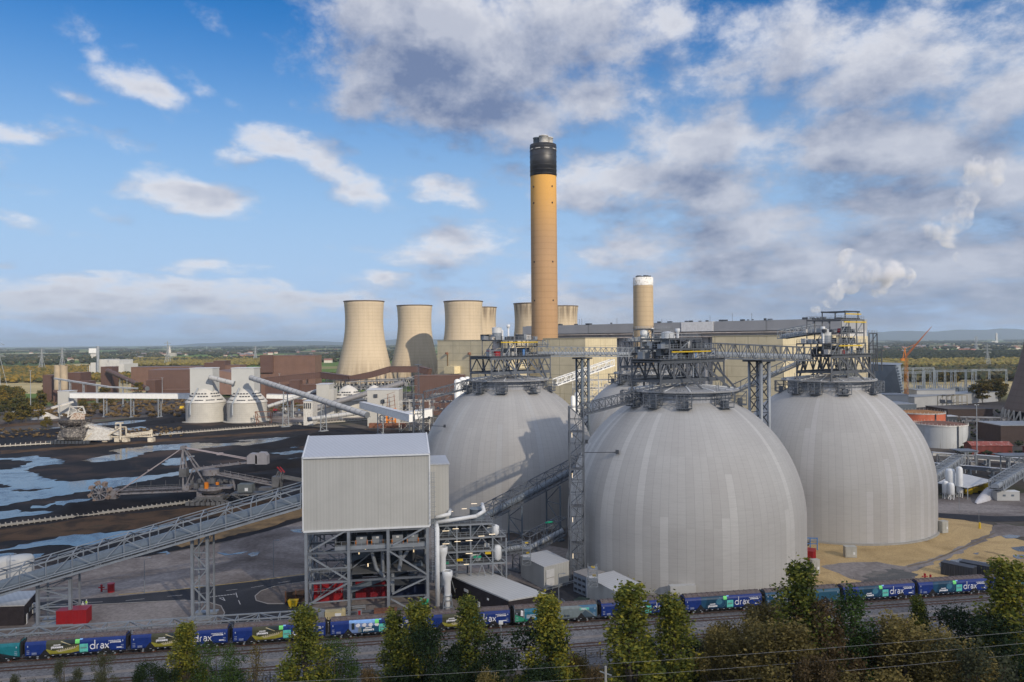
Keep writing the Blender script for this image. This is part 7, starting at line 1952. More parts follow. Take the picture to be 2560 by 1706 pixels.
def brand_other(t, kind_):
 if kind_ == 'grey':
  panel(t, [(-9.1, 1.1), (-5.4, 1.1), (-9.1, 2.7)], grn); panel(t, [(-9.1, 2.75), (-7.3, 1.95), (-7.1, 3.7), (-9.1, 3.7)], darkp); panel(t, [(-7.0, 1.6), (-5.3, 1.1), (-2.2, 1.1), (-2.2, 3.7), (-7.0, 3.7)], flat_paint('mid_blue_wagon', (.02, .15, .24)))
  panel(t, [(4.9, 3.7), (9.1, 3.7), (9.1, 1.1), (7.0, 2.9)], flat_paint('dusk_blue_wagon', (.05, .14, .24))); panel(t, [(5.0, 1.3), (6.5, 2.7), (9.0, 1.1), (5.2, 1.1)], flat_paint('slate_wagon', (.06, .09, .12)), lift=.02)
  letters(t, 'drax', 2.3, 1.75, .8, dtxt); panel(t, [(5.3, 2.75), (7.4, 2.75), (7.4, 3.2), (5.3, 3.2)], tealg, lift=.03); letters(t, 'NORTHERN', 6.1, 3.08, .2, wtxt, -1.56, .01); letters(t, 'POWERHOUSE', 6.2, 2.88, .2, wtxt, -1.56, .01)
  for i in range(4): panel(t, [(-6.6, 2.4 - i * .2), (-4.6, 2.4 - i * .2), (-4.6, 2.48 - i * .2), (-6.6, 2.48 - i * .2)], wtxt, 'small_print', .03)
  panel(t, [(-7.9, 2.4), (-7.3, 2.3), (-7.3, 3.4), (-7.8, 3.5)], wtxt, lift=.025)
 elif kind_ == 'teal':
  panel(t, [(-9.1, 1.1), (9.1, 1.1), (5.6, 2.0), (4.0, 2.4), (0, 1.8), (-9.1, 2.6)], darkp); panel(t, [(-9.1, 2.7), (-4, 3.7), (-9.1, 3.7)], petrol)
  panel(t, [(2.6, 2.55), (5.6, 2.55), (5.6, 3.15), (2.6, 3.15)], tealg, lift=.03); letters(t, 'NORTHERN', 3.9, 3.0, .26, wtxt, -1.56, .015); letters(t, 'POWERHOUSE', 4.0, 2.74, .26, wtxt, -1.56, .015)
  panel(t, [(3.6, 1.1), (4.7, 1.1), (4.5, 1.6), (3.7, 1.5)], flat_paint('hi_vis_picture', (.5, .7, .1)), lift=.03); panel(t, [(3.4, 1.7), (3.9, 1.7), (3.9, 2.2), (3.4, 2.2)], skin, lift=.03)
 else:
  panel(t, [(-9.1, 1.1), (3.5, 1.1), (0, 3.7), (-9.1, 3.7)], petrol); panel(t, [(-1.5, 1.1), (3.5, 1.1), (2.0, 2.4)], greyw, lift=.02)
  letters(t, 'powering', -7.3, 3.1, .34, wtxt, -1.55); letters(t, 'the northern', -6.6, 2.78, .34, wtxt, -1.55, .01); letters(t, 'powerhouse', -5.0, 2.5, .58, wtxt, bold=.03)
  for i in range(4): panel(t, [(-4.4, 2.05 - i * .2), (-2.2, 2.05 - i * .2), (-2.2, 2.13 - i * .2), (-4.4, 2.13 - i * .2)], ltxt, 'small_print', .03)
  panel(t, [(-5.0, 3.4), (-4.0, 3.65), (-3.0, 3.3), (-4.1, 3.1)], creamp, lift=.03); panel(t, [(-4.6, 3.3), (-4.0, 3.5), (-3.9, 3.2)], skin, lift=.04)
# order from left to right; the couplings follow the gaps seen between the wagons
PITCH = 18.75
TR = [('teal', 'teal', 'teal freight wagon cut off by the left edge of the picture'),
 ('leaf', 'navy', 'navy freight wagon with yellow leaf picture, fully visible at the far left'),
 ('leaf', 'navy', 'second navy freight wagon with yellow leaf picture, half behind the first bushy poplar'),
 ('leaf', 'navy', 'navy freight wagon with yellow leaf picture, end hidden by the poplar left of the frame'),
 ('towers', 'navy', 'navy freight wagon with a picture of cooling towers, in front of the steel frame'),
 ('leaf', 'navy', 'navy freight wagon with leaf picture, mostly behind the pair of poplars'),
 ('grey', 'grey', 'grey freight wagon with green and blue ends'),
 ('towers', 'navy', 'navy freight wagon with tower picture behind a poplar, left of the nearest dome middle'),
 ('turbine', 'navy', 'navy freight wagon with a turbine wheel picture in front of the nearest dome'),
 ('slate', 'slate', 'slate blue freight wagon with powerhouse lettering near the right edge of the nearest dome'),
 ('turbine', 'navy', 'navy turbine picture freight wagon, first one right of the tall right poplar'),
 ('turbine', 'navy', 'navy turbine picture freight wagon with a small poplar top in front'),
 ('turbine', 'navy', 'navy freight wagon cut off by the right edge of the picture'),
 ('turbine', 'navy', '')]
shells = {'navy': navy, 'teal': teal, 'grey': greyw, 'slate': mat('slate_teal_paint', (.02, .085, .14), .4)}
protos = {}
T0 = 9.1
for i, (pic, base, lab) in enumerate(TR[:13]):
 key = (pic, base)
 loc = rp(T0 + (i - 1) * PITCH + 4.2, 0, .27)
 if key not in protos:
  t = wagon_shell(shells[base])
  (brand if base == 'navy' else brand_other)(t, pic)
  protos[key] = t
 else:
  t = dup(protos[key], tuple(loc), RAZ)
 t.location = loc; t.rotation_euler = (0, 0, RAZ); t.scale = (.965, 1, 1)
 t['label'] = lab; t['category'] = 'freight wagon'; t['group'] = 'wagons of the freight train'


# ---------------------------------------------------------------- buildings and things in the near yard
wsh = ribbed('white_sheet_wall', (.46, .46, .43), .9, .2, 0, .08); wrf = ribbed('white_sheet_roof', (.50, .50, .49), .7, .2, 0, .06)
def stair_cage(t, c, w, h, m=steel):
 c = Vector(c); mb = MB()
 for x in (-w / 2, w / 2):
  for y in (-w / 2, w / 2): mb.beam(c + Vector((x, y, 0)), c + Vector((x, y, h)), .12)
 for i in range(int(h / 1.3) + 1):
  z = i * 1.3
  for s in (-1, 1): mb.beam(c + Vector((-w / 2, s * w / 2, z)), c + Vector((w / 2, s * w / 2, z)), .1); mb.beam(c + Vector((s * w / 2, -w / 2, z)), c + Vector((s * w / 2, w / 2, z)), .1)
  mb.beam(c + Vector((-w / 2, -w / 2, z)), c + Vector((w / 2, -w / 2, z + 1.2)), .08)
  if i % 2: mb.box(c + Vector((0, 0, z)), (w, w, .06))
 mb.build('stair_frame', m, t); MB().box(c + Vector((0, -.2, h - .4)), (.8, .5, .3)).build('yellow_valve', yellow, t); MB().box(c + Vector((.3, -.2, h * .5)), (.8, .5, .3)).build('yellow_valve', yellow, t)
t, W = px_roof('pump_house', 'white walled building with pale roof and roller doors, foot of the stair tower', 'shed', [(1301, 1389), (1367, 1375), (1423.5, 1402), (1360, 1418)], 5.3, 0, wsh, wrf, 'white plant rooms by the nearest dome')
a, b = W[3], W[2]; e = (b - a).normalized(); n_ = Vector((e.y, -e.x, 0))
for k in range(2): c_ = a + e * 1.9; MB().box((c_.x + n_.x * .1, c_.y + n_.y * .1, 1.5 + k * 2.1), (2.6, .1, 1.9), math.atan2(e.y, e.x)).build('roller_door', mat('door_white', (.55, .55, .54), .5), t)
stair_cage(t, (W[0] + (W[3] - W[0]) * .55) + Vector((-1.6, -1.2, 0)), 2.0, 5.6)
mb = MB(); q0 = [a + e * -1 + n_ * 1.5, b + n_ * 1.5, b + e * 3 + n_ * 1.2 + Vector((0, 2, 0)), b + e * 6 + n_ * 2]
for s_, r_ in zip(q0[:-1], q0[1:]):
 for z in (.5, .9): mb.beam(Vector((s_.x, s_.y, z)), Vector((r_.x, r_.y, z)), .2)
 for i in range(5): p = s_.lerp(r_, i / 4); mb.beam((p.x, p.y, 0), (p.x, p.y, .9), .15)
tag(mb.build('pipe_track', steel, None, off=(q0[0].x, q0[0].y, 0)), 'low grey pipe run on short posts round the white building with roller doors', 'pipes')
t, W = px_roof('pump_house', 'white walled building with pale roof, behind a poplar at the nearest dome left side', 'shed', [(1467, 1442), (1534, 1427), (1607, 1462), (1538, 1480)], 5.2, 0, wsh, wrf, 'white plant rooms by the nearest dome')
stair_cage(t, (W[0] + (W[3] - W[0]) * .45) + Vector((-1.5, -1.0, 0)), 2.0, 4.6)
mb = MB()
for v in W: mb.beam((v.x, v.y, 0), (v.x, v.y, 5.2), .16)
mb.build('corner_trim', white, t)
t, W = px_roof('switch_room', 'blue grey louvred equipment house left of the second white building', 'cabinet', [(1433, 1429), (1471, 1420), (1512, 1429), (1468, 1443)], 4.6, 0, mat('blue_grey_sheet', (.22, .26, .31), .5), mat('roof_taupe', (.26, .245, .23), .8))
a, b = W[0], W[3]; e = (b - a).normalized()
for i in range(3):
 for k in range(3): c_ = a + e * (1.0 + i * 1.6); MB().box((c_.x - .12, c_.y - .12, 1.0 + k * 1.3), (.9, .1, .5), math.atan2(e.y, e.x)).build('louvre', dsteel, t)
t, W = px_roof('storage_box', 'dark green steel storage box on the tarmac behind the train', 'container', [(1432, 1501), (1449, 1492), (1474, 1496), (1458, 1508)], 2.4, 0, dkgreen, dkgreen)
t, W = px_roof('amenity_block', 'long low black brick building with a big pale ribbed roof', 'building', [(1124, 1439), (1222, 1430), (1367, 1486), (1272, 1502)], 5.0, 0, brick, ribbed('pale_roof_sheet', (.52, .52, .50), .8, .25, 0, .05), th=.28)
a, b, c_ = W[3], W[2], W[0]; e = (b - a).normalized(); f = (a - c_).normalized()
for q_, s_, nm in ((a + e * 4.6, (1.9, .1, 2.0), 'white_door'), (a + e * 3.2 + Vector((0, 0, 1.2)), (.5, .1, .2), 'outside_lamp')): MB().box((q_.x + e.y * .12, q_.y - e.x * .12, q_.z - 3.7), s_, math.atan2(e.y, e.x)).build(nm, white, t)
nn = Vector((-f.y, f.x, 0)) * -1
for k, (u, s_) in enumerate(((12, (.8, .1, 2.0)), (15.5, (.6, .1, .4)), (19, (.8, .1, 1.8)), (7, (1.6, .1, .6)))): q_ = c_ + f * u; MB().box((q_.x + f.y * .12, q_.y - f.x * .12, (1.1, 3.6, 1.0, 3.4)[k]), s_, math.atan2(f.y, f.x)).build('door' if s_[2] > 1 else 'wall_lamp', white, t)
cn = MB(); a_ = W[0]
for k in range(2): s0 = a_ + Vector((-6.5, -3 - k * 2.5, 2.3)); s1 = a_ + f * (4 + k * 4) + Vector((-.6, 0, 2.9)); cn.beam(s0, s1, 1.1, .25)
for k in range(7): p = a_ + Vector((-6 + k * .9, -4 - (k % 2), 0)); cn.beam(p, p + Vector((0, 0, 2.4)), .18)
tag(cn.build('cable_tray', msteel, None, off=(a_.x, a_.y, 0)), 'grey cable trays on posts leading into the long black brick building', 'cable tray')
sheet('tarmac_yard', [(1290, 1450), (1360, 1478), (1425, 1430), (1435, 1440), (1470, 1480), (1480, 1510), (1400, 1530), (1372, 1500)], 0.075, tarmac)
sheet('tarmac_yard', [(1150, 1385), (1310, 1350), (1330, 1365), (1240, 1400), (1160, 1410)], 0.078, tarmac)
t, W = px_roof('gate_house', 'black brick building with pale pitched roof, cut off at the left edge', 'building', [c1(-120, 1050), c1(85, 1025), c1(222, 1020), c1(146, 1108), c1(-120, 1116)], 4.2, 0, brick, ribbed('pale_roof_sheet2', (.52, .52, .50), .8, .25, 0, .05))
a, b = W[3], W[2]; e = (b - a).normalized()
for u, z, s_, nm, m_ in ((1.2, 1.1, (1.0, .1, 2.1), 'door', white), (3.4, 2.4, (.9, .1, .8), 'window', tankgrey), (5.0, 2.4, (.9, .1, .8), 'window', tankgrey), (7.0, 2.2, (1.1, .5, .8), 'air_conditioner', white), (7.0, .9, (1.1, .5, .8), 'air_conditioner', white)):
 q_ = a + e * u; MB().box((q_.x + e.y * .2, q_.y - e.x * .2, z), s_, math.atan2(e.y, e.x)).build(nm, m_, t)
container('red container with a flat lid under the leg of the long conveyor bridge', G(*c1(412, 1232)) + Vector((0, 2.0, 0)), 6.0, 3.2, 3.2, RAZ * .9, red, 'red_store')
t, F = None, None
container('dark red container with small white plate, middle of the open steel frame', tb(14.2, 11.5), 7.2, 3.0, 4.2, R(9), mat('dark_red_paint', (.20, .012, .02), .45), 'red_store')
container('bright red container low behind the left columns of the steel frame', tb(4.4, 11), 6.4, 3.0, 4.2, R(9), red, 'red_store')
container('long navy blue container under the right bay of the steel frame', tb(22.6, 12), 8.6, 3.0, 3.2, R(9), mat('navy_container', (.01, .02, .06), .5), 'blue_store')
p = G(*c1(1752, 1110)); o = MB().hexa([p + Vector((x, y, .1)) for x, y in ((-.8, -.5), (.8, -.5), (.8, .5), (-.8, .5))], [p + Vector((x, y, 1.5)) for x, y in ((-1.1, -.7), (1.1, -.7), (1.1, .7), (-1.1, .7))]).build('yellow_skip', yellow, None, off=p); tag(o, 'small yellow skip on the road beside the brown timber fence', 'skip')
def fence(name, label, pts, h, step, m, mw=None, wv=.05, dense=3):
 W = [Vector(p) for p in pts]; t = thing(name, label, 'fence', tuple(W[0])); ps, wr = MB(), MB()
 for a, b in zip(W[:-1], W[1:]):
  n = max(1, int((b - a).length / step))
  for i in range(n + 1): p = a.lerp(b, i / n); ps.beam(p, p + Vector((0, 0, h)), .12)
  for j in range(dense): z = h * (j + 1) / dense; wr.beam(a + Vector((0, 0, z - .05)), b + Vector((0, 0, z - .05)), wv)
 ps.build('posts', m, t); wr.build('rails', mw or m, t); return t
t = fence('timber_fence', 'brown slatted timber fence beside the road at the left end of the steel frame', (G(*c1(1705, 1098)), G(*c1(1830, 1080))), 3.0, 1.6, rust, dense=2); a, b = G(*c1(1705, 1098)), G(*c1(1830, 1080)); MB().beam(a + Vector((0, .1, 1.4)), b + Vector((0, .1, 1.4)), .08, 2.6).build('boards', mat('brown_boards', (.06, .04, .03), .9, 0, .4, 1), t)
def generator():
 p = Vector(tb(6.6, -3.6)); az = R(9); t = thing('generator_trailer', 'cream towable generator on wheels parked in front of the steel frame', 'generator', tuple(p)); ca, sa = math.cos(az), math.sin(az); F = lambda x, y, z: (p.x + x * ca - y * sa, p.y + x * sa + y * ca, z)
 cr_ = mat('generator_cream', (.46, .39, .22), .5)
 MB().box(F(.3, 0, 1.75), (4.3, 1.9, 1.6), az).box(F(2.0, 0, 2.7), (.7, 1.0, .35), az).build('housing', cr_, t); MB().box(F(-2.6, 0, 1.9), (1.2, 1.5, 1.3), az).build('radiator', steel, t); MB().box(F(-2.6, 0, 1.05), (1.4, 1.6, .5), az).build('yellow_frame', yellow, t)
 MB().box(F(.2, 0, .85), (5.2, 1.5, .2), az).beam(F(2.8, 0, .8), F(4.4, 0, .4), .12).build('chassis', black, t)
 for x in (-1.3, 1.9):
  for y in (-.85, .85): w_ = MB().tube(F(x, y - .12, .42), F(x, y + .12, .42), .42, 16).build('wheel', black, t); MB().tube(F(x, y - .15, .42), F(x, y + .15, .42), .2, 12).build('rim', white, w_)
 MB().box(F(.9, -.97, 1.95), (1.3, .05, .6), az).build('notice_plate', white, t)
generator()
t = thing('hose_reel_stand', 'small red and grey pump stand with loose black hoses in front of the steel frame', 'pump', tuple(tb(12, -3))); p = tb(12, -3); MB().box(p + Vector((0, 0, 1.3)), (.9, .7, 1.9), R(9)).build('body', steel, t); MB().box(p + Vector((0, -.4, 1.5)), (.5, .1, 1.2), R(9)).build('panel', red, t)
h_ = MB()
for k in range(3):
 c_ = p + Vector((-1.2 + k * 1.2, -.1, .3)); pr_ = None
 for i in range(15):
  a = i / 14 * 5; v = c_ + Vector((math.cos(a) * (.9 - .2 * k), math.sin(a) * .5, .35 * math.sin(a * 2) + .3))
  if pr_ is not None: h_.tube(pr_, v, .07, 5)
  pr_ = v
h_.build('hoses', black, t)
tag(MB().box(tb(17.5, -1.2, .7), (5, 2.2, 1.3), R(9)).build('rusty_bin', rust, None, off=tb(17.5, -1.2)), 'rusty low bin half hidden by poplars in front of the steel frame', 'skip')
def barrier(label, pts):
 mb = MB(); W = [Vector(p) for p in pts]
 for a, b in zip(W[:-1], W[1:]):
  for z in (.55, .95): mb.beam(a + Vector((0, 0, z)), b + Vector((0, 0, z)), .08, .28)
  n = max(1, int((b - a).length / 2))
  for i in range(n + 1): q_ = a.lerp(b, i / n); mb.beam(q_, q_ + Vector((0, 0, 1.0)), .15)
 t = thing('crash_barrier', label, 'barrier', tuple(W[0])); mb.build('rail', steel, t)
barrier('grey crash barrier curving behind the generator', (tb(4.5, 1.5), tb(7, 2.0), tb(10, 3.2), tb(13, 3.4)))
t = thing('white_drum', 'white cylinder tank tops above the conveyor at the left edge', 'tank', tuple(G(*c1(60, 900))));
for k in (0, 1): p = G(*c1(40 + 80 * k, 935)); MB().lathe([(3.2, 0), (3.2, 4.4 + k * .4), (2.8, 5.0 + k * .4), (.1, 5.4 + k * .4)], p, 24).build('tank_body', offw, t, True)
lamp_post('grey lamp post at the left edge above the conveyor', G(*c1(62, 990)), 8, 1, .1); lamp_post('grey lamp post on the tarmac between the two white buildings', G(*c3(232, 1112)) if False else G(1397, 1515), 7.4, 1, .1)
barrier('thin metal handrail beside the green storage box', (G(1404, 1506), G(1430, 1530)))
box = MB().box(G(1709, 1500) + Vector((0, 1.5, 1.6)), (6.2, 1.6, 3.2), R(8)); o = box.build('wall_box', offw, None, off=G(1709, 1500)); tag(o, 'low cream box at the foot of the nearest dome just above the train', 'cabinet')

# two workers on the road
def person(label, p, hi, helm, face=0.0):
 p = Vector(p); me = bpy.data.meshes.new('person');
 J = {'pel': (0, 0, .95), 'wst': (0, 0, 1.12), 'chs': (0, .01, 1.38), 'nck': (0, 0, 1.52), 'hdb': (0, -.01, 1.60), 'hdt': (0, -.02, 1.76),
  'hl': (-.10, 0, .90), 'kl': (-.13, -.10, .50), 'al': (-.13, -.02, .09), 'tl': (-.14, -.17, .04), 'hr': (.10, 0, .90), 'kr': (.12, .04, .50), 'ar': (.12, .18, .10), 'tr': (.12, .06, .04),
  'sl': (-.20, .01, 1.43), 'el': (-.27, .06, 1.15), 'wl': (-.27, -.08, .92), 'fl': (-.27, -.12, .84), 'sr': (.20, .01, 1.43), 'er': (.27, .02, 1.15), 'wr': (.26, -.14, .95), 'fr': (.26, -.19, .88)}
 E = [('pel', 'wst'), ('wst', 'chs'), ('chs', 'nck'), ('nck', 'hdb'), ('hdb', 'hdt'), ('pel', 'hl'), ('hl', 'kl'), ('kl', 'al'), ('al', 'tl'), ('pel', 'hr'), ('hr', 'kr'), ('kr', 'ar'), ('ar', 'tr'), ('chs', 'sl'), ('sl', 'el'), ('el', 'wl'), ('wl', 'fl'), ('chs', 'sr'), ('sr', 'er'), ('er', 'wr'), ('wr', 'fr')]
 rad = {'pel': .16, 'wst': .15, 'chs': .18, 'nck': .07, 'hdb': .09, 'hdt': .10, 'h': .10, 'k': .075, 'a': .055, 't': .05, 's': .08, 'e': .06, 'w': .045, 'f': .045}
 K = list(J); ca, sa = math.cos(face), math.sin(face)
 me.from_pydata([(x * ca - y * sa, x * sa + y * ca, z) for x, y, z in J.values()], [(K.index(a), K.index(b)) for a, b in E], [])
 o = bpy.data.objects.new('person', me); C.objects.link(o); o.location = p
 sk = o.modifiers.new('skin', 'SKIN'); sb = o.modifiers.new('sub', 'SUBSURF'); sb.levels = sb.render_levels = 1
 lay = me.skin_vertices[0] if me.skin_vertices else None
 if lay:
  for i, k in enumerate(K): r = rad.get(k, rad.get(k[0], .06)); lay.data[i].radius = (r, r)
  lay.data[0].use_root = True
 me.materials.append(mat('overall_white', (.55, .55, .55), .8)); tag(o, label, 'person')
 v = MB().lathe([(.19, 1.05), (.215, 1.3), (.19, 1.48), (.08, 1.53)], p, 12); v.build('jacket', hi, o, True)
 MB().lathe([(.145, 1.72), (.13, 1.80), (.06, 1.86), (.005, 1.87)], p, 12).build('helmet', helm, o, True)
 return o
person('worker in white overalls walking on the road edge, left of the pair', G(*c1(495, 1130)), mat('white_jacket', (.6, .6, .6), .8), white, .3)
person('worker in a yellow hi vis jacket walking on the road, right of the pair', G(*c1(517, 1118)), mat('hi_vis_yellow', (.5, .75, .05), .7), white, -.3)

# railway side furniture
fence('palisade_fence', 'dark palisade fence along the near side of the railway', [rp(t, 19.5, 0) for t in range(-60, 320, 20)], 2.2, 2.6, black, dense=5)
def signal(label, p, h):
 t = thing('railway_signal', label, 'signal', tuple(p)); p = Vector(p); MB().tube(p, p + Vector((0, 0, h)), .1, 8).build('post', steel, t); MB().box(p + Vector((0, 0, h + .3)), (.8, .5, .6)).build('lamp_head', white, t); m_ = MB()
 for i in range(6): m_.beam(p + Vector((-.3, -.15, h * .3 + i * .5)), p + Vector((.3, -.15, h * .3 + i * .5)), .06)
 m_.build('ladder', steel, t)
signal('thin signal post with white lamp head between the railway tracks', G(1253, 1640), 6.2)
rng = random.Random(99)


# ---------------------------------------------------------------- vegetation
def leaf_mat(name, cols, trans=0.25):
 m = bpy.data.materials.new(name); m.use_nodes = True
 q = NT(m.node_tree); b = q.N['Principled BSDF']
 ge = q.n('ShaderNodeNewGeometry'); r = q.n('ShaderNodeValToRGB'); el = r.color_ramp.elements
 for i, c in enumerate(cols):
  e = el[i] if i < 2 else el.new(i / (len(cols) - 1))
  e.position = i / (len(cols) - 1); e.color = (*c, 1)
 oi = q.n('ShaderNodeObjectInfo'); tc = q.n('ShaderNodeTexCoord')
 n = q.noise(tc.outputs['Object'], .7, 4, .65)
 f = q.m('ADD', q.m('MULTIPLY', ge.outputs['Random Per Island'], .55), q.m('ADD', q.m('MULTIPLY', q.m('SUBTRACT', n, .5), 1.1), q.m('MULTIPLY', oi.outputs['Random'], .3)), clamp=True)
 q.put(r.inputs[0], f); q.put(b.inputs['Base Color'], r.outputs[0])
 b.inputs['Roughness'].default_value = .7; b.inputs['Specular IOR Level'].default_value = .2
 if trans:
  tr = q.n('ShaderNodeBsdfTranslucent'); q.put(tr.inputs[0], r.outputs[0]); mx = q.n('ShaderNodeMixShader'); mx.inputs[0].default_value = trans
  q.L.new(b.outputs[0], mx.inputs[1]); q.L.new(tr.outputs[0], mx.inputs[2]); q.L.new(mx.outputs[0], q.N['Material Output'].inputs[0])
 return m
LM = {
'poplar': leaf_mat('poplar_leaves', [(.036, .058, .014), (.085, .11, .022), (.16, .17, .028), (.28, .25, .032), (.48, .39, .04)]),
'dark': leaf_mat('dark_leaves', [(.008, .016, .007), (.016, .032, .011), (.026, .046, .014), (.05, .07, .02)]),
'green': leaf_mat('green_leaves', [(.02, .042, .011), (.042, .08, .018), (.075, .12, .026), (.13, .17, .035)]),
'willow': leaf_mat('willow_leaves', [(.075, .06, .02), (.13, .105, .032), (.19, .15, .048), (.27, .21, .07), (.14, .14, .04)]),
'brown': leaf_mat('brown_leaves', [(.05, .036, .016), (.10, .068, .03), (.16, .11, .05), (.22, .16, .09)]),
'olive': leaf_mat('olive_leaves', [(.035, .042, .022), (.06, .068, .034), (.085, .09, .045), (.12, .12, .06)]),
'autumn': leaf_mat('autumn_leaves', [(.016, .026, .010), (.035, .045, .012), (.09, .075, .016), (.20, .13, .018), (.045, .045, .014)], 0),
'far': leaf_mat('far_wood_leaves', [(.012, .020, .012), (.024, .034, .016), (.045, .050, .020), (.075, .062, .026), (.03, .036, .018)], 0),
'fardark': leaf_mat('far_dark_wood_leaves', [(.010, .016, .011), (.018, .026, .014), (.03, .036, .017), (.045, .042, .02)], 0),
'gold': leaf_mat('gold_wood_leaves', [(.06, .055, .02), (.12, .10, .03), (.20, .16, .045), (.09, .10, .03), (.045, .06, .02)], 0),
}
bark = mat('bark', (.075, .062, .045), .9, 0, .3, 2.0)
def quads_mesh(name, P_, size, m, rs, aspect=1.0):
 """P_: (n,3) centres -> mesh of n small randomly turned leaf faces"""
 n = len(P_)
 a = rs.normal(size=(n, 3)); a /= np.linalg.norm(a, axis=1)[:, None]
 b = rs.normal(size=(n, 3)); b -= (a * b).sum(1)[:, None] * a; b /= np.linalg.norm(b, axis=1)[:, None]
 s = (size * rs.uniform(.6, 1.3, size=n))[:, None]
 v = np.stack([P_ - a * s * .5, P_ + b * s * .32 * aspect, P_ + a * s * .5, P_ - b * s * .32 * aspect], 1).reshape(-1, 3)
 me = bpy.data.meshes.new(name)
 me.vertices.add(4 * n); me.vertices.foreach_set('co', v.astype(np.float32).ravel())
 me.loops.add(4 * n); me.loops.foreach_set('vertex_index', np.arange(4 * n, dtype=np.int32))
 me.polygons.add(n); me.polygons.foreach_set('loop_start', np.arange(0, 4 * n, 4, dtype=np.int32)); me.polygons.foreach_set('loop_total', np.full(n, 4, dtype=np.int32))
 me.update(calc_edges=True); me.materials.append(m)
 return me
def blob_points(blobs, n, rs, inner=.55):
 w = np.array([b[3] * b[4] * b[5] for b in blobs]) ** .7; idx = rs.choice(len(blobs), n, p=w / w.sum())
 B = np.array([b[:6] for b in blobs])[idx]
 d = rs.normal(size=(n, 3)); d /= np.linalg.norm(d, axis=1)[:, None]
 r = rs.uniform(inner, 1.0, size=n) ** .7
 r *= 1 + .24 * rs.normal(size=n)
 return B[:, :3] + d * r[:, None] * B[:, 3:6]
def tree_proto(kind_, seed, H, n, size, lm, label):
 rs = np.random.RandomState(seed); rnd = random.Random(seed)
 t = thing('tree', label, 'tree')
 blobs, limbs = [], []
 if kind_ == 'poplar':
  W = H * .128
  for i in range(34):
   f = .12 + .86 * (i / 33); prof = math.sin(min(1, f * 1.12) ** .8 * math.pi * .93) ** .75 if f < .93 else .3
   a = i * 2.4 + rnd.random(); rr = W * prof * rnd.uniform(.25, .78)
   x, y, z = rr * math.cos(a), rr * math.sin(a), H * f
   blobs.append((x, y, z - H * .03, W * .33 * rnd.uniform(.7, 1.2), W * .33 * rnd.uniform(.7, 1.2), H * .062 * rnd.uniform(.8, 1.4)))
   limbs.append(((x * .2, y * .2, max(1, z - H * .24)), (x, y, z)))
  for i in range(5):
   a = i * 1.3; blobs.append((W * .2 * math.cos(a), W * .2 * math.sin(a), H * (.93 + .02 * (i % 3)), W * .16, W * .16, H * .04))
 elif kind_ == 'round':
  for i in range(30):
   a = i * 2.4; f = rnd.uniform(.28, .95); R_ = H * .30 * math.sin(math.pi * min(.97, (f - .12) / .95)) ** .6 * rnd.uniform(.4, .95)
   blobs.append((R_ * math.cos(a), R_ * math.sin(a), H * f, H * .10 * rnd.uniform(.6, 1.3), H * .10 * rnd.uniform(.6, 1.3), H * .085 * rnd.uniform(.6, 1.3)))
   limbs.append(((0, 0, H * f * .45), (R_ * math.cos(a), R_ * math.sin(a), H * f)))
 elif kind_ == 'cone':
  for i in range(30):
   a = i * 2.4; f = .15 + .83 * i / 29; R_ = H * .2 * (1.05 - f) ** .6 * rnd.uniform(.5, 1)
   blobs.append((R_ * math.cos(a), R_ * math.sin(a), H * f, H * .08 * (1.2 - f * .7), H * .08 * (1.2 - f * .7), H * .07))
   limbs.append(((0, 0, H * f * .8), (R_ * math.cos(a), R_ * math.sin(a), H * f)))
 else:   # willow / bushy, many thin upright sprays
  for i in range(46):
   a = rnd.uniform(0, 6.28); f = rnd.uniform(.3, .96); R_ = H * .42 * (1.02 - f * .75) * rnd.uniform(.2, 1.1)
   blobs.append((R_ * math.cos(a), R_ * math.sin(a), H * f, H * .055 * rnd.uniform(.6, 1.3), H * .055 * rnd.uniform(.6, 1.3), H * .095 * rnd.uniform(.6, 1.3)))
   limbs.append(((0, 0, H * f * .3), (R_ * math.cos(a), R_ * math.sin(a), H * (f + .04))))
 me = quads_mesh('crown', blob_points(blobs, n, rs, .35), size, LM[lm], rs)
 cr = bpy.data.objects.new('crown', me); C.objects.link(cr); cr.parent = t
 tr = MB(); rt = H * .014; tr.tube((0, 0, -.2), (0, 0, H * .5), rt * 1.3, 8, rt * .8); tr.tube((0, 0, H * .5), (0, 0, H * .9), rt * .8, 6, rt * .2)
 for a, b in limbs[::2]: tr.tube(a, b, rt * .38, 4, rt * .12)
 tr.build('trunk', bark, t)
 return t
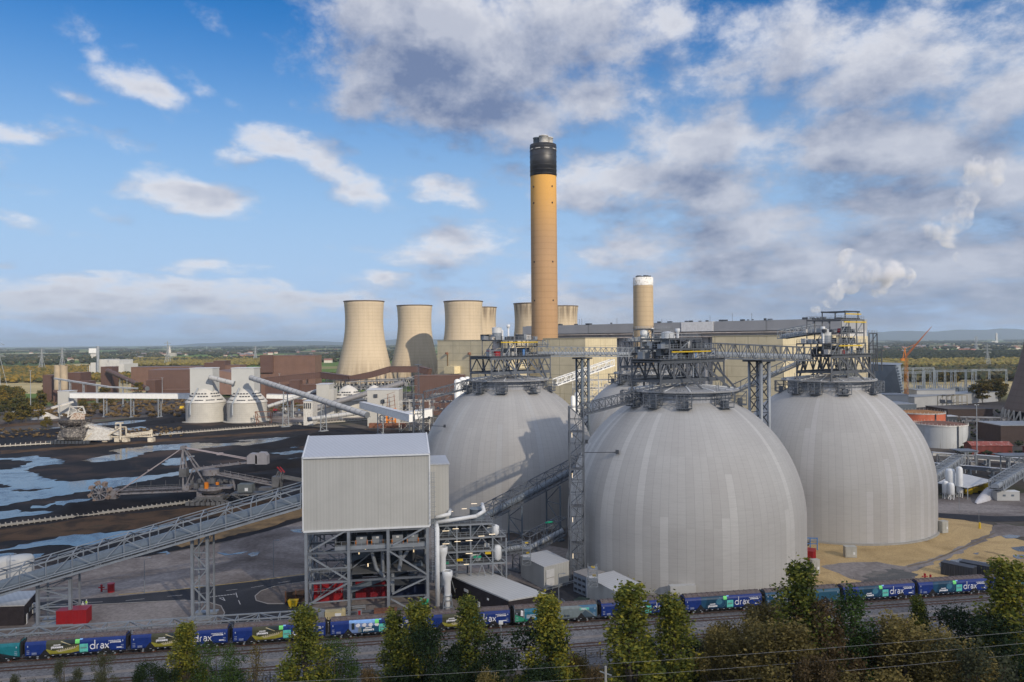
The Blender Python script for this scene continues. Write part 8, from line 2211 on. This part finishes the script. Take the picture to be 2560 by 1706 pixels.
NEAR = [  # kind, crown width key, x and y of the top in the picture, depth, label
('poplar', 0, 462, 1561, 117, 1.0, 'green yellow poplar rising in front of the wagons, leftmost of the tall ones'),
('birch', 0, 640, 1608, 112, .75, 'thin golden sparse tree between two poplars on the left'),
('poplar', 1, 762, 1527, 108, 1.12, 'wide yellow green poplar below the left column of the steel frame'),
('poplar', 2, 985, 1530, 112, 1.0, 'poplar left one of the pair in front of the frame right column'),
('poplar', 0, 1045, 1508, 110, 1.05, 'poplar right one of the pair, its top reaching the green hose'),
('poplar', 1, 1172, 1500, 111, .95, 'poplar in front of the black brick building'),
('poplar', 2, 1370, 1490, 106, 1.05, 'poplar covering the grey wagon, lower right of the black brick building'),
('poplar', 0, 1574, 1464, 104, 1.15, 'tall poplar in front of the second white building'),
('poplar', 1, 1680, 1496, 106, 1.05, 'poplar in front of the nearest dome, left of its middle'),
('poplar', 2, 2002, 1409, 107, 1.05, 'tallest poplar, standing at the right edge of the nearest dome'),
('poplar', 1, 2296, 1497, 116, .7, 'small poplar top in front of the right hand wagons'),
('poplar', 0, 2519, 1403, 108, 1.1, 'tall poplar near the right edge of the picture'),
('olive', 0, 160, 1652, 122, .55, 'low grey green bush under the leftmost wagons'),
('olive', 0, 262, 1640, 120, .5, 'small grey green bushy tree, second from the left edge'),
('olive', 0, 45, 1690, 118, .5, 'low grey green bush in the lower left corner'),
('dark', 0, 385, 1650, 114, .55, 'dark green tree left of the leftmost tall poplar'),
('green', 0, 540, 1618, 116, .7, 'dark green round tree right of the leftmost tall poplar'),
('green', 0, 835, 1600, 112, .6, 'green tree right of the wide poplar under the steel frame'),
('dark', 0, 1098, 1582, 105, .8, 'dark round tree between the poplar pair and the next poplar'),
('dark', 0, 1320, 1566, 106, .9, 'dark green round tree at the left foot of the poplar covering the grey wagon'),
('cone', 0, 1620, 1600, 110, .7, 'dark tree squeezed between two poplars before the nearest dome'),
('dark', 0, 1735, 1610, 112, .7, 'dark tree right of the poplar before the nearest dome'),
('willow', 0, 1900, 1518, 112, 1.0, 'broad brownish willow left of the tallest poplar'),
('willow', 0, 1830, 1590, 104, .8, 'lower brownish willow left of the broad one'),
('brown', 0, 2062, 1500, 106, .8, 'brown leaved tree right at the tallest poplar'),
('cone', 0, 2128, 1486, 108, .95, 'dark green pointed tree right of the brown leaved one'),
('willow', 0, 2262, 1562, 104, 1.05, 'broad olive brown willow in the lower right'),
('willow', 0, 2350, 1600, 100, .9, 'yellowish willow lower right below the charcoal containers'),
('dark', 0, 2435, 1540, 112, 1.0, 'black green tree left of the rightmost tall poplar'),
('dark', 0, 2540, 1560, 104, 1.0, 'black green tree in the lower right corner'),
('brown', 0, 1480, 1665, 102, .5, 'low brown bush between poplars at the bottom, left of the nearest dome middle'),
('brown', 0, 920, 1668, 102, .55, 'low reddish brown bush at the bottom under the steel frame'),
('willow', 0, 1980, 1560, 100, 1.0, 'brownish willow at the foot of the tallest poplar'),
('brown', 0, 2190, 1580, 108, .9, 'reddish brown bushy tree between the pointed tree and the broad olive willow'),
('olive', 0, 2420, 1610, 98, 1.1, 'olive bushy tree at the bottom under the rightmost tall poplar'),
('willow', 0, 1800, 1560, 114, .8, 'grey green willow in front of the wagons, leftmost of the lower right group'),
('willow', 0, 1450, 1640, 108, .5, 'small yellowish shrub right of the poplar covering the grey wagon'),
('willow', 0, 1210, 1690, 100, .5, 'low yellowish shrub at the bottom edge left of the dark round tree'),
('brown', 0, 2060, 1640, 96, .9, 'pale brown bush at the bottom below the tallest poplar'),
]
protos_t = {}
PK = {('poplar', 0): ('poplar', 31, 26, 13000, .34, 'poplar'), ('poplar', 1): ('poplar', 32, 26, 13000, .34, 'poplar'), ('poplar', 2): ('poplar', 33, 26, 12000, .34, 'poplar'),
 ('birch', 0): ('poplar', 34, 26, 2600, .30, 'willow'), ('olive', 0): ('willow', 35, 22, 12000, .30, 'olive'), ('dark', 0): ('round', 36, 22, 20000, .36, 'dark'), ('green', 0): ('round', 37, 22, 12000, .34, 'green'),
 ('cone', 0): ('cone', 38, 24, 13000, .34, 'green'), ('willow', 0): ('willow', 39, 22, 26000, .30, 'willow'), ('brown', 0): ('willow', 40, 22, 20000, .30, 'brown')}
rt_ = random.Random(5)
WID = {'poplar': 1.5, 'birch': 1.2, 'olive': 1.35, 'dark': 1.3, 'green': 1.3, 'cone': 1.35, 'willow': 1.5, 'brown': 1.3}
for (kd, v, sx, sy, d, ws, lab) in NEAR:
 top = zat(sx, sy, d); x = P(sx, sy, d).x; key = (kd, v); spec = PK[key]; k = top / (spec[2] * .985)
 if key not in protos_t:
  t = tree_proto(*spec, lab); protos_t[key] = t
 else: t = dup(protos_t[key], (0, 0, 0), 0, lab)
 t.location = (x, d, 0); wk = ws * max(k, .8) * WID[kd]; t.scale = (wk, wk, k); t.rotation_euler = (0, 0, rt_.uniform(0, 6.28)); t['group'] = 'trees along the railway'
# thicket of undergrowth below the trees
rs = np.random.RandomState(77)
for nm, lm, cnt, xr in (('undergrowth', 'brown', 26000, (760, 1000)), ('undergrowth', 'dark', 30000, (1000, 1480)), ('undergrowth', 'brown', 42000, (1480, 2000)), ('undergrowth', 'willow', 60000, (1800, 2600)), ('undergrowth', 'olive', 26000, (-60, 420)), ('undergrowth', 'dark', 24000, (330, 800))):
 cl = []
 for i in range(60):
  d = rs.uniform(92, 124); x = (rs.uniform(*xr) - 1280) / FOC * d; r = rs.uniform(1.5, 3.6); h = rs.uniform(5, 12) * (1.35 if lm == 'willow' else 1.0)
  if d > 112: h *= .6
  cl.append((x, d, h * .5, r, r, h * .55))
 o = bpy.data.objects.new(nm, quads_mesh(nm, blob_points(cl, cnt, rs, .5), .34, LM[lm], rs)); C.objects.link(o); kind(o, 'stuff')
# trackside weeds
pts = [rp(rs.uniform(-60, 310), rs.choice([17.5, 21.5, 19.0, -5.2]) + rs.normal() * .5, rs.uniform(0, .4)) for i in range(5000)]
o = bpy.data.objects.new('weeds', quads_mesh('weeds', np.array([tuple(p) for p in pts]), .45, LM['brown'], rs)); C.objects.link(o); kind(o, 'stuff')

# middle distance trees, each a thing
AP = [tree_proto('round', 50 + i, 16, 1500, 1.15, 'autumn', 'autumn tree') for i in range(3)]
MID = []
rm_ = random.Random(12)
for i in range(46):
 sx = rm_.uniform(-40, 108); d = rm_.uniform(600, 900); MID.append((sx, d, rm_.uniform(13, 19) * (1 if sx < 80 else .75)))
for i in range(16): MID.append((rm_.uniform(100, 245), rm_.uniform(900, 1200), rm_.uniform(9, 14)))
for (a, b, d0, d1, n, h) in ((196, 240, 700, 760, 3, 9), (240, 290, 760, 820, 4, 9), (340, 350, 860, 870, 1, 17), (250, 262, 880, 900, 2, 12), (98, 150, 560, 600, 5, 5), (0, 60, 590, 620, 4, 9), (690, 790, 700, 720, 7, 6), (400, 640, 940, 960, 0, 9), (790, 850, 1180, 1300, 9, 12), (1000, 1015, 1250, 1300, 2, 12), (2330, 2400, 980, 1100, 8, 14), (2440, 2500, 700, 780, 9, 17), (2250, 2340, 1000, 1150, 7, 12)):
 for i in range(n): MID.append((rm_.uniform(a, b), rm_.uniform(d0, d1), h * rm_.uniform(.8, 1.2)))
def mid_label(sx, d):
 if sx < 110 and d < 900: return 'autumn tree in the dense grove at the far left edge', 'autumn grove at the far left'
 if sx < 300: return 'brownish tree standing behind or beside the hopper tower', 'trees round the hopper tower'
 if sx < 900: return 'small green tree near the brown buildings or before the cooling towers', 'trees round the brown buildings'
 if sx < 1100: return 'small tree between the two leftmost cooling towers', 'trees between cooling towers'
 return 'dark tree in the clump beside the substation on the right', 'trees beside the substation'
for i, (sx, d, h) in enumerate(MID):
 pr = AP[i % 3]; lab, grp = mid_label(sx, d); x = P(sx, HY, d).x; s_ = h / 16
 t = pr if i < 3 else dup(pr, (0, 0, 0), 0)
 t.location = (x, d, 0); t.scale = (s_ * 1.25, s_ * 1.25, s_); t.rotation_euler = (0, 0, i * 1.7); t['label'] = lab; t['group'] = grp
# far woods and hedges reading as masses
ICO = None
def ico():
 global ICO
 if ICO is None:
  bm_ = __import__('bmesh').new(); __import__('bmesh').ops.create_icosphere(bm_, subdivisions=1, radius=1); bm_.verts.ensure_lookup_table()
  ICO = (np.array([v.co[:] for v in bm_.verts]), np.array([[v.index for v in f.verts] for f in bm_.faces])); bm_.free()
 return ICO
def wood(name, cs, lm, seed):
 """cs: (n,4) x, y, z, r crowns"""
 rs = np.random.RandomState(seed); V_, F_ = ico(); n = len(cs); nv = len(V_)
 jit = 1 + .32 * rs.normal(size=(n, nv, 1)) * .6
 v = V_[None] * jit * cs[:, None, 3:4] * np.array([1.15, 1.15, .85]) + cs[:, None, :3]
 f = (F_[None] + (np.arange(n) * nv)[:, None, None]).reshape(-1, 3)
 me = bpy.data.meshes.new(name); me.from_pydata(v.reshape(-1, 3).tolist(), [], f.tolist()); me.materials.append(LM[lm]); o = bpy.data.objects.new(name, me); C.objects.link(o); return kind(o, 'stuff')
def wood_px(x0, x1, d0, d1, n, h, lm, seed, name='woodland', sub=3):
 rs = np.random.RandomState(seed); d = rs.uniform(d0, d1, n); x = (rs.uniform(x0, x1, n) - 1280) / FOC * d; out = []
 for i in range(n):
  hh = h * rs.uniform(.7, 1.15)
  for k in range(sub): r = hh * rs.uniform(.28, .42); out.append((x[i] + rs.normal() * hh * .25, d[i] + rs.normal() * hh * .25, max(r * .6, hh - r * rs.uniform(.9, 1.6)), r))
 wood(name, np.array(out), lm, seed)
wood_px(-120, 330, 1250, 2000, 1500, 11, 'autumn', 1, sub=4)
wood_px(330, 700, 2050, 3000, 1800, 13, 'gold', 2, sub=4)
wood_px(700, 830, 2600, 3400, 260, 12, 'far', 3)
wood_px(2180, 2560, 1500, 1850, 700, 13, 'gold', 4, sub=5)
wood_px(2170, 2600, 1900, 2900, 1900, 15, 'fardark', 5, sub=4)
wood_px(2250, 2600, 1050, 1400, 420, 12, 'far', 6, sub=5)
wood_px(300, 760, 1150, 1500, 160, 9, 'autumn', 8, sub=4)
wood_px(95, 560, 640, 900, 420, 3.2, 'brown', 9, 'scrub', 5)
wood_px(-60, 460, 505, 560, 260, 1.6, 'brown', 10, 'scrub', 4)
wood_px(600, 1050, 660, 730, 160, 2.6, 'brown', 11, 'scrub', 4)
wood_px(2380, 2560, 395, 640, 160, 2.6, 'far', 12, 'scrub', 4)
rr_ = random.Random(31); out = {'far': [], 'fardark': []}
for k in range(230):      # hedgerows and copses out to the horizon
 d = 2400 * (16000 / 2400) ** rr_.random(); sx = rr_.choice((rr_.uniform(-100, 1060), rr_.uniform(-100, 1060), rr_.uniform(2140, 2620))); x = (sx - 1280) / FOC * d
 L_ = rr_.uniform(60, 420) * (d / 3500) ** .5; w_ = rr_.choice((8, 12, 60)) * (d / 3500) ** .7; az = rr_.uniform(-.25, .25); n = int(min(120, L_ / 7)); hh = rr_.uniform(9, 15) * (1 + d / 22000); tgt = out[rr_.choice(('far', 'fardark'))]
 for i in range(n):
  u = rr_.uniform(-.5, .5) * L_; v = rr_.uniform(-.5, .5) * w_; r = hh * rr_.uniform(.35, .6); tgt.append((x + u * math.cos(az) - v * math.sin(az), d + u * math.sin(az) + v * math.cos(az), max(r * .7, hh - r * rr_.uniform(.8, 1.3)), r))
for lm, cs in out.items(): wood('hedgerows', np.array(cs), lm, 40)
# scattered houses of the villages on the plain
hw = mat('house_render', (.52, .48, .42), .8); hr = mat('tile_roof', (.20, .10, .075), .8); hg = mat('slate_roof', (.16, .16, .17), .7)
hp_ = []
for (wm, rm2) in ((hw, hr), (mat('house_brick', (.26, .13, .09), .9), hg)):
 t = thing('house', 'tiny house of a village on the far plain', 'house', (0, 0, 0), 'village houses on the far plain')
 MB().box((0, 0, 2.8), (14, 9, 5.6)).build('wall', wm, t); MB().add([(-7.4, -5, 5.6), (7.4, -5, 5.6), (7.4, 5, 5.6), (-7.4, 5, 5.6), (-7.4, 0, 9.2), (7.4, 0, 9.2)], [(0, 1, 5, 4), (2, 3, 4, 5), (0, 4, 3), (1, 2, 5)]).build('roof', rm2, t); hp_.append(t)
for i in range(110):
 t = hp_[i] if i < 2 else dup(hp_[i % 2], (0, 0, 0)); d = rr_.uniform(2300, 6000); sx = rr_.choice((rr_.gauss(500, 90), rr_.gauss(650, 60), rr_.uniform(0, 1000), rr_.gauss(2330, 60), rr_.uniform(2180, 2560)))
 t.location = ((sx - 1280) / FOC * d, d, 0); t.rotation_euler = (0, 0, rr_.uniform(-.5, .5)); s_ = rr_.uniform(.9, 1.6); t.scale = (s_ * 1.2, s_, s_)
def grid_pylon(label, sx, d, top):
 x = P(sx, HY, d).x; h = zat(sx, top, d); t = thing('electricity_pylon', label, 'pylon', (x, d, 0), 'electricity pylons'); mb, ar = MB(), MB(); w_ = h * .11; th = max(.35, d / 2200)
 for a in (-1, 1):
  for b in (-1, 1): mb.beam((x + a * w_, d + b * w_, 0), (x + a * w_ * .18, d + b * w_ * .18, h * .62), th); mb.beam((x + a * w_ * .18, d + b * w_ * .18, h * .62), (x, d, h), th * .8)
 for i in range(7):
  z0, z1 = h * .62 * i / 7, h * .62 * (i + 1) / 7; f0, f1 = 1 - .82 * i / 7, 1 - .82 * (i + 1) / 7
  for a in (-1, 1): mb.beam((x + a * w_ * f0, d - w_ * f0, z0), (x - a * w_ * f1, d - w_ * f1, z1), th * .6)
 for z, l in ((.64, .15), (.77, .19), (.89, .13)):
  for a in (-1, 1): ar.beam((x, d, h * z), (x + a * h * l, d, h * z), th * .8); ar.beam((x, d, h * (z + .06)), (x + a * h * l, d, h * z), th * .6)
 mb.build('lattice_mast', greypaint, t); ar.build('cross_arms', greypaint, t)
for a in (('big lattice pylon above the golden wood left of the cooling towers', 419, 2100, 850), ('lattice pylon cut by the left edge of the picture', -4, 1150, 848), ('faint pylon behind the hopper tower', 155, 1900, 866), ('pylon left of the autumn grove', 104, 1800, 868), ('small pylon right of the brown sheds', 638, 2600, 862), ('pylon just right of the boiler house end', 2178, 2400, 842), ('pylon above the substation right of the crane', 2468, 1500, 857), ('small distant pylon on the far right plain', 2440, 3500, 838)): grid_pylon(*a)
def far_plant():
 t = thing('far_power_plant', 'white boxy plant with a slim chimney, beyond the hopper tower on the left', 'industrial building', (P(270, HY, 1450).x, 1450, 0)); q = lambda sx: P(sx, HY, 1450).x
 for k, (a, b, y) in enumerate(((222, 246, 912), (228, 250, 905), (247, 272, 897), (272, 282, 905), (281, 306, 898), (303, 319, 908))): MB().prism([(q(a), 1450 - k * 3), (q(b), 1450 - k * 3), (q(b), 1490), (q(a), 1490)], 0, zat(a, y, 1450)).build('block', offw, t)
 MB().tube((q(251.5), 1440, 0), (q(251.5), 1440, zat(251, 864, 1440)), 2.4, 12).build('chimney', steel, t)
far_plant()
x = P(235, HY, 3300).x; t = thing('water_tower', 'white water tower on the plain, upper left', 'water tower', (x, 3300, 0)); MB().box((x, 3300, 36), (34, 20, 20)).build('tank', white, t); MB().box((x, 3300, 13), (24, 12, 26)).build('legs', dirtywhite, t)
x = P(424, HY, 3900).x; t = thing('church', 'distant church with a tall pale spire on the horizon', 'church', (x, 3900, 0)); MB().lathe([(7, 0), (6, 30), (.1, 58)], (x, 3900, 0), 8).build('spire', mat('pale_spire', (.5, .47, .42), .8), t); MB().box((x + 14, 3900, 9), (36, 14, 18)).build('nave', concrete, t)
x = P(2491, HY, 7000).x; t = thing('far_mill', 'tiny white tower and mill building on the horizon at the right', 'tower', (x, 7000, 0)); MB().lathe([(9, 0), (8, 95), (.1, 100)], (x, 7000, 0), 8).build('tower', offw, t); MB().box((x - 20, 7000, 12), (60, 20, 24)).build('hall', offw, t)
# power line in the lower right foreground
t = thing('power_line', 'thin overhead power line wires crossing the lower right foreground', 'power line', (80, 95, 8)); mb = MB()
for (a, b) in (((-330, 1762), (2620, 1592)), ((-300, 1800), (2620, 1621)), ((-300, 1840), (2620, 1648))):
 p0, p1 = P(*a, 93), P(*b, 97); pr_ = None
 for i in range(31):
  f = i / 30; p = p0.lerp(p1, f); p.z -= 1.2 * 4 * f * (1 - f) - 1.0
  if pr_: mb.tube(pr_, p, .014, 4)
  pr_ = p
mb.build('wires', mat('bright_wire', (.3, .3, .3), .4, .3), t)
t = thing('power_pole', 'top of a pale pole with small insulators at the bottom edge', 'pole', tuple(P(1514, 1700, 94))); p = P(1514, 1664, 94); MB().tube((p.x, p.y, 0), p, .14, 8).build('pole', concrete, t); MB().beam(p + Vector((-.7, 0, -.6)), p + Vector((.7, 0, -1.1)), .12).build('cross_arm', steel, t)


# ---------------------------------------------------------------- air: haze, steam and unseen clouds placed to shade the foreground
m = bpy.data.materials.new('haze_air'); m.use_nodes = True; q = NT(m.node_tree); q.N.remove(q.N['Principled BSDF'])
pv = q.n('ShaderNodeVolumePrincipled'); pv.inputs['Color'].default_value = (.62, .74, .92, 1); pv.inputs['Density'].default_value = 4.2e-5; pv.inputs['Anisotropy'].default_value = 0.2
q.L.new(pv.outputs[0], q.N['Material Output'].inputs['Volume'])
kind(MB().box((0, 20500, 144.0), (90000, 59000, 290.0 + 0)).build('haze', m), 'stuff')

def cloud(name, c, rad, trans, seed, noise_s, label='unseen wide high cloud behind the camera, placed to shade the railway and nearest domes'):
 """flattened closed cloud; partly see-through, ragged"""
 rs = random.Random(seed); prof = [(.02, -1), (.5, -.85), (.8, -.6), (.97, -.25), (1, 0), (.93, .35), (.7, .7), (.4, .9), (.02, 1)]
 mb = MB(); mb.lathe(prof, (0, 0, 0), 64)
 mb.v = [(v[0] * rad[0], v[1] * rad[1], v[2] * rad[2]) for v in mb.v]
 m = bpy.data.materials.new(name + '_vapour'); m.use_nodes = True; q = NT(m.node_tree); b = q.N['Principled BSDF']; b.inputs['Base Color'].default_value = (.8, .8, .8, 1); b.inputs['Roughness'].default_value = 1; b.inputs['Specular IOR Level'].default_value = 0
 tc = q.n('ShaderNodeTexCoord'); r = q.vm('LENGTH', q.vm('MULTIPLY', tc.outputs['Object'], (1 / rad[0], 1 / rad[1], 0)))
 n = q.noise(tc.outputs['Object'], noise_s, 4, .55)
 a = q.mr(q.m('ADD', r, q.m('MULTIPLY', q.m('SUBTRACT', n, .5), .55)), 1.0, .62, 0, 1 - trans)
 q.put(b.inputs['Alpha'], a)
 o = mb.build(name, m, None, True); o.location = c; return tag(o, label, 'cloud', 'clouds shading the site')
SH = 1000.0 / math.tan(R(SUN_EL)); ox, oy = math.sin(R(SUN_AZ)) * SH, math.cos(R(SUN_AZ)) * SH
cloud('cloud', (20 + ox, 120 + oy, 1000), (640, 310, 60), .62, 1, .006)  # out of view, sized for the shade wanted on the ground
cloud('cloud', (560 + ox, 520 + oy, 1000), (360, 420, 60), .55, 2, .006, 'unseen smaller high cloud, placed to shade the tank farm on the right')

# steam plumes drifting up behind the boiler house and over the cooling towers
def plume(label, pts, dens, ns, seed, col=(.93, .93, .95)):
 """chain of puffs: one closed skin round the path, filled with uneven vapour"""
 W = [(P(sx, sy, d), r) for sx, sy, d, r in pts]
 c = sum((p for p, _ in W), Vector()) / len(W)
 t = None
 me = bpy.data.metaballs.new('steam_plume_mb'); me.resolution = 6.0 if W[0][1] < 60 else 12.0; me.render_resolution = me.resolution; me.threshold = .25
 ob = bpy.data.objects.new('steam_plume_mb', me); C.objects.link(ob); rnd = random.Random(seed)
 for (p, r) in W:
  for k in range(3):
   e = me.elements.new(); e.co = p - c + Vector([rnd.uniform(-.45, .45) * r for _ in range(3)]); e.radius = r * rnd.uniform(.75, 1.15)
 bpy.context.view_layer.update()
 m2 = bpy.data.meshes.new_from_object(ob.evaluated_get(bpy.context.evaluated_depsgraph_get())); m2.name = 'steam_plume'
 bpy.data.objects.remove(ob)
 m = bpy.data.materials.new('steam'); m.use_nodes = True; q = NT(m.node_tree); q.N.remove(q.N['Principled BSDF'])
 pv = q.n('ShaderNodeVolumePrincipled'); pv.inputs['Color'].default_value = (*col, 1); pv.inputs['Anisotropy'].default_value = -0.15
 tc = q.n('ShaderNodeTexCoord'); n = q.noise(tc.outputs['Object'], ns, 5, .62)
 q.put(pv.inputs['Density'], q.m('MULTIPLY', q.mr(n, .46, .74), dens)); q.L.new(pv.outputs[0], q.N['Material Output'].inputs['Volume'])
 m2.materials.clear(); m2.materials.append(m)
 o = bpy.data.objects.new('steam_plume', m2); C.objects.link(o); o.location = c; o['label'] = label; o['category'] = 'steam'; o['kind'] = 'stuff'
 m.cycles.volume_step_rate = 3.0
 return o
plume('white steam plume rising from behind the boiler house', [(2040, 775, 1500, 12), (2065, 750, 1500, 20), (2090, 720, 1500, 30), (2110, 690, 1500, 36), (2135, 660, 1500, 34), (2175, 680, 1500, 34), (2220, 680, 1500, 34), (2260, 700, 1500, 26), (2195, 725, 1500, 20)], .12, .028, 1)
plume('tall white steam plume high at the right', [(2390, 640, 1800, 16), (2375, 600, 1800, 28), (2340, 580, 1800, 30), (2310, 570, 1800, 20), (2390, 550, 1800, 34), (2400, 510, 1800, 36), (2430, 470, 1800, 42), (2460, 430, 1800, 46)], .08, .022, 2)
